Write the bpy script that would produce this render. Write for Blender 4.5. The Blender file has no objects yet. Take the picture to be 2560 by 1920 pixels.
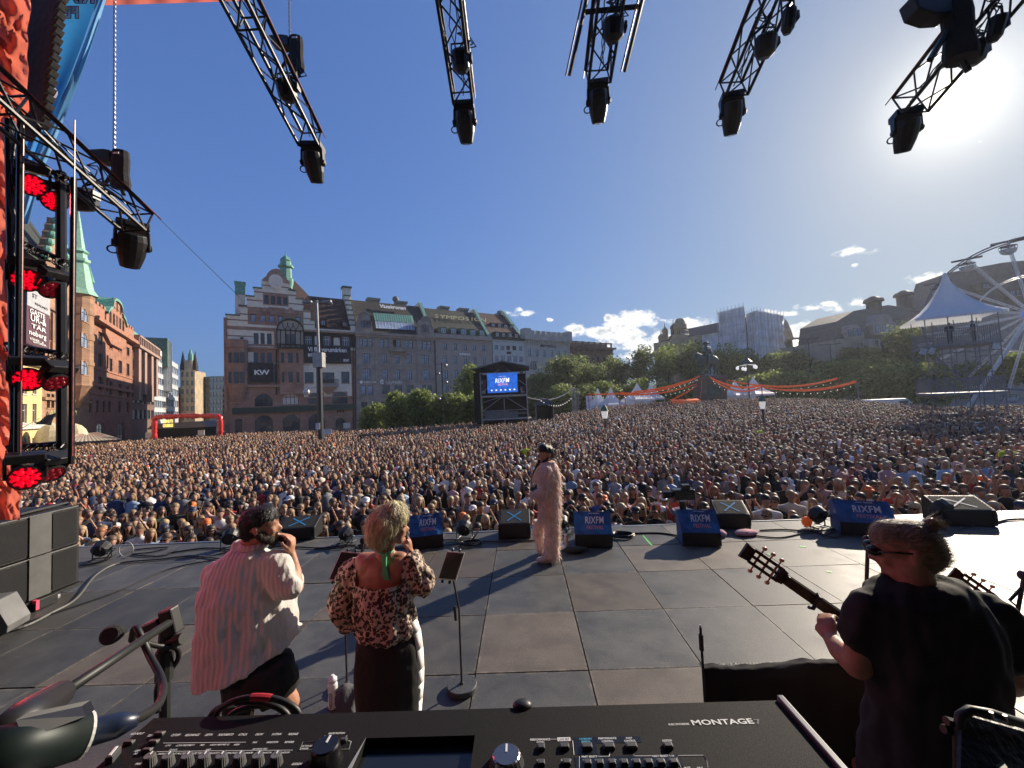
import bpy,bmesh,math,random
import numpy as np
from mathutils import Vector,Matrix,Euler,noise
random.seed(7)
RNG=np.random.default_rng(11)
scn=bpy.context.scene
col=scn.collection
rad=math.radians
# ------------------------------------------------------------------ camera
FPX,PITCH,ROLL,YAW=1012.0,0.0487,-0.0445,0.0212
STAGE_Z=1.8
CAM=Vector((0,0,STAGE_Z+2.372))
def _axes(p,r,y):
 fwd=Vector((-math.sin(y)*math.cos(p),math.cos(y)*math.cos(p),math.sin(p)))
 right=Vector((math.cos(y),math.sin(y),0));up=right.cross(fwd)
 return math.cos(r)*right+math.sin(r)*up,-math.sin(r)*right+math.cos(r)*up,fwd
CR,CU,CF=_axes(PITCH,ROLL,YAW)
cd=bpy.data.cameras.new('camera');cam=bpy.data.objects.new('camera',cd);col.objects.link(cam)
cd.sensor_width=36;cd.lens=36*FPX/2560;cd.clip_start=0.05;cd.clip_end=4000
M=Matrix((CR,CU,-CF)).transposed().to_4x4();M.translation=CAM;cam.matrix_world=M
scn.camera=cam
def ray(px,py):return CF+CR*((px-1280)/FPX)+CU*((960-py)/FPX)
def P(px,py,Y):
 r=ray(px,py);return CAM+r*(Y/r.y)
def G(px,py,z=0.0):
 r=ray(px,py);return CAM+r*((z-CAM.z)/r.z)
def pxof(w):
 d=Vector(w)-CAM;z=d.dot(CF);return 1280+FPX*d.dot(CR)/z,960-FPX*d.dot(CU)/z
 # ------------------------------------------------------------------ sun, sky, exposure
SUND=ray(2385,252).normalized()
SUN_EL=math.asin(SUND.z);SUN_AZ=math.atan2(SUND.x,SUND.y)
sl=bpy.data.lights.new('sun','SUN');sl.energy=4.8;sl.angle=rad(0.6);sl.color=(1.0,0.87,0.70)
so=bpy.data.objects.new('sun',sl);col.objects.link(so)
so.rotation_euler=SUND.to_track_quat('Z','Y').to_euler()
scn.view_settings.view_transform='Standard';scn.view_settings.look='None'
scn.view_settings.exposure=0.68;scn.view_settings.gamma=1.0;scn.view_settings.use_curve_mapping=False
W=bpy.data.worlds.new('World');scn.world=W;W.use_nodes=True
wn=W.node_tree;wn.nodes.clear()
def wnode(t,**k):
 n=wn.nodes.new(t)
 for a,b in k.items():setattr(n,a,b)
 return n
def wl(a,b):wn.links.new(a,b)
def wmath(op,a,b=None,c=None,clamp=False):
 n=wnode('ShaderNodeMath',operation=op);n.use_clamp=clamp
 for i,x in enumerate((a,b,c)):
  if x is None:continue
  if isinstance(x,(int,float)):n.inputs[i].default_value=x
  else:wl(x,n.inputs[i])
 return n.outputs[0]
def wdot(vec,d):
 n=wnode('ShaderNodeVectorMath',operation='DOT_PRODUCT');wl(vec,n.inputs[0]);n.inputs[1].default_value=d
 return n.outputs['Value']
sky=wnode('ShaderNodeTexSky',sky_type='NISHITA');sky.sun_disc=False
sky.sun_elevation=SUN_EL;sky.sun_rotation=SUN_AZ
sky.air_density=1.0;sky.dust_density=0.25;sky.ozone_density=3.5;sky.altitude=0
tc=wnode('ShaderNodeTexCoord');DIR=tc.outputs['Generated']
# aureole: forward scattering of the haze round the sun
cs=wmath('MAXIMUM',wdot(DIR,tuple(SUND)),0.0)
g1=wmath('ADD',wmath('MULTIPLY',wmath('POWER',cs,5000.0),60.0),wmath('MULTIPLY',wmath('POWER',cs,350.0),5.0))
g2=wmath('MULTIPLY',wmath('POWER',cs,45.0),1.5)
g3=wmath('MULTIPLY',wmath('POWER',cs,6.0),0.62)
glow=wmath('ADD',wmath('ADD',g1,g2),g3)
gc=wnode('ShaderNodeMix',data_type='RGBA',blend_type='ADD');gc.inputs['Factor'].default_value=1.0
gm=wnode('ShaderNodeVectorMath',operation='SCALE');gm.inputs[0].default_value=(1.0,0.93,0.76);wl(glow,gm.inputs['Scale'])
# the air: bluer towards the zenith, a pale blue band over the roofs; soft shoulder as the phone exposed it
sepd=wnode('ShaderNodeSeparateXYZ');wl(DIR,sepd.inputs[0])
hz=wnode('ShaderNodeMapRange',interpolation_type='SMOOTHSTEP');wl(sepd.outputs[2],hz.inputs['Value']);hz.inputs['From Min'].default_value=-0.02;hz.inputs['From Max'].default_value=0.30
tint=wnode('ShaderNodeMix',data_type='RGBA');wl(hz.outputs[0],tint.inputs['Factor']);tint.inputs['A'].default_value=(0.44,0.60,1.06,1);tint.inputs['B'].default_value=(0.94,1.10,1.50,1)
tin2=wnode('ShaderNodeMix',data_type='RGBA');wl(wmath('MULTIPLY',wmath('POWER',cs,4.0),0.85),tin2.inputs['Factor']);wl(tint.outputs['Result'],tin2.inputs['A']);tin2.inputs['B'].default_value=(1.0,1.03,0.98,1)
tm=wnode('ShaderNodeVectorMath',operation='MULTIPLY');wl(sky.outputs[0],tm.inputs[0]);wl(tin2.outputs['Result'],tm.inputs[1])
lum=wdot(tm.outputs[0],(0.33,0.33,0.34))
sh=wmath('DIVIDE',1.0,wmath('ADD',1.0,wmath('MULTIPLY',wmath('MAXIMUM',wmath('SUBTRACT',lum,2.0),0.0),0.24)))
tm2=wnode('ShaderNodeVectorMath',operation='SCALE');wl(tm.outputs[0],tm2.inputs[0]);wl(sh,tm2.inputs['Scale'])
wl(tm2.outputs[0],gc.inputs['A']);wl(gm.outputs[0],gc.inputs['B'])
# clouds: clusters of billows at their own bearings, broken up by noise
CL=[(1318,783,42,15),(1299,775,18,14),(1375,800,10,5),(1440,822,34,16),(1490,832,60,26),(1545,812,50,30),(1590,805,48,34),(1572,838,120,44),(1470,862,62,14),(1600,868,90,40),(1640,842,55,44),(1700,812,58,26),(1760,852,90,50),(1850,862,90,46),(1960,783,60,12),(2030,770,60,15),(1985,830,60,38),(2060,835,60,40),(2068,760,26,11),(2140,629,38,15),(2137,662,13,7),(2140,754,26,16),(2335,705,62,20),(2370,690,26,12),(2450,354,12,7),(2250,800,70,30),(1520,796,14,12),(2420,740,80,30)]
field=None
for(x,y,rx,ry)in CL:
 c=ray(x,y).normalized();c2=ray(x+60,y).normalized()
 rt=(c2-c*c.dot(c2)).normalized();upv=rt.cross(c)
 sc=c.dot(CF)/FPX
 u=wmath('MULTIPLY',wdot(DIR,tuple(rt)),1/(rx*sc));v=wmath('MULTIPLY',wdot(DIR,tuple(upv)),1/(ry*sc))
 d2=wmath('ADD',wmath('MULTIPLY',u,u),wmath('MULTIPLY',v,v))
 front=wmath('GREATER_THAN',wdot(DIR,tuple(c)),0.5)
 m=wmath('SUBTRACT',wmath('SUBTRACT',1.0,wmath('SQRT',d2)),wmath('MULTIPLY',wmath('SUBTRACT',1.0,front),9.0))
 m=wmath('MAXIMUM',m,-2.5)
 field=m if field is None else wmath('MAXIMUM',field,m)
mp=wnode('ShaderNodeMapping');mp.inputs['Scale'].default_value=(1,1,1.5);wl(DIR,mp.inputs[0])
nz=wnode('ShaderNodeTexNoise');nz.inputs['Scale'].default_value=22;nz.inputs['Detail'].default_value=9;nz.inputs['Roughness'].default_value=0.60;wl(mp.outputs[0],nz.inputs['Vector'])
dens=wmath('ADD',field,wmath('MULTIPLY',wmath('SUBTRACT',nz.outputs['Fac'],0.52),3.4))
alpha=wnode('ShaderNodeMapRange',interpolation_type='SMOOTHSTEP');wl(dens,alpha.inputs['Value'])
alpha.inputs['From Min'].default_value=0.06;alpha.inputs['From Max'].default_value=0.62
# thick middles turn grey, thin edges glow (sun behind)
nz2=wnode('ShaderNodeTexNoise');nz2.inputs['Scale'].default_value=46;nz2.inputs['Detail'].default_value=6;wl(mp.outputs[0],nz2.inputs['Vector'])
thick=wnode('ShaderNodeMapRange',interpolation_type='SMOOTHSTEP')
wl(wmath('ADD',dens,wmath('MULTIPLY',wmath('SUBTRACT',nz2.outputs['Fac'],0.5),2.2)),thick.inputs['Value'])
thick.inputs['From Min'].default_value=0.5;thick.inputs['From Max'].default_value=1.5
ccol=wnode('ShaderNodeMix',data_type='RGBA');wl(thick.outputs[0],ccol.inputs['Factor'])
ccol.inputs['A'].default_value=(9.6,9.5,9.2,1);ccol.inputs['B'].default_value=(4.6,4.9,5.3,1)
cm=wnode('ShaderNodeMix',data_type='RGBA');wl(wmath('MULTIPLY',alpha.outputs[0],0.94),cm.inputs['Factor'])
wl(gc.outputs['Result'],cm.inputs['A']);wl(ccol.outputs['Result'],cm.inputs['B'])
bg=wnode('ShaderNodeBackground');bg.inputs['Strength'].default_value=0.079
wo=wnode('ShaderNodeOutputWorld');wl(cm.outputs['Result'],bg.inputs['Color']);wl(bg.outputs[0],wo.inputs['Surface'])
W.cycles.sampling_method='MANUAL';W.cycles.sample_map_resolution=1024
scn.cycles.max_bounces=6;scn.cycles.diffuse_bounces=3;scn.cycles.transparent_max_bounces=8
scn.cycles.sample_clamp_indirect=4.0
# ------------------------------------------------------------------ materials
MATS={}
def mat(name,c,rough=0.65,metal=0.0,var=0.12,scale=4.0,bump=0.0,bscale=30.0,emit=None,spec=None,c2=None,coat=0,trans=0,alpha=1.0,sheen=0,stretch=None,thin=0.0):
 if name in MATS:return MATS[name]
 m=bpy.data.materials.new(name);m.use_nodes=True;MATS[name]=m
 nt=m.node_tree;b=nt.nodes['Principled BSDF']
 if thin:
  tl=nt.nodes.new('ShaderNodeBsdfTranslucent');tl.inputs['Color'].default_value=(*(c2 or c),1);ms=nt.nodes.new('ShaderNodeMixShader');ms.inputs[0].default_value=thin;nt.links.new(b.outputs[0],ms.inputs[1]);nt.links.new(tl.outputs[0],ms.inputs[2]);nt.links.new(ms.outputs[0],nt.nodes['Material Output'].inputs['Surface'])
 b.inputs['Base Color'].default_value=(*c,1);b.inputs['Roughness'].default_value=rough;b.inputs['Metallic'].default_value=metal
 if spec is not None:b.inputs['Specular IOR Level'].default_value=spec
 if coat:b.inputs['Coat Weight'].default_value=coat
 if trans:b.inputs['Transmission Weight'].default_value=trans
 if alpha<1:b.inputs['Alpha'].default_value=alpha
 if sheen:b.inputs['Sheen Weight'].default_value=sheen
 t=nt.nodes.new('ShaderNodeTexCoord');src=t.outputs['Object']
 if stretch:
  q=nt.nodes.new('ShaderNodeMapping');q.inputs['Scale'].default_value=stretch;nt.links.new(src,q.inputs[0]);src=q.outputs[0]
 if var or c2:
  n=nt.nodes.new('ShaderNodeTexNoise');n.inputs['Scale'].default_value=scale;n.inputs['Detail'].default_value=6;n.inputs['Roughness'].default_value=0.65
  nt.links.new(src,n.inputs['Vector'])
  r=nt.nodes.new('ShaderNodeValToRGB');nt.links.new(n.outputs['Fac'],r.inputs[0])
  a_=tuple(max(0,x*(1-2*var))for x in c);b_=tuple(min(1,x*(1+2*var))for x in(c2 or c))
  r.color_ramp.elements[0].position=0.3;r.color_ramp.elements[1].position=0.7
  r.color_ramp.elements[0].color=(*a_,1);r.color_ramp.elements[1].color=(*b_,1)
  nt.links.new(r.outputs[0],b.inputs['Base Color'])
 if bump:
  n2=nt.nodes.new('ShaderNodeTexNoise');n2.inputs['Scale'].default_value=bscale;n2.inputs['Detail'].default_value=5;nt.links.new(src,n2.inputs['Vector'])
  bp=nt.nodes.new('ShaderNodeBump');bp.inputs['Strength'].default_value=bump;bp.inputs['Distance'].default_value=0.02
  nt.links.new(n2.outputs['Fac'],bp.inputs['Height']);nt.links.new(bp.outputs[0],b.inputs['Normal'])
 if emit:b.inputs['Emission Color'].default_value=(*emit[:3],1);b.inputs['Emission Strength'].default_value=emit[3]
 return m
def matstone(name,c,c2,bw=0.9,bh=0.42,mortar=0.6,rough=0.85,msize=0.02,offset=0.5):
 """coursed blocks: brick texture on object x/z"""
 if name in MATS:return MATS[name]
 m=mat(name,c,rough,var=0,c2=None);nt=m.node_tree;b=nt.nodes['Principled BSDF']
 t=nt.nodes.new('ShaderNodeTexCoord');s=nt.nodes.new('ShaderNodeSeparateXYZ');nt.links.new(t.outputs['Object'],s.inputs[0])
 ad=nt.nodes.new('ShaderNodeMath');ad.operation='ADD';nt.links.new(s.outputs[0],ad.inputs[0]);nt.links.new(s.outputs[1],ad.inputs[1])
 cb=nt.nodes.new('ShaderNodeCombineXYZ');nt.links.new(ad.outputs[0],cb.inputs[0]);nt.links.new(s.outputs[2],cb.inputs[1])
 br=nt.nodes.new('ShaderNodeTexBrick');nt.links.new(cb.outputs[0],br.inputs['Vector']);br.offset=offset
 br.inputs['Scale'].default_value=1;br.inputs['Brick Width'].default_value=bw;br.inputs['Row Height'].default_value=bh;br.inputs['Mortar Size'].default_value=msize;br.inputs['Bias'].default_value=0
 br.inputs['Color1'].default_value=(*c,1);br.inputs['Color2'].default_value=(*c2,1);br.inputs['Mortar'].default_value=(*[x*mortar for x in c],1)
 n=nt.nodes.new('ShaderNodeTexNoise');n.inputs['Scale'].default_value=0.6;n.inputs['Detail'].default_value=8;nt.links.new(t.outputs['Object'],n.inputs['Vector'])
 mr=nt.nodes.new('ShaderNodeMapRange');nt.links.new(n.outputs['Fac'],mr.inputs[0]);mr.inputs['From Min'].default_value=.3;mr.inputs['From Max'].default_value=.7;mr.inputs['To Min'].default_value=.72;mr.inputs['To Max'].default_value=1.15
 mx=nt.nodes.new('ShaderNodeVectorMath');mx.operation='SCALE';nt.links.new(br.outputs['Color'],mx.inputs[0]);nt.links.new(mr.outputs[0],mx.inputs['Scale'])
 nt.links.new(mx.outputs[0],b.inputs['Base Color'])
 return m
def matobj(name,rough=0.8,noise_amt=0.15,sc=12):
 """cloth that takes its own dye from the object"""
 if name in MATS:return MATS[name]
 m=bpy.data.materials.new(name);m.use_nodes=True;MATS[name]=m;nt=m.node_tree;b=nt.nodes['Principled BSDF'];b.inputs['Roughness'].default_value=rough
 o=nt.nodes.new('ShaderNodeObjectInfo');t=nt.nodes.new('ShaderNodeTexCoord');n=nt.nodes.new('ShaderNodeTexNoise');n.inputs['Scale'].default_value=sc;nt.links.new(t.outputs['Object'],n.inputs['Vector'])
 mr=nt.nodes.new('ShaderNodeMapRange');nt.links.new(n.outputs['Fac'],mr.inputs[0]);mr.inputs['To Min'].default_value=1-2*noise_amt;mr.inputs['To Max'].default_value=1+2*noise_amt
 mx=nt.nodes.new('ShaderNodeVectorMath');mx.operation='SCALE';nt.links.new(o.outputs['Color'],mx.inputs[0]);nt.links.new(mr.outputs[0],mx.inputs['Scale']);nt.links.new(mx.outputs[0],b.inputs['Base Color'])
 return m
def matattr(name,rough=0.75,sheen=0,trans=0.0):
 if name in MATS:return MATS[name]
 m=bpy.data.materials.new(name);m.use_nodes=True;MATS[name]=m;nt=m.node_tree;b=nt.nodes['Principled BSDF'];b.inputs['Roughness'].default_value=rough
 a=nt.nodes.new('ShaderNodeAttribute');a.attribute_name='Col';nt.links.new(a.outputs['Color'],b.inputs['Base Color'])
 b.inputs['Specular IOR Level'].default_value=0.35
 if trans:
  tr=nt.nodes.new('ShaderNodeBsdfTranslucent');nt.links.new(a.outputs['Color'],tr.inputs['Color']);mx=nt.nodes.new('ShaderNodeMixShader');mx.inputs[0].default_value=trans
  out=nt.nodes['Material Output'];nt.links.new(b.outputs[0],mx.inputs[1]);nt.links.new(tr.outputs[0],mx.inputs[2]);nt.links.new(mx.outputs[0],out.inputs['Surface'])
 return m
 # ------------------------------------------------------------------ mesh building
def tag(o,label=None,cat=None,group=None,kind=None):
 if label:o['label']=label
 if cat:o['category']=cat
 if group:o['group']=group
 if kind:o['kind']=kind
 return o
def empty(name,loc=(0,0,0),rz=0.0,label=None,cat=None,group=None,kind=None):
 o=bpy.data.objects.new(name,None);col.objects.link(o);o.location=loc;o.rotation_euler=(0,0,rz);o.empty_display_size=0.1
 return tag(o,label,cat,group,kind)
def link(name,me,parent=None,loc=None,rot=None,scale=None,**k):
 o=bpy.data.objects.new(name,me);col.objects.link(o)
 if parent is not None:o.parent=parent
 if loc is not None:o.location=loc
 if rot is not None:o.rotation_euler=rot
 if scale is not None:o.scale=scale
 return tag(o,**k)
def copy_tree(o,parent=None):
 c=o.copy();col.objects.link(c)
 if parent is not None:c.parent=parent
 for ch in[x for x in o.children]:copy_tree(ch,c)
 return c
class MB:
 def __init__(s):s.v=[];s.f=[];s.m=[];s.uv=None
 def add(s,vs,fs,m=0):
  b=len(s.v);s.v.extend([tuple(x)for x in vs])
  for f in fs:s.f.append([b+i for i in f]);s.m.append(m)
 def quad(s,a,b,c,d,m=0):s.add([a,b,c,d],[(0,1,2,3)],m)
 def box(s,c,size,rot=None,m=0):
  hx,hy,hz=size[0]/2,size[1]/2,size[2]/2
  vs=[Vector((x,y,z))for z in(-hz,hz)for y in(-hy,hy)for x in(-hx,hx)]
  if rot is not None:
   R=rot if isinstance(rot,Matrix)else Matrix.Rotation(rot,3,'Z');R=R.to_3x3();vs=[R@v for v in vs]
  c=Vector(c);s.add([v+c for v in vs],[(0,2,3,1),(4,5,7,6),(0,1,5,4),(2,6,7,3),(0,4,6,2),(1,3,7,5)],m)
  return s
 def b3(s,x0,x1,y0,y1,z0,z1,m=0):return s.box(((x0+x1)/2,(y0+y1)/2,(z0+z1)/2),(abs(x1-x0),abs(y1-y0),abs(z1-z0)),m=m)
 def tube(s,pts,r,n=6,m=0,caps=True):
  pts=[Vector(p)for p in pts];N=len(pts)
  rs=r if isinstance(r,(list,tuple))else[r]*N
  t0=(pts[1]-pts[0]).normalized();a=t0.orthogonal().normalized();base=len(s.v)
  for i,p in enumerate(pts):
   t=(pts[min(i+1,N-1)]-pts[max(i-1,0)]).normalized()
   a=(a-t*a.dot(t))
   a=a.normalized()if a.length>1e-6 else t.orthogonal().normalized()
   b=t.cross(a)
   for k in range(n):
    th=2*math.pi*k/n;s.v.append(tuple(p+(a*math.cos(th)+b*math.sin(th))*rs[i]))
  for i in range(N-1):
   for k in range(n):
    k2=(k+1)%n;s.f.append([base+i*n+k,base+i*n+k2,base+(i+1)*n+k2,base+(i+1)*n+k]);s.m.append(m)
  if caps:
   s.f.append([base+k for k in range(n)][::-1]);s.m.append(m);s.f.append([base+(N-1)*n+k for k in range(n)]);s.m.append(m)
  return s
 def lathe(s,prof,o=(0,0,0),n=16,m=0,R=None,sx=1,sy=1):
  o=Vector(o);base=len(s.v)
  for(r,z)in prof:
   for k in range(n):
    th=2*math.pi*k/n;v=Vector((r*math.cos(th)*sx,r*math.sin(th)*sy,z))
    if R is not None:v=R@v
    s.v.append(tuple(v+o))
  for i in range(len(prof)-1):
   for k in range(n):
    k2=(k+1)%n;s.f.append([base+i*n+k,base+i*n+k2,base+(i+1)*n+k2,base+(i+1)*n+k]);s.m.append(m)
  s.f.append([base+k for k in range(n)][::-1]);s.m.append(m)
  s.f.append([base+(len(prof)-1)*n+k for k in range(n)]);s.m.append(m)
  return s
 def ell(s,c,r,n=12,k=8,m=0,R=None):
  pr=[(max(1e-4,math.sin(math.pi*i/k)),-math.cos(math.pi*i/k))for i in range(k+1)]
  base=len(s.v);s.lathe(pr,(0,0,0),n,m)
  for i in range(base,len(s.v)):
   v=Vector((s.v[i][0]*r[0],s.v[i][1]*r[1],s.v[i][2]*r[2]))
   if R is not None:v=R@v
   s.v[i]=tuple(v+Vector(c))
  return s
 def prism(s,poly,d,m=0,mside=None):
  """closed polygon (3D points) swept by vector d"""
  poly=[Vector(p)for p in poly];d=Vector(d);n=len(poly);b=len(s.v)
  s.v.extend([tuple(p)for p in poly]+[tuple(p+d)for p in poly])
  s.f.append(list(range(b,b+n))[::-1]);s.m.append(m);s.f.append(list(range(b+n,b+2*n)));s.m.append(m)
  for i in range(n):
   j=(i+1)%n;s.f.append([b+i,b+j,b+n+j,b+n+i]);s.m.append(m if mside is None else mside)
  return s
 def mesh(s,name,mats,smooth=False):
  me=bpy.data.meshes.new(name);me.from_pydata(s.v,[],s.f)
  for m in mats:me.materials.append(m)
  if len(mats)>1:me.polygons.foreach_set('material_index',s.m)
  if smooth:me.polygons.foreach_set('use_smooth',[True]*len(s.f))
  me.validate();me.update();return me
 def obj(s,name,mats,parent=None,smooth=False,bevel=0,loc=None,rot=None,recalc=False,**k):
  if not isinstance(mats,(list,tuple)):mats=[mats]
  me=s.mesh(name,mats,smooth)
  if recalc:
   bm=bmesh.new();bm.from_mesh(me);bmesh.ops.recalc_face_normals(bm,faces=bm.faces);bm.to_mesh(me);bm.free()
  o=link(name,me,parent,loc,rot,**k)
  if bevel:
   md=o.modifiers.new('bevel','BEVEL');md.width=bevel;md.segments=2;md.limit_method='ANGLE';md.angle_limit=rad(40)
  return o
_txt={}
def textmesh(body,w=None,h=None,mat_=None,ext=0.0,bold=0.0,shear=0.0,space=1.0,frame=None,name='lettering',flat=False):
 """text fitted into w x h (centred). frame(x,y,z)->point maps text plane (x right, y up, z towards the reader)"""
 c=bpy.data.curves.new('t','FONT');c.body=body;c.size=1;c.extrude=0;c.offset=bold;c.shear=shear;c.space_character=space;c.resolution_u=2
 c.align_x='CENTER';c.fill_mode='FRONT' if flat or not ext else 'BOTH'
 if ext:c.extrude=0.05
 o=bpy.data.objects.new('t',c);col.objects.link(o)
 dg=bpy.context.evaluated_depsgraph_get();me=bpy.data.meshes.new_from_object(o.evaluated_get(dg));bpy.data.objects.remove(o);bpy.data.curves.remove(c)
 me.name=name
 n=len(me.vertices);a=np.empty(n*3);me.vertices.foreach_get('co',a);a=a.reshape(-1,3)
 mn,mx=a.min(0),a.max(0);sz=mx-mn;a-=(mn+mx)/2
 sx=w/sz[0]if w else None;sy=h/sz[1]if h else None
 sx=sx or sy;sy=sy or sx
 a[:,0]*=sx;a[:,1]*=sy
 if ext:a[:,2]=(a[:,2]>0)*ext
 else:a[:,2]=0
 if frame is not None:a=np.array([tuple(frame(*p))for p in a])
 me.vertices.foreach_set('co',a.ravel().astype(np.float32))
 me.materials.clear();me.materials.append(mat_);me.update()
 return me
def frameof(o,x,y):
 """text plane at o with x right and y up (unit vectors)"""
 o=Vector(o);x=Vector(x).normalized();y=Vector(y).normalized();z=x.cross(y)
 return lambda a,b,c:o+x*a+y*b+z*c
 # ------------------------------------------------------------------ ground and stage deck
def gz(x,y):
 """the square rises gently towards the monument"""
 t=min(1,max(0,(y-28)/44));t=t*t*(3-2*t);q=(x/max(y,1)-0.42)/0.46
 return 1.85*t*math.exp(-q*q)
m_ground=matstone('granite_setts',(0.19,0.18,0.17),(0.26,0.25,0.235),0.5,0.5,0.5)
mb=MB();xs=list(range(-160,200,6));ys=list(range(-30,180,6))
for j in ys:
 for i in xs:mb.v.append((i,j,gz(i,j)))
nx=len(xs)
for j in range(len(ys)-1):
 for i in range(nx-1):mb.f.append([j*nx+i,j*nx+i+1,(j+1)*nx+i+1,(j+1)*nx+i]);mb.m.append(0)
z=-0.3
mb.obj('ground',m_ground,smooth=True,kind='structure',label='grey granite paving of the town square under the crowd')
o_=MB();o_.quad((-2500,-2500,z),(2500,-2500,z),(2500,2500,z),(-2500,2500,z));o_.obj('terrain',mat('far_ground',(0.14,0.15,0.12),0.9,scale=0.02),kind='structure',label='flat ground of the town reaching to the horizon')
X0,Y0=-0.516,3.693
NI=(-14,13)
YEDGE=G(1400,1323,STAGE_Z).y
def deckmat(name,c,c2):
 m=mat(name,c,0.40,var=0,spec=0.38);nt=m.node_tree;b=nt.nodes['Principled BSDF']
 oi=nt.nodes.new('ShaderNodeObjectInfo');t=nt.nodes.new('ShaderNodeTexCoord')
 ad=nt.nodes.new('ShaderNodeVectorMath');ad.operation='ADD';nt.links.new(t.outputs['Object'],ad.inputs[0])
 sc=nt.nodes.new('ShaderNodeVectorMath');sc.operation='SCALE';sc.inputs['Scale'].default_value=37;
 cb=nt.nodes.new('ShaderNodeCombineXYZ');nt.links.new(oi.outputs['Random'],cb.inputs[0]);nt.links.new(oi.outputs['Random'],cb.inputs[1]);nt.links.new(cb.outputs[0],sc.inputs[0]);nt.links.new(sc.outputs[0],ad.inputs[1])
 def nz(scale,det,rough,stretch=None):
  n=nt.nodes.new('ShaderNodeTexNoise');n.inputs['Scale'].default_value=scale;n.inputs['Detail'].default_value=det;n.inputs['Roughness'].default_value=rough
  src=ad.outputs[0]
  if stretch:
   q=nt.nodes.new('ShaderNodeMapping');q.inputs['Scale'].default_value=stretch;q.inputs['Rotation'].default_value=(0,0,0.5);nt.links.new(src,q.inputs[0]);src=q.outputs[0]
  nt.links.new(src,n.inputs['Vector']);return n.outputs['Fac']
 def ramp(f,p0,p1,a,b_):
  r=nt.nodes.new('ShaderNodeMapRange');nt.links.new(f,r.inputs[0]);r.inputs['From Min'].default_value=p0;r.inputs['From Max'].default_value=p1;r.inputs['To Min'].default_value=a;r.inputs['To Max'].default_value=b_;return r.outputs[0]
 big=nz(2.6,8,0.65);fine=nz(70,3,0.6)
 mx=nt.nodes.new('ShaderNodeMix');mx.data_type='RGBA';nt.links.new(ramp(big,.35,.65,0,1),mx.inputs['Factor']);mx.inputs['A'].default_value=(*c,1);mx.inputs['B'].default_value=(*c2,1)
 # scratches: thin crossings of stretched noise
 s1=nz(9,2,0.5,(1,14,1));s2=nz(5,2,0.5,(16,1.2,1))
 def thin(f,w):
  a=nt.nodes.new('ShaderNodeMath');a.operation='SUBTRACT';nt.links.new(f,a.inputs[0]);a.inputs[1].default_value=0.5
  b_=nt.nodes.new('ShaderNodeMath');b_.operation='ABSOLUTE';nt.links.new(a.outputs[0],b_.inputs[0]);return ramp(b_.outputs[0],0,w,1,0)
 sc1=nt.nodes.new('ShaderNodeMath');sc1.operation='MULTIPLY';nt.links.new(thin(s1,0.006),sc1.inputs[0]);nt.links.new(ramp(nz(3,3,0.6),.52,.6,0,.9),sc1.inputs[1])
 mx2=nt.nodes.new('ShaderNodeMix');mx2.data_type='RGBA';nt.links.new(sc1.outputs[0],mx2.inputs['Factor']);nt.links.new(mx.outputs['Result'],mx2.inputs['A']);mx2.inputs['B'].default_value=(0.26,0.24,0.22,1)
 mu=nt.nodes.new('ShaderNodeVectorMath');mu.operation='SCALE';nt.links.new(mx2.outputs['Result'],mu.inputs[0]);nt.links.new(ramp(fine,.3,.7,.82,1.18),mu.inputs['Scale'])
 # chafed, dusty panel edges
 sx=nt.nodes.new('ShaderNodeSeparateXYZ');nt.links.new(t.outputs['Object'],sx.inputs[0])
 def mth(op,a,b_=None):
  n=nt.nodes.new('ShaderNodeMath');n.operation=op
  for i_,q in enumerate((a,b_)):
   if q is None:continue
   if isinstance(q,(int,float)):n.inputs[i_].default_value=q
   else:nt.links.new(q,n.inputs[i_])
  return n.outputs[0]
 ed=mth('MINIMUM',mth('MINIMUM',sx.outputs[0],mth('SUBTRACT',1.0,sx.outputs[0])),mth('MINIMUM',sx.outputs[1],mth('SUBTRACT',1.0,sx.outputs[1])))
 ew=mth('MULTIPLY',ramp(ed,0.004,0.035,1,0),ramp(nz(7,6,.75),.47,.66,0,.95))
 me_=nt.nodes.new('ShaderNodeMix');me_.data_type='RGBA';nt.links.new(ew,me_.inputs['Factor']);nt.links.new(mu.outputs[0],me_.inputs['A']);me_.inputs['B'].default_value=(0.22,0.185,0.145,1);mu=me_
 # each panel has its own wear
 mu2=nt.nodes.new('ShaderNodeVectorMath');mu2.operation='SCALE';nt.links.new(mu.outputs['Result'],mu2.inputs[0]);nt.links.new(ramp(oi.outputs['Random'],0,1,.72,1.25),mu2.inputs['Scale'])
 nt.links.new(mu2.outputs[0],b.inputs['Base Color']);nt.links.new(ramp(big,.3,.7,.46,.64),b.inputs['Roughness'])
 bp=nt.nodes.new('ShaderNodeBump');bp.inputs['Strength'].default_value=0.35;bp.inputs['Distance'].default_value=0.004;nt.links.new(fine,bp.inputs['Height']);nt.links.new(bp.outputs[0],b.inputs['Normal'])
 return m
m_dk=[deckmat('deck_film_slate',(0.052,0.053,0.054),(0.086,0.087,0.087)),deckmat('deck_film_brown',(0.086,0.071,0.059),(0.125,0.106,0.088)),deckmat('deck_film_grey',(0.066,0.064,0.060),(0.102,0.098,0.091))]
deck=MB();deck.b3(X0+NI[0],X0+NI[1]+1,-3,YEDGE,STAGE_Z-0.34,STAGE_Z-0.035)
deck=deck.obj('stage_deck',mat('deck_frame',(0.03,0.03,0.03),0.6),kind='structure',label='black stage deck of square plywood panels')
def panelmesh(i,w,d,g=0.006):
 b=MB();b.b3(g,w-g,g,d-g,-0.03,0);return b.mesh('deck_panel',[m_dk[i]])
pan={}
BROWN={(0,0),(-1,1),(1,1),(1,2)}
nrow0=-7
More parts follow.
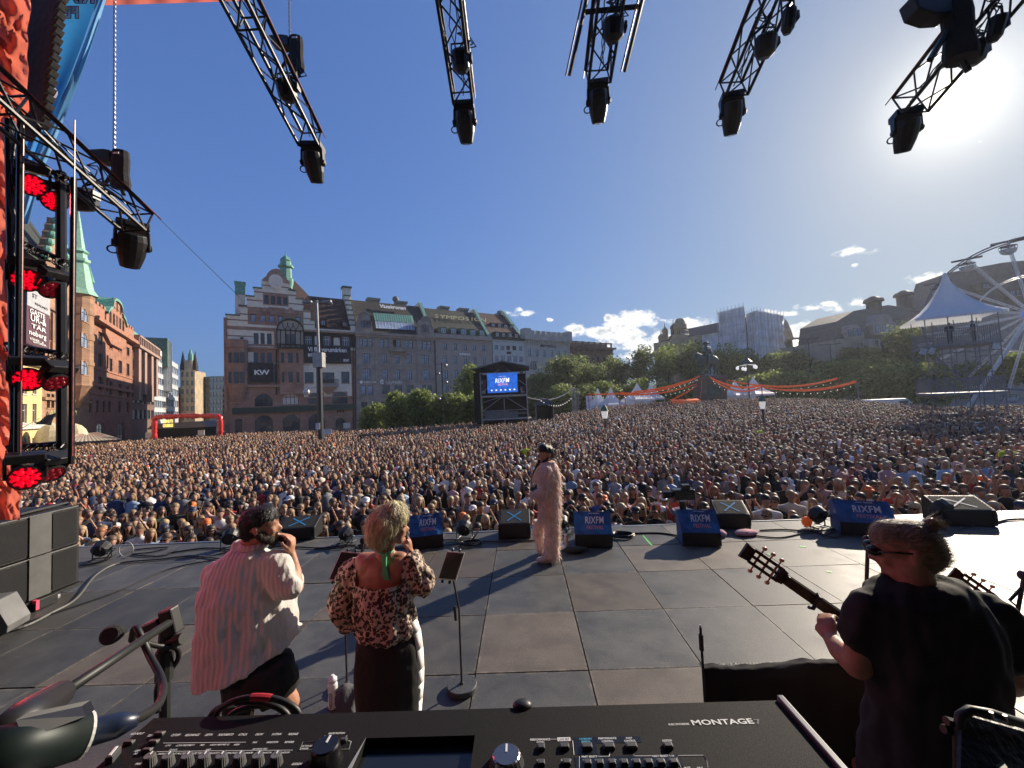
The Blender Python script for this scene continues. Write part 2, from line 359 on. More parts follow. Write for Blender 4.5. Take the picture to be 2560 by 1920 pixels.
for j in range(nrow0,4):
 y0=Y0+j
 if y0>=YEDGE:break
 d=min(1.0,YEDGE-y0)
 for i in range(NI[0],NI[1]+1):
  k=1 if(i,j)in{(0,0),(-1,2),(1,1),(2,2),(1,-1),(-4,0),(-3,0),(3,2),(-2,1)}else(random.choice([0,0,0,1,2,2])if i<3 else random.choice([2,2,0,0]))
  if(i,j)in{(0,1),(1,0),(2,0),(2,1),(1,2),(0,-1),(0,2)}:k=0
  key=(k,round(d,3))
  if key not in pan:pan[key]=panelmesh(k,1.0,d)
  o=link('deck_panel',pan[key],deck,(X0+i,y0,STAGE_Z+random.uniform(-0.003,0.003)))
  o.rotation_euler=(random.uniform(-.0022,.0022),random.uniform(-.0022,.0022),random.uniform(-.0018,.0018))
  # silver edge strip and the front skirt
e=MB();e.b3(X0+NI[0],X0+NI[1]+1,YEDGE+0.003,YEDGE+0.035,STAGE_Z-0.10,STAGE_Z+0.012)
e.obj('edge_strip',mat('aluminium',(0.62,0.62,0.62),0.35,0.9),deck)
e=MB();e.b3(X0+NI[0],X0+NI[1]+1,YEDGE-0.06,YEDGE-0.003,0.02,STAGE_Z-0.36)
e.obj('skirt',mat('black_molton',(0.012,0.012,0.013),0.95),deck)
# ------------------------------------------------------------------ buildings
AU,AV=rad(55.3),rad(-34.0)
def crop(ox,oy,sc):return lambda x,y:(ox+x*sc,oy+y*sc)
KWc=crop(550,650,.27132);GRc=crop(870,720,.20496);BWc=crop(1180,760,.20496)
LFc=crop(150,700,.25309);RTc=crop(1620,740,.20496);R5c=crop(1900,500,.37372)
m_frame=mat('window_frame_dark',(0.045,0.04,0.038),0.5);m_framew=mat('window_frame_white',(0.55,0.55,0.53),0.5)
m_glass=mat('window_glass',(0.05,0.065,0.085),0.06,var=0.35,scale=0.35,spec=0.9)
m_glassb=mat('window_glass_bright',(0.30,0.36,0.44),0.10,var=0.3,scale=0.4,spec=0.9)
m_open=mat('open_window_dark',(0.01,0.01,0.01),0.9)
m_copper=mat('copper_patina',(0.15,0.36,0.27),0.7,var=0.2,scale=3)
m_copperd=mat('copper_patina_dark',(0.07,0.14,0.10),0.7,var=0.25,scale=2)
m_dark=mat('soot_dark',(0.02,0.02,0.022),0.8)
_win={}
def winmesh(w,h,kind,cols,rows,fm,gm,T=0.22):
 key=(round(w,1),round(h,1),kind,cols,rows,fm.name,gm.name)
 if key in _win:return _win[key]
 w,h=key[0],key[1];f=MB();t=0.09
 f.b3(0,w,T-.05,T+.03,0,t);f.b3(0,w,T-.05,T+.03,h-t,h);f.b3(0,t,T-.049,T+.029,t,h-t);f.b3(w-t,w,T-.049,T+.029,t,h-t)
 for i in range(1,cols):f.b3(w*i/cols-.04,w*i/cols+.04,T-.045,T+.02,t,h-t)
 for i in range(1,rows):
  q=h*(0.66 if rows==2 else i/rows);f.b3(t,w-t,T-.04,T+.015,q-.045,q+.045)
 if kind=='arch':
  r=w/2;n=8
  for sgn in(-1,1):
   pts=[(r+sgn*r,T-.06,h),]+[(r+sgn*r*math.cos(a),T-.06,h-r+r*math.sin(a))for a in[math.pi/2*k/n for k in range(n,-1,-1)]]
   f.prism(pts if sgn>0 else pts[::-1],(0,.10,0),m=1)
 f.b3(-.12,w+.12,-.10,.04,-.12,-.002,m=1)
 g=MB();g.quad((t,T,t),(w-t,T,t),(w-t,T,h-t),(t,T,h-t))
 r_=(f,g.mesh('pane',[gm]));_win[key]=r_;return r_
_winm={}
class Building:
 def __init__(s,name,O,ang,label,cat='building',**k):
  """O: ground point; local x runs to the viewer's right along the facade, y goes into the building"""
  s.O=Vector((O[0],O[1],0));s.ang=ang
  s.u=Vector((math.sin(ang),math.cos(ang),0));s.n=Vector((-s.u.y,s.u.x,0))
  s.root=empty(name,s.O,math.atan2(s.u.y,s.u.x),label,cat,**k);s.holes=[];s.wm=None
 def sh(s,px,py,y=0.0):
  r=ray(px,py);o=s.O+s.n*y;t=(o-CAM).dot(s.n)/r.dot(s.n);w=CAM+r*t
  return(w-s.O).dot(s.u),w.z
 def rect(s,c,x0,y0,x1,y1,y=0.0):
  xm,ym=(x0+x1)/2,(y0+y1)/2
  s0=s.sh(*c(x0,ym),y)[0];s1=s.sh(*c(x1,ym),y)[0];h1=s.sh(*c(xm,y0),y)[1];h0=s.sh(*c(xm,y1),y)[1]
  return s0,h0,s1,h1
 def win(s,r,kind='sq',cols=2,rows=2,fm=None,gm=None,wm=None,hole=True,y=0.0,lab=None,parent=None):
  s0,h0,s1,h1=r;w,h=round(max(.3,s1-s0),1),round(max(.3,h1-h0),1)
  fm=fm or m_frame;gm=gm or m_glass;wm=wm or s.wm
  f,g=winmesh(w,h,kind,cols,rows,fm,gm)
  k=(w,h,kind,cols,rows,fm.name,wm.name)
  if k not in _winm:_winm[k]=f.mesh('window',[fm,wm])
  o=link('window',_winm[k],parent or s.root,(s0,y,h0));link('pane',g,o)
  if hole:s.holes.append((s0+.02,h0+.02,s0+w-.02,h0+h-.02))
  if lab:o['label']=lab
  return o
 def wins(s,c,rects,**k):
  for r in rects:s.win(s.rect(c,*r,k.get('y',0.0)),**k)
 def wall(s,s0,s1,h1,mats,top=None,over=(),h0=0.0,name='wall',y=0.0,T=0.24):
  """front wall with real openings. top(s)->height; over: [(s0,h0,s1,h1,matindex)]"""
  hs=[q for q in s.holes if q[0]<s1 and q[2]>s0]
  X=sorted({round(v,3)for q in hs for v in(q[0],q[2])}|{s0,s1}|{round(v,3)for q in over for v in(q[0],q[2])}|{round(v,3)for v in(top[0]if top else[])})
  Z=sorted({round(v,3)for q in hs for v in(q[1],q[3])}|{h0,h1}|{round(v,3)for q in over for v in(q[1],q[3])}|{round(v,3)for v in(top[1]if top else[])})
  X=[x for x in X if s0<=x<=s1];Z=[z for z in Z if h0<=z<=h1]
  mb=MB()
  def solid(a,b):return not any(q[0]-1e-3<a<q[2]+1e-3 and q[1]-1e-3<b<q[3]+1e-3 for q in hs)
  def topof(x):
   if not top:return h1
   for i in range(len(top[0])-1):
    if top[0][i]<=x<top[0][i+1]:return top[1][i]
   return h0
  for i in range(len(X)-1):
   if X[i+1]-X[i]<1e-3:continue
   xm=(X[i]+X[i+1])/2;tp=topof(xm);run=None
   for j in range(len(Z)-1):
    zm=(Z[j]+Z[j+1])/2
    ok=zm<tp and solid(xm,zm);mi=0
    for q in over:
     if q[0]<xm<q[2]and q[1]<zm<q[3]:mi=q[4]
    if run and(not ok or mi!=run[2]):mb.quad((X[i],y,run[0]),(X[i+1],y,run[0]),(X[i+1],y,run[1]),(X[i],y,run[1]),run[2]);run=None
    if ok:run=(run[0],Z[j+1],mi)if run else(Z[j],Z[j+1],mi)
   if run:mb.quad((X[i],y,run[0]),(X[i+1],y,run[0]),(X[i+1],y,run[1]),(X[i],y,run[1]),run[2])
  for q in hs:
   a,b,c_,d=q
   if b<h0:continue
   mb.quad((a,y,b),(a,y+T,b),(a,y+T,d),(a,y,d));mb.quad((c_,y,d),(c_,y+T,d),(c_,y+T,b),(c_,y,b));mb.quad((a,y,d),(a,y+T,d),(c_,y+T,d),(c_,y,d));mb.quad((c_,y,b),(c_,y+T,b),(a,y+T,b),(a,y,b))
  return mb.obj(name,mats,s.root)
 def part(s,mb,name,mats,**k):return mb.obj(name,mats,s.root,**k)
 def sign(s,body,r,m,y=-.06,ext=.05,bold=0.01,font_rows=1,parent=None,name='lettering',shear=0,space=1.0,hpx=None):
  s0,h0,s1,h1=r
  me=textmesh(body,s1-s0,h1-h0,m,ext=ext,bold=bold,shear=shear,space=space,frame=frameof(((s0+s1)/2,y,(h0+h1)/2),(1,0,0),(0,0,1)),name=name)
  return link(name,me,parent or s.root)
def slope(mb,s0,s1,h0,h1,run,back=12,y0=0.02,m=0,over=0.0):
 """steep front slope, short flat ridge and rear slope as one solid"""
 prof=[(y0-over,h0),(y0+run,h1),(y0+run+2.0,h1),(back,h0)]
 mb.prism([(s0,y,z)for y,z in prof],(s1-s0,0,0),m=m)
def tile_roof(name,c,c2,rows=2.9):
 """pantiles: fine relief rows"""
 if name in MATS:return MATS[name]
 m=mat(name,c,0.75,var=0);nt=m.node_tree;b=nt.nodes['Principled BSDF']
 t=nt.nodes.new('ShaderNodeTexCoord');w1=nt.nodes.new('ShaderNodeTexWave');w1.wave_type='BANDS';w1.bands_direction='X';w1.inputs['Scale'].default_value=1.35;w1.inputs['Distortion'].default_value=0.4
 w2=nt.nodes.new('ShaderNodeTexWave');w2.bands_direction='Z';w2.inputs['Scale'].default_value=rows/2;w2.inputs['Distortion'].default_value=0.3
 n=nt.nodes.new('ShaderNodeTexNoise');n.inputs['Scale'].default_value=0.8;n.inputs['Detail'].default_value=10;n.inputs['Roughness'].default_value=.7
 for q in(w1,w2,n):nt.links.new(t.outputs['Object'],q.inputs['Vector'])
 mx=nt.nodes.new('ShaderNodeMix');mx.data_type='RGBA';nt.links.new(n.outputs['Fac'],mx.inputs['Factor']);mx.inputs['A'].default_value=(*c,1);mx.inputs['B'].default_value=(*c2,1)
 ml=nt.nodes.new('ShaderNodeMath');ml.operation='MULTIPLY';nt.links.new(w1.outputs['Fac'],ml.inputs[0]);nt.links.new(w2.outputs['Fac'],ml.inputs[1])
 mr=nt.nodes.new('ShaderNodeMapRange');nt.links.new(ml.outputs[0],mr.inputs[0]);mr.inputs['To Min'].default_value=0.6;mr.inputs['To Max'].default_value=1.25
 sc=nt.nodes.new('ShaderNodeVectorMath');sc.operation='SCALE';nt.links.new(mx.outputs['Result'],sc.inputs[0]);nt.links.new(mr.outputs[0],sc.inputs['Scale']);nt.links.new(sc.outputs[0],b.inputs['Base Color'])
 bp=nt.nodes.new('ShaderNodeBump');bp.inputs['Distance'].default_value=.05;bp.inputs['Strength'].default_value=.6;nt.links.new(ml.outputs[0],bp.inputs['Height']);nt.links.new(bp.outputs[0],b.inputs['Normal'])
 return m
m_red=matstone('red_sandstone',(0.38,0.24,0.185),(0.31,0.195,0.15),1.1,0.42)
m_cream=mat('cream_plaster',(0.74,0.69,0.58),0.85,var=0.08,scale=1.5)
m_redpl=mat('red_sandstone_smooth',(0.36,0.23,0.18),0.85,var=0.15,scale=2)
m_rt=tile_roof('red_pantiles',(0.085,0.032,0.026),(0.06,0.03,0.026))
m_grey=matstone('grey_limestone',(0.36,0.32,0.28),(0.31,0.275,0.245),1.3,0.5,0.75)
m_gtile=tile_roof('green_brown_tiles',(0.036,0.033,0.028),(0.060,0.048,0.038))
m_gtile2=tile_roof('green_tiles',(0.026,0.036,0.027),(0.045,0.048,0.034))
m_white=mat('sign_white',(0.85,0.86,0.85),0.5,var=0.02)
m_gold=mat('sign_gold',(0.42,0.40,0.20),0.5,var=0.02)
m_iron=mat('wrought_iron',(0.02,0.02,0.022),0.5)
# row A stands on one line, O at its left corner
OA=P(568,1040,71.0);OA=Vector((OA.x,OA.y,0))
# --- sandstone and plaster corner house with stepped gable
K=Building('gabled_corner_house',OA,AU,'red sandstone and cream corner house with a stepped gable and black timber oriel');K.wm=m_redpl
def ks(x,y):return K.sh(*KWc(x,y))
def kr(*r):return K.rect(KWc,*r)
WID=ks(1250,1000)[0]
K.wins(KWc,[(320,1430,490,1600),(578,1425,735,1600),(815,1415,965,1600),(1065,1455,1155,1600)],kind='arch',cols=3,rows=2)
K.wins(KWc,[(1075,1380,1093,1408),(1101,1380,1119,1408),(1127,1380,1145,1408)],cols=1,rows=1)
K.wins(KWc,[(318,1230,485,1350),(810,1222,957,1325),(1035,1212,1175,1325)],kind='arch',cols=4,rows=2)
K.wins(KWc,[(572,1228,727,1335)],kind='arch',cols=4,rows=2,gm=mat('blind_white',(0.62,0.60,0.55),0.6),lab='arched window with drawn white blinds')
K.wins(KWc,[(138,1465,205,1590)],cols=1,rows=2)
K.wins(KWc,[(138,1268,175,1335)],cols=1,rows=1,kind='arch')
K.wins(KWc,[(495,1030,530,1130),(780,1030,865,1135),(930,1035,1055,1130),(1117,1030,1192,1135)],cols=2,rows=2)
K.wins(KWc,[(312,853,355,950),(372,853,415,950),(434,853,477,950),(310,673,355,775),(372,673,415,775),(432,678,477,778)],cols=2,rows=2)
K.wins(KWc,[(183,710,220,760)],kind='arch',cols=1,rows=1)
K.wins(KWc,[(785,700,845,785),(955,700,1020,788),(1125,705,1190,795)],cols=3,rows=2,fm=m_framew)
K.wins(KWc,[(870,700,915,785),(1045,712,1108,788)],kind='arch',cols=1,rows=1,fm=m_framew,gm=m_cream,lab='arched cream panel of the arcade')
K.wins(KWc,[(280,497,332,572),(368,503,418,572),(452,510,504,578),(536,515,582,583),(697,527,742,590)],cols=1,rows=1,gm=m_glassb)
K.wins(KWc,[(408,325,448,405),(468,333,508,410),(525,338,564,412),(580,343,622,415)],cols=2,rows=2)
cx=[95,180,245,315,385,640,705,770,835,872];cy=[512,425,337,262,190,285,362,466,560]
tS=[ks(x,500)[0]for x in cx]+[WID+.01]
tH=[ks((cx[i]+cx[i+1])/2,cy[i])[1]for i in range(9)]+[ks(1050,640)[1]]
tS[0]=ks(62,1000)[0]
def band(x0,y0,x1,y1,m):r=kr(x0,y0,x1,y1);return(r[0],r[1],r[2],r[3],m)
ov=[band(62,150,1245,815,1)]
for y in(238,306,385,450,515,572):ov.append(band(62,y-6,870,y+6,0))
ov+=[band(62,622,760,655,0),band(62,776,530,790,0),band(62,695,310,706,0),band(395,306,632,420,0),band(255,455,770,606,0),band(770,660,1245,800,2),band(255,848,308,945,1),band(770,955,1212,1258,1),band(500,660,530,815,0)]
K.wall(tS[0],WID,max(tH),[m_red,m_cream,m_dark],top=(tS,tH+[0]),over=ov)
bd=MB();bd.b3(0.6,WID,.26,46,0,ks(1000,640)[1]-.1);K.part(bd,'rear_wall',m_redpl)  # block drawn far back, unseen, so its shadow falls across the palace
# copper-capped steps and cornices
st=MB()
for i in range(9):
 if i==4:continue
 st.b3(tS[i]-.15,tS[i+1]+.1,-.18,.5,tH[i],tH[i]+.22)
K.part(st,'coping',m_copperd)
pd=MB();pts=[]
for x,y in[(385,192),(400,168),(425,150),(440,120),(462,98),(490,84),(515,80),(545,86),(572,104),(588,135),(600,165),(622,185),(640,200)]:
 q=ks(x,y);pts.append((q[0],-.12,q[1]))
pts=[(pts[0][0],-.12,tH[4]-.3)]+pts+[(pts[-1][0],-.12,tH[4]-.3)]
pd.prism(pts[::-1],(0,.6,0));K.part(pd,'pediment',m_redpl)
q=ks(513,203);cl=MB();cl.lathe([(1.05,0),(1.2,.1),(.85,.14)],(q[0],-.2,q[1]),20,R=Matrix.Rotation(rad(90),3,'X'),sy=1.2);K.part(cl,'oval_medallion',m_cream)
lg=MB()
for y0,y1,d in((1345,1398,.55),):r=kr(112,y0,1250,y1);lg.b3(r[0],r[2],-d,.1,r[1],r[3])
K.part(lg,'green_fascia',mat('fascia_green',(0.018,0.045,0.032),0.5))
lg=MB()
for x0,y0,x1,y1,d in((60,1150,770,1172,.5),(770,1256,1250,1266,.2),(40,800,530,815,.4),(770,655,1245,672,.45),(62,945,770,957,.2),(450,440,600,450,.2)):
 r=kr(x0,y0,x1,y1);lg.b3(r[0],r[2],-d,.02,r[1],r[3])
for x in(415,650,345,460):
 q=ks(x,470);w=1.4;lg.prism([(q[0]-w,-.2,q[1]-.6),(q[0]+w,-.2,q[1]-.6),(q[0],-.2,q[1]+.7)],(0,.22,0))
q=ks(1250,900)
K.part(lg,'cornice',m_redpl)
dp=MB()
for x,y0,y1 in((518,815,1240),(1228,700,1600),(1248,700,1600)):a=ks(x,y0);b=ks(x,y1);dp.tube([(a[0],-.15,a[1]),(b[0],-.15,max(0,b[1]))],.09)
K.part(dp,'drainpipe',m_iron)
# rounded corner bay with balcony
r=kr(60,815,258,1150);bw=r[2]-r[0];c0=(r[0]+r[2])/2
def bayring(z,k,dd):return[(c0+bw/2*k*a,-dd*b,z)for a,b in((-1,0),(-.92,.55),(-.6,.95),(.6,.95),(.92,.55),(1,0))]
by=MB()
lv=[(ks(150,1330)[1],.45,.1),(r[1],1,1.3),(r[3],1,1.3),(r[3]+.05,1.1,1.55),(r[3]+.3,1.12,1.6),(r[3]+.3,1.05,1.5),(r[3]+1.5,1.05,1.5)]
for a,b in zip(lv[:-1],lv[1:]):
 A,B=bayring(*a),bayring(*b)
 for i in range(5):by.quad(A[i],A[i+1],B[i+1],B[i])
by.add(bayring(*lv[-1]),[tuple(range(6))])
bayo=K.part(by,'corner_bay',m_red)
for yy in((850,950),(1030,1138)):
 for x0,x1 in((78,106),(127,168),(187,226)):
  K.win(K.rect(KWc,x0,yy[0],x1,yy[1],-1.3),y=-1.28-.22,hole=False,parent=bayo,wm=m_redpl)
  # shallow sandstone bay under the timber oriel
r=kr(548,820,766,1240);sb=MB();sb.b3(r[0],r[2],-.55,.02,r[1],r[3]);sb=K.part(sb,'sandstone_bay',m_red)
for x0,y0,x1,y1 in((562,853,588,950),(626,853,669,950),(702,853,725,950),(570,1030,595,1130),(632,1030,672,1130),(706,1030,730,1130)):
 K.win(K.rect(KWc,x0,y0,x1,y1,-.55),y=-.56-.22,hole=False,parent=sb,wm=m_redpl)
 # black timber oriel
r=kr(522,660,765,818);ob=MB();ob.b3(r[0],r[2],-1.1,.02,r[1],r[3]);ap=ks(643,560)[1]
cxm=(r[0]+r[2])/2;ar=[(r[0]+(r[2]-r[0])*(0.5-.5*math.cos(t)),-1.1,r[3]+(ap-r[3])*math.sin(t))for t in[math.pi*k/10 for k in range(11)]]
ob.prism(ar[::-1],(0,1.1,0));oriel=K.part(ob,'timber_oriel',mat('oriel_plaster',(0.42,0.38,0.32),0.8))
ti=MB();Wd=r[2]-r[0];H=r[3]-r[1]
def bar(a,b,w=.2,y=-1.2):ti.tube([(a[0],y,a[1]),(b[0],y,b[1])],w/2,4)
for k in(0,.13,.32,.5,.68,.87,1):bar((r[0]+Wd*k,r[1]),(r[0]+Wd*k,r[3]),.22)
for k in(0,.2,1):bar((r[0],r[1]+H*k),(r[2],r[1]+H*k),.26)
for k in range(6):bar((r[0]+Wd*k/6,r[1]),(r[0]+Wd*(k+1)/6,r[1]+H*.2),.12);bar((r[0]+Wd*(k+1)/6,r[1]),(r[0]+Wd*k/6,r[1]+H*.2),.12)
for i in range(10):bar((ar[i][0],ar[i][2]),(ar[i+1][0],ar[i+1][2]),.34)
for k in(.2,.4,.6,.8):
 for d in(-1,1):
  pp=[(r[0]+Wd*(k+d*.22*math.sin(t)),r[3]+(ap-r[3])*.86*(1-math.cos(t)))for t in(0,.5,1.0,1.4)]
  for a,b in zip(pp[:-1],pp[1:]):
   if b[1]<r[3]+(ap-r[3])*math.sqrt(max(0,1-((b[0]-cxm)/(Wd/2))**2)):bar(a,b,.13)
ti.obj('timber_framing',m_iron,oriel)
for x0,x1 in((597,637),(642,690)):K.win(K.rect(KWc,x0,685,x1,775,-1.1),y=-1.12-.22,hole=False,parent=oriel,wm=m_dark)
rf=MB()
for i in range(10):a,b=ar[i],ar[i+1];rf.add([(a[0],-1.5,a[2]+.1),(b[0],-1.5,b[2]+.1),(b[0],.5,b[2]+.1),(a[0],.5,a[2]+.1),(a[0],-1.5,a[2]+.28),(b[0],-1.5,b[2]+.28),(b[0],.5,b[2]+.28),(a[0],.5,a[2]+.28)],[(0,1,5,4),(3,2,1,0),(4,5,6,7),(2,3,7,6)])
rf.obj('oriel_roof',m_copperd,oriel)
# banners
m_ban=mat('banner_charcoal',(0.022,0.026,0.034),0.8,var=.2,scale=1.2,bump=.3,bscale=2)
r=kr(275,950,490,1130);b=MB();b.b3(r[0],r[2],-.75,-.7,r[1],r[3]);b=K.part(b,'banner',m_ban)
rr=kr(315,1015,455,1062);K.sign('KW',rr,m_white,y=-.8,ext=.02,bold=.03,parent=b,name='monogram',space=.85)
r=kr(778,790,1200,955);b=MB();b.b3(r[0],r[2],-.55,-.5,r[1],r[3]);b=K.part(b,'banner',m_ban)
K.sign('Vi får varumärken',kr(805,808,1160,850),m_white,y=-.6,ext=.02,bold=.02,parent=b);K.sign('att växa.',kr(805,858,980,895),m_white,y=-.6,ext=.02,bold=.02,parent=b)
K.sign('KW',kr(1133,915,1182,940),m_white,y=-.6,ext=.02,bold=.03,parent=b,name='monogram')
# balcony with iron railing
r=kr(915,1125,1080,1170);bl=MB();bl.b3(r[0],r[2],-1.3,0,r[1]-.15,r[1])
cc=(r[0]+r[2])/2
for i in range(4):bl.b3(cc-(r[2]-r[0])*(.4-.1*i),cc+(r[2]-r[0])*(.4-.1*i),-1.0+.2*i,0,r[1]-.15-.35*(i+1),r[1]-.15-.35*i)
bl=K.part(bl,'balcony',m_redpl);rl=MB();n=18
for i in range(n+1):x=r[0]+(r[2]-r[0])*i/n;rl.b3(x-.03,x+.03,-1.27,-1.21,r[1],r[3]+.4)
rl.b3(r[0],r[2],-1.3,-1.2,r[3]+.35,r[3]+.47);rl.obj('railing',m_iron,bl)
# roofs, lantern, chimney
rf=MB();a=ks(95,430);bq=ks(872,560)
apx=(ks(560,150)[0],ks(560,150)[1]);zE=ks(872,640)[1]
rf.prism([(tS[0]+1,.28,zE),(apx[0],.28,apx[1]),(ks(872,560)[0],.28,zE)],(0,13,0))
hr=K.sh(*KWc(1165,370),7)[1];s_r=ks(1215,600)[0]
slope(rf,ks(640,600)[0],s_r,zE-.2,hr,6.5,back=14)
hp=K.sh(*KWc(645,170),6)[1];s645=K.sh(*KWc(650,170),6)[0];s810=K.sh(*KWc(810,335),6)[0];h810=K.sh(*KWc(810,335),6)[1]
rf.add([(s645,5,hp),(s645,9,hp),(s810,5,h810),(s810,9,h810),(s645-3,0.4,zE),(s810+1,.2,zE),(s810+1,13,zE),(s645-3,13,zE)],[(0,2,3,1),(4,5,2,0),(1,3,6,7),(5,6,3,2),(4,0,1,7)])
rf=K.part(rf,'roof',m_rt)
for(x0,y0,x1,y1)in((930,560,968,603),(1128,575,1166,612)):
 r=K.rect(KWc,x0,y0,x1,y1,.6);dm=MB();dm.b3(r[0]-.25,r[2]+.25,.35,4,r[1]-.2,r[3]+.25);dmo=dm.obj('dormer',m_rt,rf);K.win(r,y=.1,hole=False,parent=rf,cols=2,rows=1,gm=m_glassb,wm=m_rt)
q=K.sh(*KWc(607,120),4);ln=MB();k=.72
ln.lathe([(1.55*k,-3.2),(1.9*k,-1.8),(1.9*k,-1.2),(1.5*k,-1.0),(1.45*k,1.0),(2.0*k,1.1),(1.95*k,1.5),(1.5*k,1.6),(1.3*k,2.4),(1.5*k,2.5),(.9*k,3.2),(.12,3.6),(.08,4.4)],(q[0],4,q[1]),8);K.part(ln,'copper_lantern',m_copper)
q=K.sh(*KWc(192,340),3);ch=MB();ch.b3(q[0]-.9,q[0]+.7,2.2,3.8,q[1]-5,q[1]+.2);ch.b3(q[0]-.9,q[0]+.7,2.1,3.9,q[1]+.2,q[1]+2.4,m=1);ch.b3(q[0]-1.0,q[0]+.8,2.0,4.0,q[1]+2.4,q[1]+2.7,m=1);K.part(ch,'chimney',[m_cream,m_copper])
pw=MB();n=7
for i in range(n):
 t=i/n;yy=.2+6.4*t;hh=zE+(hr+.6-zE)*(i+1)/n;sx=s_r-.2
 pw.b3(sx,sx+1.1,yy,yy+6.4/n+.3,zE-1,hh);pw.b3(sx-.12,sx+1.25,yy-.1,yy+.5,hh,hh+.25,m=1)
pw.b3(s_r-.3,s_r+1.3,6.3,7.9,hr-1,hr+2.6);pw.b3(s_r-.5,s_r+1.5,6.1,8.1,hr+2.6,hr+3.0,m=1)
K.part(pw,'firewall',[m_cream,m_copperd])
wl_=MB();wl_.b3(-.4+tS[0],tS[0]+.3,.0,13,0,tH[0]*.98);K.part(wl_,'side_wall',m_red)
# --- grey limestone office house
def gs(b,x,y,yy=0):return b.sh(*GRc(x,y),yy)
sG=K.sh(*GRc(92,900))[0];OG=OA+K.u*sG
Gb=Building('limestone_office_house',OG,AU,'grey limestone office house with a copper and glass roof light and two curved gables');Gb.wm=m_grey
c=GRc
for rs,kw in(([(137,605,180,715),(197,608,240,718),(257,612,300,720),(395,620,438,728),(453,622,494,730),(600,630,642,735),(695,637,736,740),(750,640,790,742),(875,645,912,748),(924,650,962,750),(976,652,1014,752)],dict(cols=1,rows=2,gm=m_glassb)),([(550,628,588,733)],dict(cols=1,rows=1,gm=m_open)),([(178,797,268,912),(914,820,990,928),(184,987,274,1122),(918,997,995,1122)],dict(cols=3,rows=2,gm=m_glassb)),([(420,803,477,915),(573,808,628,920),(723,814,776,925),(425,990,485,1120),(579,993,636,1120),(728,995,781,1122)],dict(cols=2,rows=2,gm=m_glassb)),([(160,1188,223,1308),(243,1188,305,1306)],dict(cols=1,rows=1,gm=m_glassb)),([(415,1185,510,1290),(568,1185,660,1290),(716,1182,803,1280),(902,1180,955,1260),(968,1180,1022,1260)],dict(cols=1,rows=1))):Gb.wins(c,rs,**kw)
for x in(200,440,600,750,950):Gb.wins(c,[(x-38,1390,x+38,1600)],cols=2,rows=2)
wG=gs(Gb,1066,900)[0];hG=gs(Gb,560,575)[1]
Gb.wall(0,wG,hG,[m_grey])
bd=MB();bd.b3(0,wG,.26,14,0,hG-.05);Gb.part(bd,'rear_wall',m_grey)
cn=MB();cn.b3(-.1,wG+.1,-.75,.1,hG-.25,hG+.2);cn.b3(0,wG,-.45,.1,hG-.7,hG-.25)
for y in(745,1128,1310):r=Gb.rect(c,92,y,1066,y+8);cn.b3(0,wG,-.14,0,r[1],r[3])
for x in(205,450,605,757,953):
 r=Gb.rect(c,x-42,935,x+42,960);cn.prism([(r[0],-.22,r[1]),(r[2],-.22,r[1]),(r[2]-.5,-.22,r[3]),((r[0]+r[2])/2,-.22,r[3]+.4),(r[0]+.5,-.22,r[3])],(0,.2,0))
for x in(375,845,330,835):r=Gb.rect(c,x-4,580,x+4,1120);cn.b3(r[0],r[2],-.1,0,r[1],r[3])
Gb.part(cn,'cornice',m_grey)
bl=MB();r=Gb.rect(c,500,735,705,775);bl.b3(r[0],r[2],-1.2,0,r[1]-.1,r[1]+.15)
for x in(0.1,.9):xx=r[0]+(r[2]-r[0])*x;bl.prism([(xx-.2,0,r[1]-1.3),(xx-.2,-1.0,r[1]-.1),(xx-.2,0,r[1]-.1)],(.4,0,0))
for i in range(24):x=r[0]+(r[2]-r[0])*i/23;bl.b3(x-.07,x+.07,-1.15,-1.0,r[1]+.15,r[3])
bl.b3(r[0],r[2],-1.2,-.95,r[3],r[3]+.15);Gb.part(bl,'balcony',m_grey)
hR=Gb.sh(*GRc(500,190),8)[1]
rf=MB();slope(rf,0,wG,hG,hR,8,back=15);rf=Gb.part(rf,'roof',m_gtile)
for(x0,x1,yb,yt,ws)in((92,300,512,300,[(163,398,184,488),(193,390,232,488),(241,399,268,488)]),(850,1045,556,362,[(893,456,912,540),(923,450,952,542),(961,458,984,543)])):
 r=Gb.rect(c,x0,yt,x1,yb);w=r[2]-r[0];xc=(r[0]+r[2])/2
 g=MB();pts=[(r[0],-.1,hG)]+[(xc+w/2*kx,-.1,hG+(r[3]-hG)*kz)for kx,kz in((-1,.3),(-.9,.45),(-.72,.52),(-.62,.8),(-.4,.95),(0,1.02),(.4,.95),(.62,.8),(.72,.52),(.9,.45),(1,.3))]+[(r[2],-.1,hG)]
 g.prism(pts[::-1],(0,2.5,0));go=Gb.part(g,'curved_gable',m_grey)
 g2=MB()
 for a,b in zip(pts[3:-3],pts[4:-2]):g2.add([(a[0],-.3,a[2]),(b[0],-.3,b[2]),(b[0],-.3,b[2]+.3),(a[0],-.3,a[2]+.3),(a[0],.2,a[2]),(b[0],.2,b[2]),(b[0],.2,b[2]+.3),(a[0],.2,a[2]+.3)],[(0,1,2,3),(3,2,6,7),(1,0,4,5)])
 g2.obj('coping',m_grey,go)
 for wq in ws:Gb.win(Gb.rect(c,*wq,-.1),y=-.12-.2,hole=False,parent=go,cols=1,rows=1,gm=m_glassb)
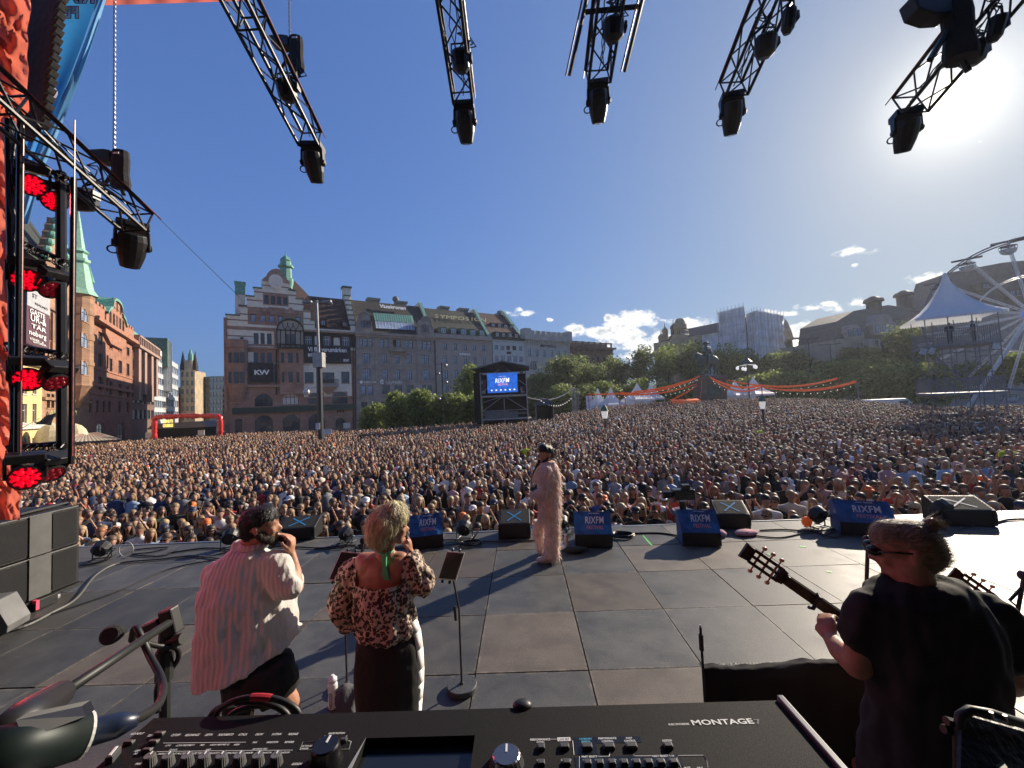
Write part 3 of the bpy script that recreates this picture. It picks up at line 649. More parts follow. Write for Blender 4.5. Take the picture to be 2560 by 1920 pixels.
 # roof light: copper sheets above sloping glass
def onroof(b,x,y,h0,h1,run,off=.15):
 lo,hi=0.0,run+3
 for _ in range(30):
  m_=(lo+hi)/2;q=b.sh(*GRc(x,y),m_)
  if q[1]>h0+(h1-h0)*(m_-.02)/run:lo=m_
  else:hi=m_
 return Vector((q[0],m_-off,q[1]+off*.4))
def panelstrip(b,xs0,xs1,ya,yb,n,mats_,nm,h0,h1,run,off,gap=.0,bars=None,skew=0):
 mb=MB();br_=MB()
 for i in range(n):
  x0=xs0+(xs1-xs0)*i/n;x1=xs0+(xs1-xs0)*(i+1)/n-gap
  def pt(x,y,o=off):return onroof(b,x,y,h0,h1,run,o)
  A,B_,C_,D=pt(x0+skew,yb(x0)),pt(x1+skew,yb(x1)),pt(x1,ya(x1)),pt(x0,ya(x0))
  mb.quad(A,B_,C_,D)
  if bars:br_.tube([A,D],bars,4)
 o=mb.obj(nm,mats_,rf)
 if bars:br_.obj('glazing_bars',m_framew if 'glass' in nm else m_copperd,o)
panelstrip(Gb,305,780,lambda x:312+(x-305)*.075,lambda x:408+(x-305)*.065,17,[m_copper],'copper_sheet',hG,hR,8,.35,bars=.05,skew=18)
panelstrip(Gb,330,800,lambda x:412+(x-330)*.06,lambda x:500+(x-330)*.05,12,[m_glassb],'sloping_glass',hG,hR,8,.3,bars=.05,skew=12)
sg=Gb.rect(c,376,215,695,290,5.5)
me=textmesh('Vasakronan',100,10,m_white,ext=.1,bold=.012)
A=onroof(Gb,378,262,hG,hR,8,.6);B=onroof(Gb,695,292,hG,hR,8,.6);T_=onroof(Gb,378,217,hG,hR,8,.6)
me=textmesh('Vasakronan',(B-A).length,(T_-A).length*.95,m_white,ext=.12,bold=.012,frame=frameof((A+B)/2+(T_-A)/2,(1,0,0),T_-A));link('lettering',me,rf)
for(x0,y0,x1,y1)in((230,128,385,170),(578,167,715,205)):
 r=Gb.rect(c,x0,y0,x1,y1,10);chm=MB();chm.b3(r[0]+.2,r[2]-.2,9.5,11,hR-.5,r[3]-.5);chm.b3(r[0],r[2],9.2,11.3,r[3]-.55,r[3]);chm.obj('chimney',mat('vent_grey',(.22,.23,.2),.7),rf)
q=Gb.sh(*GRc(580,138),10);s_=MB();s_.ell((q[0],10,q[1]),(.8,.5,.8),16,10);s_.tube([(q[0],10,hR),(q[0],10,q[1])],.1);s_.obj('dish_antenna',mat('dish_grey',(.12,.13,.13),.6),rf)
r1=Gb.rect(c,128,1130,182,1166);s_=MB();s_.lathe([(.01,0),((r1[3]-r1[1])/2,.01),((r1[3]-r1[1])/2,.1),(.01,.11)],(r1[0]+.5,-.1,(r1[1]+r1[3])/2),16,R=Matrix.Rotation(rad(90),3,'X'));s_.b3(r1[0]+.7,r1[2],-.2,-.1,r1[1]+.3,r1[3]-.3);Gb.part(s_,'round_emblem',m_white)
Gb.sign('ILMATAR',Gb.rect(c,190,1135,345,1160),m_white,bold=.015)
r1=Gb.rect(c,393,1124,445,1167);w=(r1[3]-r1[1])/2;s_=MB();s_.tube([(r1[0]+w+w*math.cos(t),-.15,r1[1]+w+w*math.sin(t))for t in[rad(40)+rad(280)*k/14 for k in range(15)]],.13,6);s_.tube([(r1[0]+w*.6,-.15,r1[1]+w),(r1[0]+w*1.7,-.15,r1[1]+w)],.12,4);Gb.part(s_,'round_emblem',m_white)
Gb.sign('CONSID',Gb.rect(c,462,1130,660,1165),m_white,bold=.005)
# --- grey house with gold roof lettering
sS=K.sh(*GRc(1068,1000))[0];OS=OA+K.u*sS
m_grey2=mat('grey_render',(0.34,0.30,0.27),.85,var=.08,scale=1.0)
S=Building('grey_rendered_house',OS,AU,'grey rendered house with a dark green roof carrying spaced gold letters');S.wm=m_grey2
for rs,kw in(([(1155,678,1208,753),(1282,684,1330,758),(1400,692,1448,763),(1515,695,1563,767),(1627,702,1675,773)],dict(cols=2,rows=1,gm=m_glassb)),([(1160,828,1210,925),(1283,833,1335,928),(1402,838,1452,930),(1520,842,1567,925),(1635,848,1680,935),(1168,998,1222,1110),(1290,1000,1340,1110),(1410,1003,1455,1110),(1175,1190,1228,1270),(1295,1190,1345,1270)],dict(cols=2,rows=2,gm=m_glassb))):S.wins(c,rs,**kw)
wS=S.sh(*GRc(1762,900))[0];hS=S.sh(*GRc(1400,618))[1]
S.wall(0,wS,hS,[m_grey2]);bd=MB();bd.b3(0,wS,.26,14,0,hS-.05);S.part(bd,'rear_wall',m_grey2)
cn=MB();cn.b3(0,wS,-.6,.1,hS-.2,hS+.15);cn.b3(0,wS,-.2,.1,hS+.15,hS+.9);r=S.rect(c,1068,1130,1762,1140);cn.b3(0,wS,-.12,0,r[1],r[3]);S.part(cn,'cornice',m_grey2)
hSr=S.sh(*GRc(1350,285),8)[1];rf=MB();slope(rf,0,wS,hS+.3,hSr,8,back=15);rf=S.part(rf,'roof',m_gtile2)
for wq in((1135,492,1185,550),(1258,500,1308,558),(1380,508,1432,568),(1492,515,1545,575),(1607,525,1655,582)):
 r=S.rect(c,*wq,.4);d=MB();d.b3(r[0]-.3,r[2]+.3,.25,4,r[1]-.3,r[3]+.3);d.obj('dormer',m_copperd,rf);S.win(r,y=0.0,hole=False,parent=rf,cols=2,rows=1,gm=m_glassb,fm=m_framew,wm=m_copperd)
for ch_,x,y in zip('SYMPOSION',(1072,1145,1225,1297,1370,1444,1502,1566,1640),(358,365,373,378,385,390,395,398,405)):
 A=onroof(S,x,y+26,hS+.3,hSr,8,.5);T_=onroof(S,x,y-26,hS+.3,hSr,8,.5);hh=(T_-A).length*.82
 me=textmesh(ch_,None if ch_!='I' else hh*.12,hh,m_gold,ext=.04,frame=frameof((A+T_)/2,(1,0,0),T_-A));link('lettering',me,rf)
for(x0,y0,x1,y1)in((1105,228,1228,266),(1345,252,1462,286)):
 r=S.rect(c,x0,y0,x1,y1,10);chm=MB();chm.b3(r[0]+.2,r[2]-.2,9.5,11,hSr-.5,r[3]-.5);chm.b3(r[0],r[2],9.2,11.3,r[3]-.55,r[3]);chm.obj('chimney',MATS['vent_grey'],rf)
S.sign('adesso',S.rect(c,1356,785,1490,822),m_white,bold=.02)
def firewall(b,sx,h0,h1,run,w=.6,m=None,pr=None):
 f=MB();f.prism([(sx,-.3,h0),(sx,run,h1+.9),(sx,run+2.5,h1+1.2),(sx,run+6,h0+2),(sx,run+6,h0)],(w,0,0));f.prism([(sx-.1,-.4,h0+.02),(sx-.1,run-.1,h1+1.0),(sx-.1,run+.5,h1+1.35),(sx-.1,-.1,h0+.5)],(w+.2,0,0),m=1)
 b.part(f,'firewall',m or[m_cream,m_copper])
firewall(Gb,wG-.5,hG,hR,8);firewall(S,wS-.5,hS,hSr,8)
q=MB();q.tube([(wG-.1,-.25,0),(wG-.1,-.25,hG)],.12);Gb.part(q,'drainpipe',m_iron)
# --- pale blue house with red-brown roof
sW=K.sh(*BWc(256,600))[0];OW=OA+K.u*sW;c=BWc
m_pale=mat('pale_blue_render',(0.50,0.54,0.53),.85,var=.06,scale=1)
Wb=Building('pale_blue_house',OW,AU,'narrow pale blue house with two rows of dormers in its red brown roof');Wb.wm=m_pale
Wb.wins(c,[(272,498,320,555),(345,502,397,560),(568,512,612,570),(275,627,328,700),(350,630,402,703),(425,632,478,703),(500,635,550,707),(572,640,620,708)],cols=2,rows=1,gm=m_glassb)
Wb.wins(c,[(420,505,468,562),(493,508,543,565)],cols=2,rows=1,gm=m_open)
for y in(770,900,1020):Wb.wins(c,[(x,y,x+50,y+75)for x in(280,352,428,503,577)],cols=2,rows=1)
wW=Wb.sh(*BWc(640,600))[0];hW=Wb.sh(*BWc(440,430))[1]
Wb.wall(0,wW,hW,[m_pale]);bd=MB();bd.b3(0,wW,.26,14,0,hW-.05);Wb.part(bd,'rear_wall',m_pale)
cn=MB();cn.b3(0,wW,-.5,.1,hW-.2,hW+.2);r=Wb.rect(c,425,582,475,610);cn.b3(r[0],r[2],-.1,0,r[1],r[3]);Wb.part(cn,'cornice',m_dark)
hWr=Wb.sh(*BWc(330,130),9)[1];rf=MB();slope(rf,0,wW,hW+.1,hWr,9,back=16);rf=Wb.part(rf,'roof',m_rt)
for i,wq in enumerate(((295,350,328,398),(373,357,406,402),(452,360,485,407),(530,365,562,412),(245,242,277,285),(322,248,355,292),(397,255,430,298),(473,262,508,305))):
 yy=1.0 if i<4 else 4.6;r=Wb.rect(c,*wq,yy-.6);d=MB();d.b3(r[0]-.35,r[2]+.35,yy-.45,yy+3.5,r[1]-.3,r[3]+.3);d.obj('dormer',m_dark,rf);Wb.win(r,y=yy-.7,hole=False,parent=rf,cols=2,rows=1,gm=m_glassb,fm=m_framew,wm=m_dark)
r=Wb.rect(c,298,100,388,135,11);d=MB();d.b3(r[0],r[2],10,12.5,hWr-.5,r[3]-.4);d.b3(r[0]+.8,r[2]-.8,10.5,12,r[3]-.4,r[3]+.4);d.obj('chimney',MATS['vent_grey'],rf)
firewall(Wb,wW-.5,hW,hWr,9)
# --- crenellated grey house
sB=K.sh(*BWc(642,700))[0];OB=OA+K.u*sB
m_gr3=mat('grey_green_stone',(0.42,0.42,0.39),.85,var=.1,scale=.8)
B3=Building('crenellated_house',OB,AU,'pale grey house with a crenellated parapet and dark law firm lettering');B3.wm=m_gr3
B3.wins(c,[(683,548,718,640),(775,553,810,643),(865,557,900,645),(955,562,988,648),(1040,568,1072,650),(1122,570,1150,650)],cols=1,rows=2,gm=m_glassb,fm=m_frame)
B3.wins(c,[(710,697,795,803),(893,700,968,800),(1060,703,1130,800)],kind='arch',cols=3,rows=1,fm=m_framew)
B3.wins(c,[(715,853,803,945),(722,1018,808,1115),(905,853,985,945),(905,1018,985,1115)],cols=3,rows=1,fm=m_gr3)
wB=B3.sh(*BWc(1196,600))[0];hB=B3.sh(*BWc(900,385))[1]
B3.wall(0,wB,hB,[m_gr3]);bd=MB();bd.b3(0,wB,.26,14,0,hB-.4);B3.part(bd,'rear_wall',m_gr3)
pr=MB();hm=B3.sh(*BWc(900,448))[1];pr.b3(-.2,wB+.2,-.8,-.02,hm,hB);n=9
for i in range(n):x=.2+(wB-1.4)*i/(n-1);pr.b3(x-.2,x+1.1,-.82,-.1,hB,hB+1.0)
for x0,x1 in((-.2,1.9),(wB-1.5,wB+.3)):pr.b3(x0,x1,-.95,1.2,hm,hB+1.5)
pr.b3(.1,wB-.1,-.86,-.80,hB-.5,hB-.3)
for i in range(20):x=.3+(wB-.9)*i/19;pr.prism([(x,-.02,hm-1.4),(x,-.75,hm),(x,-.02,hm)],(.45,0,0))
B3.part(pr,'parapet',m_gr3)
B3.sign('SETTERWALLS',B3.rect(c,862,503,1022,530),m_dark,bold=.02);r=B3.rect(c,833,485,860,520);s_=MB();s_.prism([(r[0],-.15,r[1]),(r[2],-.15,r[1]),(r[2],-.15,r[1]+.8),(r[0]+.6,-.15,r[3]),(r[0],-.15,r[3]-.5)],(0,.13,0));B3.part(s_,'emblem',m_dark)
# --- dark brown brick house with arched windows
sD=K.sh(*BWc(1200,700))[0];OD=OA+K.u*(sD+.5)
m_brn=matstone('brown_brick',(0.15,0.09,0.07),(0.12,0.072,0.06),.5,.2,.8)
D=Building('brown_brick_house',OD,AU,'dark brown brick house with round arched windows and an open roof balustrade');D.wm=m_brn
D.wins(c,[(x-18,635,x+18,712)for x in(1268,1340,1420,1480,1540,1610,1668)],kind='arch',cols=2,rows=1)
D.wins(c,[(x-12,548,x+14,576)for x in(1270,1330,1400,1465,1535,1600,1660)],cols=1,rows=1)
wD=D.sh(*BWc(1718,600))[0];hD=D.sh(*BWc(1450,525))[1]
D.wall(0,wD,hD,[m_brn]);bd=MB();bd.b3(0,wD,.26,16,0,hD-.1);D.part(bd,'rear_wall',m_brn)
cn=MB();cn.b3(-.1,wD+.7,-.8,.1,hD-.5,hD);r=D.rect(c,1200,590,1718,605);cn.b3(0,wD+.2,-.25,0,r[1],r[3])
for i in range(30):x=wD*i/30;cn.b3(x,x+.3,-.6,0,hD-1.0,hD-.5)
D.part(cn,'cornice',m_brn)
ht=D.sh(*BWc(1450,462))[1];bl=MB();bl.b3(0,wD,.2,.6,ht-.3,ht);bl.b3(0,wD,6,6.4,ht-.3,ht)
for i in range(8):x=wD*i/7;bl.b3(max(0,x-.3),min(wD,x+.3),.15,.65,hD,ht+.1)
for i in range(7):x=wD*i/7;bl.b3(x+.3,x+wD/7-.3,.3,.5,hD,hD+(ht-hD)*(.75 if i<6 else .2))
D.part(bl,'balustrade',m_brn)
# ------------------------------------------------------------------ left side of the square, running away up the street
OL=P(223,1055,62.3);OL=Vector((OL.x,OL.y,0));c=LFc
VU=Vector((math.sin(AV),math.cos(AV),0))
def lsh(px,py):
 r=ray(px,py);n=Vector((-VU.y,VU.x,0));t=(OL-CAM).dot(n)/r.dot(n);w=CAM+r*t;return(w-OL).dot(VU),w.z
m_rb=matstone('red_brown_sandstone',(0.40,0.185,0.115),(0.30,0.14,0.09),1.0,.45,.7)
m_rbs=mat('red_brown_smooth',(0.38,0.18,0.115),.85,var=.15,scale=1.5)
m_tan=matstone('tan_sandstone',(0.42,0.25,0.15),(0.32,0.18,0.11),.8,.35,.7)
# --- red brown sandstone palace
R1=Building('sandstone_palace',OL,AV,'long red brown sandstone palace with a curved green copper gable over five arched openings');R1.wm=m_rbs
w1=lsh(*c(712,1000))[0];h1=lsh(*c(480,480))[1]
for ys in((735,860),(960,1090)):
 R1.wins(c,[(295,ys[0]-30,318,ys[1]-25),(378,ys[0]-10,422,ys[1]-5),(460,ys[0]+5,480,ys[1]+15),(488,ys[0]+40,518,ys[1]+45),(578,ys[0]+62,612,ys[1]+62),(658,ys[0]+90,686,ys[1]+88)],cols=2,rows=2)
R1.wins(c,[(295,480,316,600),(378,515,422,640),(488,585,520,680),(578,610,612,705),(658,665,686,750)],cols=2,rows=2)
for x in(300,372,436,490,588,668):R1.wins(c,[(x-13,1180+(x-300)*.07,x+15,1310)],cols=2,rows=2)
R1.wins(c,[(360,1410,440,1600),(570,1405,640,1600)],kind='arch',cols=2,rows=2)
R1.wall(0,w1,h1,[m_rb]);b=MB();b.b3(0,w1,.26,14,0,h1-.1);R1.part(b,'rear_wall',m_rb)
cn=MB();cn.b3(-.1,w1+.1,-1.1,.1,h1-.3,h1+.35);r=R1.rect(c,300,1120,700,1132);cn.b3(0,w1,-.3,0,r[1]+1,r[1]+1.5)
for hh in(.62,.42):cn.b3(0,w1,-.15,0,h1*hh,h1*hh+.25)
R1.part(cn,'cornice',m_rbs)
pa=MB();pa.b3(0,w1,-.3,.3,h1+.35,h1+2.6);n=14
for i in range(n):x=w1*i/n;pa.b3(x,x+w1/n*.55,-.35,.35,h1+2.6,h1+3.1)
R1.part(pa,'parapet',m_rbs)
# curved gable
g0,g1=lsh(*c(430,300))[0],lsh(*c(612,400))[0];gc_=(g0+g1)/2;gw=(g1-g0)/2;gt=lsh(*c(500,190))[1]
gp=MB();pr=[(gc_+gw*a,-.5,h1+(gt-h1)*b_)for a,b_ in((-1.15,-.25),(-1.1,.35),(-.85,.55),(-.6,.62),(-.5,.85),(-.3,.97),(0,1),(.3,.97),(.5,.85),(.6,.62),(.85,.55),(1.1,.35),(1.15,-.25),(.6,-.5),(-.6,-.5))]
gp.prism(pr[::-1],(0,1.2,0));go=R1.part(gp,'curved_gable',m_rbs)
gk=MB()
for a,b_ in zip(pr[1:11],pr[2:12]):gk.add([(a[0],-.8,a[2]),(b_[0],-.8,b_[2]),(b_[0],2.5,b_[2]),(a[0],2.5,a[2]),(a[0],-.8,a[2]+.45),(b_[0],-.8,b_[2]+.45),(b_[0],2.5,b_[2]+.45),(a[0],2.5,a[2]+.45)],[(1,0,4,5),(0,1,2,3)[::-1],(4,5,6,7),(2,3,7,6)])
gk.obj('copper_coping',m_copper,go)
for k in range(5):
 x=gc_+gw*(-.72+.36*k);R1.win((x-gw*.1,h1+.6,x+gw*.1,h1+3.0),kind='arch',cols=1,rows=1,y=-.72,hole=False,parent=go,gm=m_open,wm=m_rbs)
for k in range(3):
 x=gc_+gw*(-.4+.4*k);R1.win((x-gw*.06,h1+4.0,x+gw*.06,h1+5.8),kind='arch',cols=1,rows=1,y=-.72,hole=False,parent=go,gm=m_open,wm=m_rbs)
rf=MB();slope(rf,0,w1,h1,h1+7,5,back=14);rf=R1.part(rf,'roof',m_copper)
q=MB()
for i in range(9):
 x=2+i*.9;q.tube([(x,4,h1+6.5),(x,4,h1+9)],.08,4)
q.tube([(2,4,h1+9),(9.2,4,h1+9)],.1,4);q.tube([(2,4,h1+8.2),(9.2,4,h1+8.2)],.06,4);q.obj('roof_railing',m_iron,rf)
# --- tan corner house with copper spire (towards the stage)
s_t=lsh(*c(40,1000))[0];s_y=lsh(105,1000)[0]
OT=OL+VU*s_y;T1=Building('turreted_stone_house',OT,AV,'tan carved stone house with a tall green copper spire');T1.wm=m_tan
wT=-s_y;hT=T1.sh(150,690)[1]
def tr(x0,y0,x1,y1):return T1.rect(lambda a,b:(a,b),x0,y0,x1,y1)
for y0,y1 in((795,850),(905,950),(985,1020)):
 for x0 in(117,128,140):T1.win(tr(x0,y0,x0+8,y1),cols=1,rows=2)
for y0,y1 in((740,790),(900,950)):
 T1.win(tr(160,y0,168,y1),kind='arch',cols=1,rows=2);T1.win(tr(172,y0,180,y1),kind='arch',cols=1,rows=2)
T1.wall(0,wT,hT,[m_tan]);b=MB();b.b3(0,wT,.26,14,0,hT-.1);T1.part(b,'rear_wall',m_tan)
# gable towards the square
ap=T1.sh(136,545);gl=T1.sh(100,690);gr_=T1.sh(172,690)
gg=MB();st=[(gl[0],hT)]+[(gl[0]+(ap[0]-gl[0])*k/6,hT+(ap[1]-hT)*(k if j else k-.55)/6)for k in range(1,7)for j in(0,1)]+[(ap[0]+(gr_[0]-ap[0])*k/6,hT+(ap[1]-hT)*(1-(k-.45 if j else k-1)/6))for k in range(1,7)for j in(0,1)]+[(gr_[0],hT)]
gg.prism([(x,-.1,z)for x,z in st][::-1],(0,.8,0));gg=T1.part(gg,'stepped_gable',m_tan)
cv=MB()
for k in range(1,7):cv.ell((gl[0]+(ap[0]-gl[0])*k/6,-.2,hT+(ap[1]-hT)*(k-.3)/6),(.5,.45,.5),8,6);cv.ell((ap[0]+(gr_[0]-ap[0])*(k-.2)/6,-.2,hT+(ap[1]-hT)*(1-(k-.6)/6)),(.45,.45,.45),8,6)
cv.obj('copper_scrolls',m_copper,gg,kind='stuff')
rf=MB();slope(rf,-5,wT*.75,hT,T1.sh(110,572,6)[1],6,back=14);T1.part(rf,'roof',m_gtile2)
# round corner turret with spire
cxt=T1.sh(*c(150,600))[0];Rt=1.75;zb=T1.sh(*c(215,1060))[1];zt=T1.sh(*c(215,195))[1]
tu=MB();tu.lathe([(.3,zb-3.2),(Rt*.55,zb-1.8),(Rt*.9,zb-.4),(Rt*1.05,zb),(Rt,zb+.3)]+[(Rt*k,zb+(zt-zb)*z)for z,k in((.22,1),(.22,1.06),(.26,1.06),(.26,1),(.5,1),(.5,1.06),(.56,1.06),(.56,1),(.78,1),(.78,1.06),(.82,1.06),(.82,1),(.96,1),(1,1.12))],(cxt,-.2,0),12);tuo=T1.part(tu,'corner_turret',m_tan)
for yy in((280,415),(525,672),(795,940)):
 for dx,wpx in((0,60),):
  r=T1.rect(c,184,yy[0],246,yy[1],-Rt);T1.win(r,kind='arch',cols=2,rows=2,y=-Rt-.42,hole=False,parent=tuo,gm=m_glassb,wm=m_tan)
zs=T1.sh(192,520)[1];zq=(zs-zt);sp=MB();sp.lathe([(Rt*1.3,zt),(Rt*1.0,zt+zq*.07),(Rt*.62,zt+zq*.36),(Rt*.78,zt+zq*.38),(Rt*.78,zt+zq*.41),(Rt*.6,zt+zq*.42),(Rt*.56,zt+zq*.47),(Rt*.72,zt+zq*.49),(Rt*.45,zt+zq*.53),(Rt*.25,zt+zq*.75),(.05,zs)],(cxt,-.2,0),8);sp=T1.part(sp,'copper_spire',mat('copper_bright',(0.26,0.50,0.37),.6,var=.15,scale=2))
d=MB();d.lathe([(.6,0),(.62,.1),(.02,2.6)],(cxt+Rt*.9,-Rt*.6,zt+2.5),6);d.obj('spire_dormer',m_copper,sp)
cn=MB()
for hh in(.3,.55,.78,.99):cn.b3(0,wT,-.3,0,hT*hh,hT*hh+.35)
for i in range(10):cn.b3(wT*(i+.3)/10,wT*(i+.3)/10+.35,-.22,0,hT*.56,hT*.77)
T1.part(cn,'carved_bands',m_tan,kind='stuff')
T1.sign('APOTEKET',T1.rect(lambda a,b:(a,b),113,1026,186,1040),m_gold,y=-.3)
# bill board on its left wall
r=tr(46,730,106,868);bb=MB();bb.b3(r[0],r[2],-.6,-.3,r[1],r[3]);bb=T1.part(bb,'hanging_banner',[mat('banner_plum',(0.10,0.045,0.06),.7,var=.06)]);
r2=tr(46,730,106,775);b2=MB();b2.b3(r2[0],r2[2],-.66,-.601,r2[1],r2[3]);b2.obj('banner_head',mat('banner_pale',(.42,.42,.44),.7),bb)
for tx,rr,mm in(('ST',(58,734,72,744),m_dark),('MALMÖ',(66,761,99,768),m_dark),('GASTE',(52,777,92,790),m_white),('UR-&',(54,792,95,808),m_white),('TÄR',(56,812,95,825),m_white),('neberg',(50,829,95,846),m_white),('SÖDER · &',(52,847,88,853),m_white),('GATORNA',(60,856,95,861),m_white)):
 T1.sign(tx,T1.rect(lambda a,b:(a,b),*rr),mm,y=-.68,ext=.01,parent=bb)
 # --- yellow house
OY=OT-VU*22;Yh=Building('yellow_house',OY,AV,'pale yellow plastered house with white framed windows behind the light tower');m_yel=mat('yellow_plaster',(0.62,0.50,0.24),.85,var=.05,scale=1);Yh.wm=m_framew;c0=lambda a,b:(a,b)
for x in(56,81):
 for y0,y1 in((1010,1058),(958,985)):Yh.win(Yh.rect(c0,x,y0,x+11,y1),cols=2,rows=2,fm=m_framew,wm=m_framew)
for x in(30,6,-20):
 for y0,y1 in((1010,1058),(958,985)):Yh.win(Yh.rect(c0,x,y0,x+11,y1),cols=2,rows=2,fm=m_framew,wm=m_framew)
Yh.win(Yh.rect(c0,80,1093,96,1130),kind='arch',cols=1,rows=1,fm=m_framew,wm=m_framew);Yh.win(Yh.rect(c0,48,1090,74,1130),kind='arch',cols=2,rows=1,fm=m_framew,wm=m_framew)
hY=Yh.sh(80,905)[1];Yh.wall(0,22,hY,[m_yel]);b=MB();b.b3(0,22,.26,14,0,hY-.1);Yh.part(b,'rear_wall',m_yel)
cn=MB();zz=Yh.sh(80,1072)[1];cn.b3(0,22,-.35,0,zz,zz+.5);cn.b3(0,22,-.5,0,hY-.4,hY);Yh.part(cn,'cornice',m_framew)
rf=MB();slope(rf,0,21.5,hY,hY+6,5);Yh.part(rf,'roof',m_gtile)
# --- 1960s house with loggia band, white offices, dark slab, small red house, spired tower house
def box_house(name,x0,x1,ytop,xt,label,wm,rows,cols_,glass=None,fm=None,depth=14,roofm=None,rise=0,win_kind='sq',dark_frame=True,setback=0.0,wk=(2,1),h0=3.5,fill=.7):
 a=lsh(*c(x0,1100))[0];b_=lsh(*c(x1,1100))[0];top=lsh(*c(xt,ytop))[1]
 B=Building(name,OL+VU*a,AV,label);B.wm=wm;w=b_-a;fh=(top-h0-1)/rows
 for i in range(rows):
  for j in range(cols_):
   cw=w/cols_;B.win((cw*j+cw*(1-fill)/2,h0+fh*i+fh*.25,cw*j+cw*(1+fill)/2,h0+fh*i+fh*.85),cols=wk[0],rows=wk[1],gm=glass or m_glassb,fm=fm or m_frame)
 B.wall(0,w,top,[wm]);bd=MB();bd.b3(0,w,.26,depth,0,top-.05);B.part(bd,'rear_wall',wm)
 if roofm:rf=MB();slope(rf,0,w,top,top+rise,rise*.8,back=depth);B.part(rf,'roof',roofm)
 return B,w,top
B,w,tp=box_house('loggia_office_house',714,930,600,800,'brown office house with a row of small square roof loggias and green copper roof',mat('brown_panel',(0.17,0.10,0.08),.8,var=.1,scale=.6),5,5,m_glass,fill=.8,roofm=m_copper,rise=4)
lg=MB();hl=tp;lg.b3(-.2,w+.2,-1.3,.2,hl-2.6,hl-2.0);lg.b3(-.2,w+.2,-1.3,.2,hl-.3,hl+.1);n=13
for i in range(n+1):x=w*i/n;lg.b3(x-.25,x+.25,-1.2,.2,hl-2.0,hl-.3)
lg=B.part(lg,'loggia',mat('loggia_stone',(0.36,0.24,0.19),.8));pp=MB()
for k,x in enumerate((.04,.3,.62,.88)):pp=MB();pp.b3(w*x,w*x+w*.1,-.9,0,hl*(.45 if k%2 else .38),hl-2.7);B.part(pp,'pilaster',MATS['loggia_stone'])
B,w,tp=box_house('white_office_house',932,1045,690,985,'white office house with long ribbon windows',mat('white_panel',(0.50,0.52,0.54),.6,var=.05),6,5,fill=.92)
B2,w2,tp2=box_house('dark_slab_office',1022,1066,600,1040,'dark glazed slab with vertical white fins above the street',m_dark,6,2,m_glass,depth=10)
fn=MB()
for i in range(4):fn.b3(w2*i/3-.12,w2*i/3+.12,-1.0,0,tp2*.45,tp2+.2)
B2.part(fn,'white_fins',m_framew,kind='stuff');fn=MB();fn.b3(-2,-.1,-1.2,8,tp2*.7,tp2);B2.part(fn,'dark_wing',m_copperd)
box_house('grey_white_office_house',1068,1168,800,1110,'pale office house with a flat thin roof farther up the street',mat('pale_panel',(0.44,0.47,0.50),.6,var=.05),5,4,fill=.9)
B,w,tp=box_house('small_red_house',1166,1256,1150,1210,'small salmon red house with white dormers near the end of the street',mat('salmon_render',(0.45,0.17,0.11),.8),2,6,m_glass,fm=m_framew,fill=.5,roofm=m_gtile,rise=8,h0=4)
for i in range(5):
 x=w*(i+.5)/5;d=MB();d.b3(x-.8,x+.8,.8,4,tp+1,tp+3.4);d=d.obj('dormer',m_framew,B.root);B.win((x-.5,tp+1.3,x+.5,tp+3.0),y=.5,hole=False,parent=d,cols=2,rows=1)
 # spired tower house at the street bend
zz=150.0;o=P(488-14+0,1000,zz)
def far_box(name,x0,x1,ytop,Z,label,ang,wm,rows,cols_,**k):
 a=P(x0,1040,Z);B=Building(name,(a.x,a.y),ang,label);B.wm=wm;w=B.sh(x1,1040)[0];top=B.sh((x0+x1)/2,ytop)[1];fh=(top-3)/rows;fl=k.get('fill',.5)
 for i in range(rows):
  for j in range(cols_):
   cw=w/cols_;B.win((cw*j+cw*(1-fl)/2,3+fh*i+fh*.2,cw*j+cw*(1+fl)/2,3+fh*i+fh*.8),cols=k.get('wc',1),rows=1,gm=k.get('gm',m_glass),fm=k.get('fm',m_frame),kind=k.get('kind','sq'))
 B.wall(0,w,top,[wm]);bd=MB();bd.b3(0,w,.26,k.get('depth',12),0,top-.05);B.part(bd,'rear_wall',wm)
 return B,w,top
m_ochre=matstone('ochre_brick',(0.46,0.36,0.23),(0.37,0.29,0.19),.8,.4,.8)
Bt,w,tp=far_box('spired_tower_house',451,487,925,140,'ochre brick tower house with a thin green spire at the far end of the street',AU+.2,m_ochre,6,3,kind='arch')
t=MB();t.b3(w*.25,w*.8,.3,5,tp,tp+3.5);tpo=Bt.part(t,'tower_stage',m_ochre)
s_=MB();zt_=Bt.sh(472,868)[1];s_.lathe([(w*.23,tp+3.5),(w*.2,tp+4),(w*.17,tp+6),(w*.12,tp+6.5),(.05,zt_)],(w*.55,2.5,0),8);s_.obj('spire',m_copper,tpo)
for x in(.08,.95):s_=MB();s_.lathe([(.9,tp-.2),(.9,tp+1.5),(.05,tp+7)],(w*x,1.5,0),6);s_.obj('corner_pinnacle',m_dark,tpo)
far_box('bluish_glass_office',524,566,940,130,'pale blue glass office block at the street end',AU+.35,mat('blue_cladding',(0.22,0.32,0.36),.3),6,5,fill=.86,gm=m_glassb)
far_box('dark_glass_office',489,526,942,150,'dark green glazed office block beside the pale blue one',AU+.3,mat('dark_green_cladding',(0.05,0.075,0.07),.3),7,5,fill=.86)
far_box('grey_street_house',556,588,968,118,'narrow grey house glimpsed between the glass office and the gabled corner house',AU+.9,mat('dim_grey',(0.15,0.15,0.15),.7),6,5,wc=1,depth=8)
far_box('pale_far_house',556,600,985,190,'pale far house closing the side street',AU,mat('pale_far',(0.32,0.33,0.35),.7),5,5)
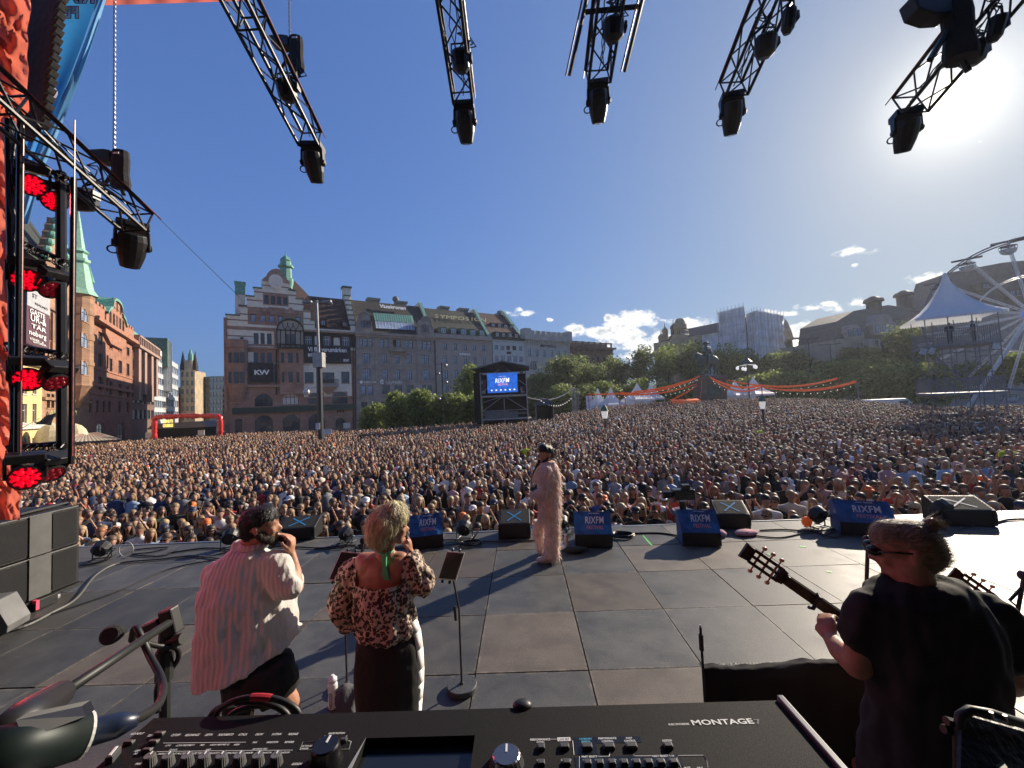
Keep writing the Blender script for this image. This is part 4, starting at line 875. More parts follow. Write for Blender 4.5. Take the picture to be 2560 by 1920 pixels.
# awnings and flag on the left
aw=MB();A=[G(139,1142,2.9),G(215,1085,3.6),G(305,1100,3.2),G(245,1106,2.9)]
a=P(130,1108,46);b_=P(305,1098,52);cc=P(245,1087,57);d_=P(190,1093,50)
n=16;ribs=MB()
for i in range(n):
 t0,t1=i/n,(i+1)/n;p,q=a.lerp(b_,t0),a.lerp(b_,t1);r,s=a.lerp(cc,t0)*1.0,a.lerp(cc,t1);up=Vector((0,0,.9))
 r,s=d_.lerp(cc,t0)+up*.4,d_.lerp(cc,t1)+up*.4
 aw.quad(p,q,s,r);ribs.tube([p,r],.06,4)
aw=aw.obj('market_awning',mat('awning_cream',(0.42,0.42,0.33),.7));tag(aw,'long flat cream slatted awning just above the heads at the left of the crowd','awning');ribs.obj('awning_ribs',MATS['loggia_stone'],aw,kind='stuff')
dm=MB();o=P(187,1095,50);
for k in range(2):pass
dm.lathe([(3.1,-.2),(3.0,.6),(2.5,1.6),(1.6,2.4),(.3,2.9)],(0,0,0),14,sx=1.1);dmo=dm.obj('domed_awning',mat('awning_ivory',(0.60,0.52,0.34),.7),loc=P(185,1093,52));dmo.scale=(.42,.42,.62);tag(dmo,'domed cream awning over the shop under the copper spire','awning')
dm2=dm.obj('domed_awning',MATS['awning_ivory'],loc=P(128,1100,46));dm2.scale=(.42,.42,.68);tag(dm2,'domed cream awning partly behind the black tower pole, next to the yellow house','awning')
fl=MB();p0=P(52,1072,40);p1=P(100,1045,40);fl.tube([p0,p1],.04,6);fp=fl.obj('flagpole',m_white);tag(fp,'white slanting flagpole on the yellow house','flagpole')
fg=MB();pts=[P(86,1057,40),P(147,1026,40),P(131,1063,40.4),P(84,1060,39.8)];n=8
for i in range(n):
 for j in range(4):
  def fpnt(u,v):q=pts[0].lerp(pts[1],u).lerp(pts[3].lerp(pts[2],u),v);return q+Vector((0,.18*math.sin(u*9+v*3),0))
  fg.quad(fpnt(i/n,j/4),fpnt((i+1)/n,j/4),fpnt((i+1)/n,(j+1)/4),fpnt(i/n,(j+1)/4))
fg.obj('flag_cloth',mat('flag_navy',(0.03,0.04,0.09),.8),fp,smooth=True)
# ------------------------------------------------------------------ houses beyond the trees on the right
c=RTc
Rr=AV+math.pi
def right_house(name,x0px,ytoppx,Z,x1px,label,ang=Rr,**k):
 a=P(x0px,990,Z);B=Building(name,(a.x,a.y),ang,label);return B
GB=right_house('dutch_gabled_house',1642,0,128,0,'ochre brick house with a curved gable and steep black roof');GB.wm=m_ochre
hG2=GB.sh(*c(380,520))[1];wG2=GB.sh(*c(640,500))[0];wG3=GB.sh(*c(890,400))[0]
GB.wins(c,[(x,572,x+12,622)for x in(318,332,370,388,426,442)],cols=1,rows=1);GB.wins(c,[(165,605,185,645),(195,605,215,645)],cols=1,rows=1,fm=m_framew);GB.wins(c,[(x,560,x+22,610)for x in(520,560,600)],cols=2,rows=1,gm=m_glassb)
GB.wall(0,wG2,hG2,[m_ochre]);b=MB();b.b3(0,wG2,.26,16,0,hG2-.1);GB.part(b,'rear_wall',m_ochre)
def gq(x,y):return GB.sh(*c(x,y))
rf=MB();P0=[gq(140,560),gq(165,455),gq(890,322),gq(890,520)]
hrid=GB.sh(*c(500,395),8)[1];rf.prism([(gq(140,560)[0],.1,hG2),(gq(165,560)[0]+1,8,hrid),(wG3,8,hrid),(wG3,.1,hG2)],(0,.6,0));rf.prism([(gq(140,560)[0],16,hG2),(gq(165,560)[0]+1,8.5,hrid),(wG3,8.5,hrid),(wG3,16,hG2)][::-1],(0,.6,0));m_slate=mat('black_slate',(0.022,0.018,0.018),.6,var=.2,scale=1.5);GB.part(rf,'roof',m_slate)
gp=MB();L=[gq(250,640)]
pts=[gq(*p)for p in((265,600),(285,520),(300,505),(310,470),(325,465),(330,420),(345,410),(348,360),(375,340),(405,352),(415,405),(432,415),(440,455),(460,470),(470,510),(490,520),(505,600))]
gp.prism([(x,-.4,z)for x,z in pts][::-1],(0,3,0));go=GB.part(gp,'dutch_gable',m_ochre)
q=gq(376,360);cp=MB();cp.lathe([(1.9,-1),(1.9,.2),(1.6,.3),(1.5,1.2),(1.0,2.0),(.1,2.3)],(q[0],.5,q[1]),12);cp.obj('gable_cap',m_ochre,go)
for x in(360,380):GB.win(GB.rect(c,x,420,x+12,470,-.4),y=-.62,hole=False,parent=go,cols=1,rows=2)
for x,y in((125,520),(172,440),(275,400)):
 q=gq(x,y);t=MB();t.lathe([(.9,-4),(.9,0),(1.1,.2),(.9,.9),(.2,1.6),(.05,3)],(q[0],1.5,q[1]),8);GB.part(t,'pinnacle',m_ochre if x<200 else m_slate)
 # wrapped scaffold
m_wrap=mat('scaffold_sheeting',(0.62,0.65,0.68),.55,var=.2,scale=.35,bump=.8,bscale=1.2,c2=(0.75,0.78,0.80),stretch=(1,1,.5))
Wr=right_house('wrapped_scaffold_building',RTc(885,0)[0],0,112,0,'building under renovation wrapped in pale grey scaffold sheeting');m_fold=mat('sheet_grey_dark',(0.28,0.31,0.35),.6,var=.1)
def wrapface(B,x0,x1,yt0,yt1,side,n,nm='sheeting'):
 """billowing sheets between the standards"""
 global m_wrap
def wq(x,y,yy=0):return Wr.sh(*c(x,y),yy)
def sheetwall(A,Bp,z0a,z0b,zta,ztb,nu,nv,out,nm,parent):
 mb=MB();st=MB()
 for i in range(nu+1):
  u=i/nu;p=A.lerp(Bp,u);zt=zta+(ztb-zta)*u
  for j in range(nv+1):
   v=j/nv;z=zt*v;bulge=abs(math.sin(u*nu/4*math.pi))*.35*abs(math.sin(v*nv/3*math.pi))+.22*noise.noise(Vector((u*14,v*9,zt)))
   mb.v.append(tuple(Vector((p.x,p.y,z))+out*(bulge+random.uniform(-.05,.05))))
 for i in range(nu):
  for j in range(nv):k=i*(nv+1)+j;mb.f.append([k,k+nv+1,k+nv+2,k+1]);mb.m.append(0)
 return mb.obj(nm,m_wrap,parent,smooth=False)
def lp(x,yy=0.0):return Vector((x,yy,0))
s0=wq(632,500)[0];s1=wq(885,500)[0];s2=wq(1205,400)[0];s3=wq(1330,500)[0]
base=Wr.root
sheetwall(lp(s0),lp(s1),0,0,wq(632,480)[1],wq(820,445)[1],20,14,Vector((0,-1,0)),'sheeting',base)
sheetwall(lp(s1,-.5),lp(s2,-.5),0,0,wq(885,200)[1],wq(1205,125)[1],28,24,Vector((0,-1,0)),'sheeting',base)
sheetwall(lp(s2,0),lp(s3,0),0,0,wq(1160,240)[1],wq(1310,182)[1],20,22,Vector((0,-1,0)),'sheeting',base)
sx,sz=lp(s3,0),lp(s3,40)
# the flank towards the camera's right
def flank(px,py):
 r=ray(px,py);o=Wr.O+Wr.u*s3;n=Wr.u;t=(o-CAM).dot(n)/r.dot(n);w=CAM+r*t;return(w-o).dot(Wr.n),w.z
f1=flank(*c(1650,300));zt3=wq(1310,182)[1]
far_y=f1[0]if 5<f1[0]<60 else 22.0
# second face turned a quarter: its own direction so that both faces show
W2o=Wr.O+Wr.u*s3
W2=Building('wrapped_scaffold_wing',W2o,AU+.15,'right wing of the wrapped building with crumpled white scaffold sheeting')
w2=W2.sh(*c(1650,450))[0];sheetwall(lp(0),lp(w2),0,0,W2.sh(*c(1320,182))[1],W2.sh(*c(1620,240))[1],30,26,Vector((0,-1,0)),'sheeting',W2.root)
b=MB();b.b3(.5,w2,1,6,0,W2.sh(*c(1620,260))[1]-1);W2.part(b,'scaffold_core',m_dark)
b=MB();b.b3(s0,s1,1,10,0,wq(632,480)[1]-1);b.b3(s1,s2,.8,10,0,wq(885,200)[1]-2.5);b.b3(s2,s3,1,10,0,wq(1160,240)[1]-1);Wr.part(b,'scaffold_core',m_dark)
def poles(B,w0,w1,top0,top1,y,n,lifts):
 mb=MB()
 for i in range(n+1):
  x=w0+(w1-w0)*i/n;t=top0+(top1-top0)*i/n;mb.tube([(x,y,0),(x,y,t+.9)],.06,4)
 for j in range(1,lifts+1):
  f=j/lifts;mb.tube([(w0,y-.02,top0*f),(w1,y-.02,top1*f)],.05,4)
 return mb
poles(Wr,s1,s2,wq(885,200)[1],wq(1205,125)[1],-1.0,7,12).obj('scaffold_poles',mat('galvanised',(.42,.43,.44),.4,.7),Wr.root,kind='stuff')
poles(W2,0,w2,W2.sh(*c(1320,182))[1],W2.sh(*c(1620,240))[1],-.5,8,11).obj('scaffold_poles',MATS['galvanised'],W2.root,kind='stuff')
poles(Wr,s2,s3,wq(1160,240)[1],wq(1310,182)[1],-.5,4,11).obj('scaffold_poles',MATS['galvanised'],Wr.root,kind='stuff')
q=P(*c(1690,420),125);b=MB();b.lathe([(1.5,-20),(1.5,-3),(1.7,-2.8),(1.2,0),(.5,2.5),(.05,3.5)],(0,0,0),10);b=b.obj('stone_turret',m_ochre,loc=q);tag(b,'slim ochre stone turret right of the wrapped scaffold','turret')
# brown mansard house, small pale house, big dark roof behind the wheel
c=R5c
MH=right_house('mansard_house',R5c(540,0)[0],0,92,0,'grey brown mansard house with two arched dormers and round chimneys',ang=AU+.32)
m_mh=mat('taupe_render',(0.34,0.30,0.25),.85,var=.1,scale=.8);MH.wm=m_mh
hM=MH.sh(*c(800,930))[1];wM=MH.sh(*c(1130,900))[0]
MH.wins(c,[(770,935,795,985),(805,935,830,985),(655,955,690,985)],cols=2,rows=2)
MH.wall(0,wM,hM,[m_mh]);b=MB();b.b3(0,wM,.26,14,0,hM-.1);MH.part(b,'rear_wall',m_mh)
rf=MB();q0,q1,q2,q3=MH.sh(*c(575,800)),MH.sh(*c(750,715)),MH.sh(*c(985,675)),MH.sh(*c(1110,720))
m_mr=mat('brown_roofing',(0.11,0.095,0.08),.7,var=.15,scale=1)
rf.prism([(0,.1,hM),(wM,.1,hM),(q3[0]+1,2,q3[1]),(q2[0],4,q2[1]),(q1[0],4,q1[1]),(q0[0],2,q0[1])],(0,9,0));rfo=MH.part(rf,'roof',m_mr)
for xx,yy in((775,690),(978,650)):
 q=MH.sh(*c(xx,yy),4);t=MB();t.lathe([(1.5,-3),(1.5,.2),(2.1,.4),(1.9,1.1),(.6,1.8)],(q[0],4.5,q[1]),12);t.obj('round_chimney',m_mr,rfo)
for(x0,x1,yt,yb,ws)in((575,695,832,935,[(590,868,615,915),(622,860,648,912),(654,858,680,908)]),(752,915,762,900,[(772,842,805,890),(818,835,858,886),(868,828,900,880)])):
 r=MH.rect(c,x0,yt,x1,yb,-.3);w=r[2]-r[0];xc=(r[0]+r[2])/2;g=MB()
 pts=[(r[0],-.3,r[1])]+[(xc+w/2*a,-.3,r[1]+(r[3]-r[1])*z)for a,z in((-1,.45),(-.85,.6),(-.7,.62),(-.6,.85),(-.3,.98),(0,1),(.3,.98),(.6,.85),(.7,.62),(.85,.6),(1,.45))]+[(r[2],-.3,r[1])]
 g.prism(pts[::-1],(0,3,0));g=g.obj('arched_dormer',m_mh,rfo)
 for wq_ in ws:MH.win(MH.rect(c,*wq_,-.3),y=-.55,hole=False,parent=g,cols=2,rows=2,gm=m_glassb)
SP=right_house('small_pale_house',R5c(245,0)[0],0,105,0,'small pale blue house with a sunlit metal roof between the trees',ang=AU+.35)
wS_=SP.sh(*c(545,1000))[0];hS_=SP.sh(*c(430,985))[1];SP.wm=m_pale;SP.wall(0,wS_,hS_,[m_pale]);b=MB();b.b3(0,wS_,.26,10,0,hS_-.1);SP.part(b,'rear_wall',m_pale)
rf=MB();hh=SP.sh(*c(460,925),4)[1];rf.prism([(-.5,-.6,hS_),(wS_+.5,-.6,hS_),(wS_*.85,4,hh),(wS_*.3,4,hh)],(0,.4,0));rf.prism([(wS_*.3,4,hh),(wS_*.85,4,hh),(wS_+.5,9,hS_),(-.5,9,hS_)],(0,0,.3));rfo=SP.part(rf,'roof',mat('tin_roof',(.25,.22,.2),.45,.3));t=MB();t.b3(wS_*.6,wS_*.8,3,5,hh-.5,hh+1.6);t.obj('chimney',m_dark,rfo)
BR=right_house('large_dark_roofed_house',R5c(1230,0)[0],0,100,0,'huge dark roofed house rising behind the ferris wheel',ang=AU+.75);BR.wm=m_mh
wR=70;hR_=BR.sh(*c(1500,760))[1];BR.wall(0,wR,hR_,[m_mh]);b=MB();b.b3(0,wR,.26,16,0,hR_-.1);BR.part(b,'rear_wall',m_mh)
rf=MB();qa,qb=BR.sh(*c(1380,445)),BR.sh(*c(1766,372));rf.prism([(0,.1,hR_),(wR,.1,hR_),(wR,5,qb[1]+(qb[1]-qa[1])*.6),(qb[0],5,qb[1]),(qa[0],5,qa[1])],(0,10,0));rfo=BR.part(rf,'roof',m_mr)
for wq_ in((1470,568,1512,592),(1655,610,1685,650),(1692,605,1715,645)):
 r=BR.rect(c,*wq_,1);d=MB();d.b3(r[0]-.4,r[2]+.4,.3,5,r[1]-.4,r[3]+.4);d=d.obj('dormer',m_mr,rfo);BR.win(r,y=.05,hole=False,parent=d,cols=2,rows=1,gm=m_glassb)
 # ------------------------------------------------------------------ trees
m_leaf=matattr('leaves',.55,trans=0.6)
m_bark=mat('bark',(0.06,0.045,0.035),.9,bump=.5)
def leafcloud(n,centers,radii,size,cols,seed,shell=0.55,floor=None):
 """n leaf sprays scattered through lobes"""
 r=np.random.default_rng(seed);k=r.integers(0,len(centers),n);C=np.array(centers)[k];Rr_=np.array(radii)[k]
 d=r.normal(size=(n,3));d/=np.linalg.norm(d,axis=1)[:,None];q=(shell+(1-shell)*r.random(n))**0.8
 q=q*(1+.10*np.sin(d[:,0]*9+k)*np.cos(d[:,2]*8+k*2))
 p=C+d*Rr_*q[:,None]
 if floor is not None:p[:,2]=np.maximum(p[:,2],floor+r.random(n)*.6)
 nrm=d+r.normal(size=(n,3))*.7;nrm/=np.linalg.norm(nrm,axis=1)[:,None]
 t=np.cross(nrm,r.normal(size=(n,3)));t/=np.linalg.norm(t,axis=1)[:,None];b=np.cross(nrm,t);s=size*(.6+.8*r.random(n))[:,None]
 V=np.stack([p-t*s*.5,p+b*s*.45+nrm*s*.12,p+t*s*.6,p-b*s*.45+nrm*s*.1],1).reshape(-1,3)
 cc=np.array(cols)[r.integers(0,len(cols),n)]*(.75+.5*r.random(n))[:,None]
 return V,cc
def quadmesh(name,V,cc,m,smooth=False):
 n=len(V)//4;me=bpy.data.meshes.new(name);me.vertices.add(n*4);me.vertices.foreach_set('co',V.ravel().astype(np.float32));me.loops.add(n*4);me.loops.foreach_set('vertex_index',np.arange(n*4,dtype=np.int32));me.polygons.add(n)
 me.polygons.foreach_set('loop_start',np.arange(0,n*4,4,dtype=np.int32));me.update(calc_edges=True)
 a=me.color_attributes.new('Col','FLOAT_COLOR','POINT');c4=np.ones((n*4,4),np.float32);c4[:,:3]=np.repeat(cc,4,0);a.data.foreach_set('color',c4.ravel());me.materials.append(m);return me
GREEN=[(0.19,0.25,0.06),(0.25,0.31,0.08),(0.15,0.21,0.06),(0.32,0.36,0.12)]
DGREEN=[(0.13,0.18,0.06),(0.17,0.215,0.07),(0.11,0.155,0.055),(0.22,0.25,0.09)]
def tree(x,y,z0,h,rx,cols,label,seed,n=3200,crown0=.35,group=None,size=.42,lobes=9,name='tree',cat='tree'):
 rnd=random.Random(seed);root=empty(name,(x,y,z0),0,label,cat,group);cr=h*crown0;ch=(h-cr)
 cs,rs=[],[]
 for i in range(lobes):
  a=rnd.uniform(0,6.28);q=rnd.uniform(.1,.62);zz=rnd.uniform(.22,.82);k=rnd.uniform(.30,.5)
  w=math.sin(math.pi*min(1,zz*.95+.1))**.5
  cs.append((rx*q*math.cos(a)*w,rx*q*math.sin(a)*w,cr+ch*zz));rs.append((rx*k*1.15,rx*k*1.15,ch*k*.62))
 cs.append((0,0,cr+ch*.5));rs.append((rx*.7,rx*.7,ch*.48))
 V,cc=leafcloud(n,cs,rs,size,cols,seed,shell=.35)
 link('crown',quadmesh('crown',V,cc,m_leaf),root)
 t=MB();t.tube([(0,0,-.3),(.1,0,cr*.6),(0,.1,cr+ch*.3),(.1,0,cr+ch*.7)],[.28,.22,.16,.05],7)
 for i in range(6):a=i*1.05+seed;t.tube([(0,0,cr*(.8+.1*i)),(rx*.3*math.cos(a),rx*.3*math.sin(a),cr+ch*(.25+.06*i)),(rx*.6*math.cos(a),rx*.6*math.sin(a),cr+ch*(.4+.07*i))],[.12,.08,.03],5)
 t.obj('trunk',m_bark,root);return root
def treepx(px,ytop,Z,wpx,cols,label,seed,bottom=0.0,**k):
 p=P(px,ytop,Z);z0=gz(p.x,p.y)+bottom;return tree(p.x,p.y,z0,p.z-z0,wpx/2*Z/FPX,cols,label,seed,**k)
 # clipped limes left of the small stage
cl_=[(935,1010,62),(990,985,60),(1045,976,59),(1100,978,58),(1150,984,57.5),(1192,980,58)]
ll=['clipped lime tree at the left end of the row before the limestone office house','clipped lime tree second from the left in the row under the office lettering','clipped lime tree in the middle of the row below the grey rendered house','clipped lime tree fourth in the row, before the grey rendered house','clipped lime tree next to last in the row by the small stage','clipped lime tree touching the left side of the small screen stage']
for i,(x,y,Z)in enumerate(cl_):treepx(x,y,Z,100,GREEN,ll[i],20+i,n=6500,crown0=.06,size=.34,group='clipped lime trees left of the small stage',lobes=12)
treepx(1172,908,66,105,GREEN,'taller loose green tree rising behind the clipped limes beside the small stage',31,n=4200,size=.34)
# clipped hedge-like row of limes behind the tents and monument
hx=[(1268,985,82),(1330,968,84),(1395,960,85),(1458,957,86),(1525,950,87),(1595,945,87),(1668,947,88),(1745,948,88),(1812,945,88),(1882,936,87),(1950,925,86),(2015,915,85),(2080,905,83),(2145,900,80),(2208,898,77),(2268,905,74),(2325,912,70)]
marks=['right of the black tent','above the lattice mast','behind the left pair of tents','between the two pairs of white tents','behind the right peak of the left tents','above the second pair of tents','behind the orange streamers left of the monument','left of the statue plinth','right of the statue plinth','behind the right pair of tents','above the last orange streamer','above the two orange streamer posts','right of the orange posts','above the white van roof','midway between the orange posts and the scaffold tower','next to the scaffold tower','behind the left posts of the scaffold tower']
for i,(x,y,Z)in enumerate(hx):treepx(x,y,Z,128,GREEN if i>1 else DGREEN,'clipped lime tree in the hedge row, '+marks[i],50+i,n=7000,crown0=.0,size=.44,group='clipped limes in the long row behind the tents',lobes=12)
# big loose trees behind
bx=[(1400,880,92,175,'broad dark green tree overlapping the crenellated house'),(1345,935,88,120,'dark green tree right behind the small stage'),(1475,905,96,130,'dark green tree in front of the brown brick house'),(1535,892,100,100,'slim tree against the cloud right of the brown brick house'),(1600,868,102,110,'airy tree with sky showing through before the big cloud'),(1665,862,104,110,'green tree below the ochre gabled house'),(1725,855,102,105,'tree just left behind the bronze rider'),(1815,862,100,105,'tree right behind the bronze horse'),(1868,868,101,90,'tree below the wrapped scaffold building'),(1925,885,100,100,'lower tree below the crumpled sheeting'),(1985,870,98,110,'tree right of the wrapped building by the street lamp'),(2045,905,96,90,'low tree in front of the small pale blue house'),(2120,850,93,115,'tree at the left foot of the mansard house'),(2185,862,90,90,'tree below the arched dormers of the mansard house'),(2262,810,84,125,'tall green tree left of the scaffold tower'),(2555,880,66,130,'green tree at the right edge below the wheel'),(2420,900,70,140,'tree seen through the scaffold tower')]
for i,(x,y,Z,w,lb)in enumerate(bx):treepx(x,y,Z,w,DGREEN if i<4 else GREEN if i%2 else DGREEN,lb,90+i,n=3600,size=.44,group='loose trees behind the clipped row',lobes=11)
b_=MB()
# ------------------------------------------------------------------ small side stage with screen
m_alu=mat('galvanised',(.42,.43,.44),.4,.7);m_truss=mat('truss_grey',(0.30,0.31,0.33),.4,.6);m_black=mat('black_cloth',(0.008,0.008,0.010),.95,var=.2,scale=2);m_blackm=mat('black_metal',(0.018,0.018,0.02),.45)
Z=50.0
def sp(x,y,z=Z):return P(*BWc(x,y),z)
root=empty('screen_stage',Vector((P(1258,1076,Z).x,Z,0)),0,'small black side stage with a pitched roof and a blue festival screen','stage')
o0=root.location.copy()
def loc(v):return Vector(v)-o0
L_,R_=loc(sp(95,790)).x,loc(sp(655,790)).x;zr=sp(370,850).z;zd1=sp(370,1110).z;zd2=sp(390,1395).z;D_=4.0
def pole(a,b,r=.045):return MB().tube([a,b],r,6)
for x in(L_,R_):
 for y in(0,D_):pole((x,y,0),(x,y,zr+.3),.06).obj('post',m_truss,root)
pole(((L_+R_)/2,0,0),((L_+R_)/2,0,zd1),.05).obj('post',m_truss,root)
for a,b in(((L_,0,zr+.15),(R_,0,zr+.15)),((L_,0,zd1-.9),((L_+R_)/2,0,zd1-.1)),((R_,0,zd2+.9),((L_+R_)/2,0,zd1-.1)),((L_,0,zd2+.9),((L_+R_)/2,0,zd1-.1)),((L_+1.6,0,zr+.1),((L_+R_)/2,0,zr+.75)),((R_-1.6,0,zr+.1),((L_+R_)/2,0,zr+.75)),((L_,0,zd2+.55),(R_,0,zd2+.55)),((L_,0,zd2+1.0),(R_,0,zd2+1.0)),((R_-.9,0,zr-.9),(R_,0,zr-1.6)),((L_+.8,0,zd1+.9),(L_,0,zd1+.2))):pole(a,b).obj('brace',m_truss,root)
for z_,n_ in((zd1,'upper_deck'),(zd2,'lower_deck')):b=MB();b.b3(L_-.05,R_+.05,-.1,D_,z_-.16,z_);b.obj(n_,mat('deck_grey',(.33,.31,.31),.6),root)
pk=loc(sp(370,720));el=loc(sp(15,790));er=loc(sp(700,772));rf=MB();rf.prism([(el.x,-.8,zr+.55),(er.x,-.8,zr+.55),(pk.x,-.8,pk.z+.0)],(0,D_+1.2,0));rf.obj('roof',[m_black],root)
rf=MB();rf.prism([(el.x,-.82,zr+.62),(pk.x,-.82,pk.z+.1),(er.x,-.82,zr+.62),(er.x,-.82,zr+.74),(pk.x,-.82,pk.z+.24),(el.x,-.82,zr+.74)][::-1],(0,D_+1.3,0));rf.obj('roof_sheet',mat('roof_sheet',(.16,.17,.19),.5),root)
for nm,x0,x1,z0,z1,y in(('back_drape',L_,R_,zd1,zr+.2,D_-.3),('back_drape',L_,R_,0,zd1-.2,2.0),('side_drape',L_-.9,L_-.1,0,zr+.3,.5)):b=MB();b.b3(x0,x1,y,y+.1,z0,z1);b.obj(nm,m_black,root)
for x in(L_+.05,R_-.05):b=MB();b.b3(x-.03,x+.03,.2,D_,zd1,zr+.2);b.obj('side_drape',m_black,root)
def screenmat(name,c,c2,e=0.6):
 m=mat(name,c,.5,var=.0);nt=m.node_tree;b=nt.nodes['Principled BSDF'];t=nt.nodes.new('ShaderNodeTexCoord');v=nt.nodes.new('ShaderNodeTexVoronoi');v.inputs['Scale'].default_value=3.0 if e else 9;v.feature='F1';nt.links.new(t.outputs['Object'],v.inputs['Vector'])
 s=nt.nodes.new('ShaderNodeSeparateColor');nt.links.new(v.outputs['Color'],s.inputs[0]);mx=nt.nodes.new('ShaderNodeMix');mx.data_type='RGBA';nt.links.new(s.outputs[0],mx.inputs['Factor']);mx.inputs['A'].default_value=(*c,1);mx.inputs['B'].default_value=(*c2,1);nt.links.new(mx.outputs['Result'],b.inputs['Base Color'])
 if e:nt.links.new(mx.outputs['Result'],b.inputs['Emission Color']);b.inputs['Emission Strength'].default_value=e
 return m
m_scr=screenmat('led_screen_blue',(0.012,0.07,0.34),(0.018,0.12,0.52),.8)
m_scw=mat('led_white',(.8,.8,.8),.5,emit=(1,.95,.92,.7));m_scp=mat('led_pink',(.8,.3,.3),.5,emit=(1,.45,.42,.6))
a=loc(sp(177,845,49.9));b2=loc(sp(560,1070,49.9));s=MB();s.b3(a.x,b2.x,.4,.6,b2.z,a.z);s=s.obj('screen',m_scr,root);sw,sh_=b2.x-a.x,a.z-b2.z;sx_,sz_=(a.x+b2.x)/2,(a.z+b2.z)/2
for tx,cx_,cz_,w_,h_,mm in(('RIXFM',0,.12,.47,.22,m_scw),('FESTIVAL',.02,-.09,.34,.11,m_scp),('5 STÄDER · SVERIGE',0,.32,.26,.03,m_scw)):
 me=textmesh(tx,sw*w_,sh_*h_,mm,ext=.01,bold=.012 if w_>.3 else 0,shear=.15,space=1.08,frame=frameof((sx_+sw*cx_,.36,sz_+sh_*cz_),(1,0,.03),(0,0,1)));link('lettering',me,s)
for i in range(6):l=MB();xx=a.x+sw*(.14+.15*i);l.b3(xx-.1,xx+.1,.36,.39,b2.z+.25,b2.z+.4);l.obj('sponsor_mark',m_scw,s)
for x0,x1,y0,y1 in((103,165,918,1100),(588,645,1000,1085)):
 a1,b1=loc(sp(x0,y0)),loc(sp(x1,y1));s=MB();s.b3(a1.x,b1.x,.5,.9,b1.z,a1.z);s.obj('speaker',mat('plum_speaker',(.10,.03,.04),.5),root)
 s=MB();s.b3(a1.x+.05,b1.x-.05,.47,.5,b1.z+.1,b1.z+(a1.z-b1.z)*.25);s.b3(a1.x+.05,a1.x+.2,.47,.5,a1.z-.6,a1.z-.2);s.obj('speaker_mark',m_truss,root)
tp_=MB();n=14
for i in range(n):
 for j in range(3):
  def q(u,v):xx=L_+.4+(R_-L_-1.6)*u;return(xx,-.15+.06*math.sin(u*21),zd2+.05+.95*v*(1-.2*u)+.05*math.sin(u*13))
  tp_.quad(q(i/n,j/3),q((i+1)/n,j/3),q((i+1)/n,(j+1)/3),q(i/n,(j+1)/3))
tp_.obj('tarpaulin',mat('tarp_grey',(.10,.105,.115),.35,bump=.6,bscale=3),root,smooth=True)
# black tent beside
Z2=52.0;a,b2,pk=P(*BWc(778,1230),Z2),P(*BWc(990,1230),Z2),P(*BWc(860,1165),Z2)
tn=empty('black_tent',((a.x+b2.x)/2,Z2,0),0,'small black gazebo tent right beside the screen stage','tent');w=(b2.x-a.x)/2;e=a.z
c_=MB();c_.lathe([(w*1.42,e-.1),(w*1.3,e+.08),(w*.6,e+.7),(.05,pk.z+.2)],(0,w,0),4,R=Matrix.Rotation(rad(45),3,'Z'));c_.obj('canopy',mat('tent_dark',(.07,.07,.075),.6),tn)
for x in(-w,w):
 for y in(0,2*w):pole((x,y,0),(x,y,e),.04).obj('leg',m_truss,tn)
b=MB();b.b3(-w,w,2*w-.05,2*w,0,e);b.b3(w-.05,w,0,2*w,0,e);b.obj('wall_cloth',m_black,tn);pole((-w,0,e*.45),(w,0,e*.45)).obj('rail',m_truss,tn)
# lattice mast, bulb string
def lattice(mb,a,b,w,n,r=.035,rb=.018,tri=False,side=None):
 a,b=Vector(a),Vector(b);t=(b-a).normalized();u=(side.cross(t).normalized()if side is not None else t.orthogonal().normalized());v=t.cross(u)
 cs_=[(-.5,-.5),(.5,-.5),(.5,.5),(-.5,.5)]if not tri else[(-.5,-.3),(.5,-.3),(0,.57)]
 def pt(k,f):return a.lerp(b,f)+(u*cs_[k][0]+v*cs_[k][1])*w
 N=len(cs_)
 for k in range(N):mb.tube([pt(k,0),pt(k,1)],r,6)
 for i in range(n):
  for k in range(N):
   f0,f1=i/n,(i+1)/n;k2=(k+1)%N
   if i%2:mb.tube([pt(k,f0),pt(k2,f1)],rb,4,caps=False)
   else:mb.tube([pt(k2,f0),pt(k,f1)],rb,4,caps=False)
   if i%4==0:mb.tube([pt(k,f0),pt(k2,f0)],rb,4,caps=False)
 return mb
q=P(1436,970,60);lm=lattice(MB(),(q.x,q.y,0),(q.x,q.y,q.z),.7,18,.04,.025);lm=lm.obj('lattice_mast',m_truss);tag(lm,'slim silver lattice mast between the black tent and the white tents','mast')
q2=P(1443,990,60)
def catenary(a,b,sag,n=24):return[a.lerp(b,i/n)-Vector((0,0,sag*4*(i/n)*(1-i/n)))for i in range(n+1)]
m_bulb=mat('bulb_glow',(.9,.85,.7),.3,emit=(1,.9,.7,.7))
def bulbs(a,b,sag,n,label,r=.055,cable=True):
 pts=catenary(a,b,sag,30);e=MB();e.tube(pts,.018,4);o=e.obj('bulb_string',m_blackm);tag(o,label,'string lights','strings of small white bulbs across the square')
 pp=catenary(a,b,sag,n);mb=MB();mb.ell((0,0,0),(r,r,r*1.25),8,5);me=mb.mesh('bulb',[m_bulb],True)
 for p in pp[1:-1]:link('bulb',me,o,p-Vector((0,0,.12)))
 return o
bulbs(P(1346,995,51),P(1432,990,60),1.1,15,'string of bulbs sagging from the small stage to the lattice mast')
cb=MB();cb.tube(catenary(P(1316,992,50),P(1432,972,60),.9),.05,5);tag(cb.obj('hanging_cable',m_truss),'thick pale cable sagging between the small stage and the lattice mast','cable')
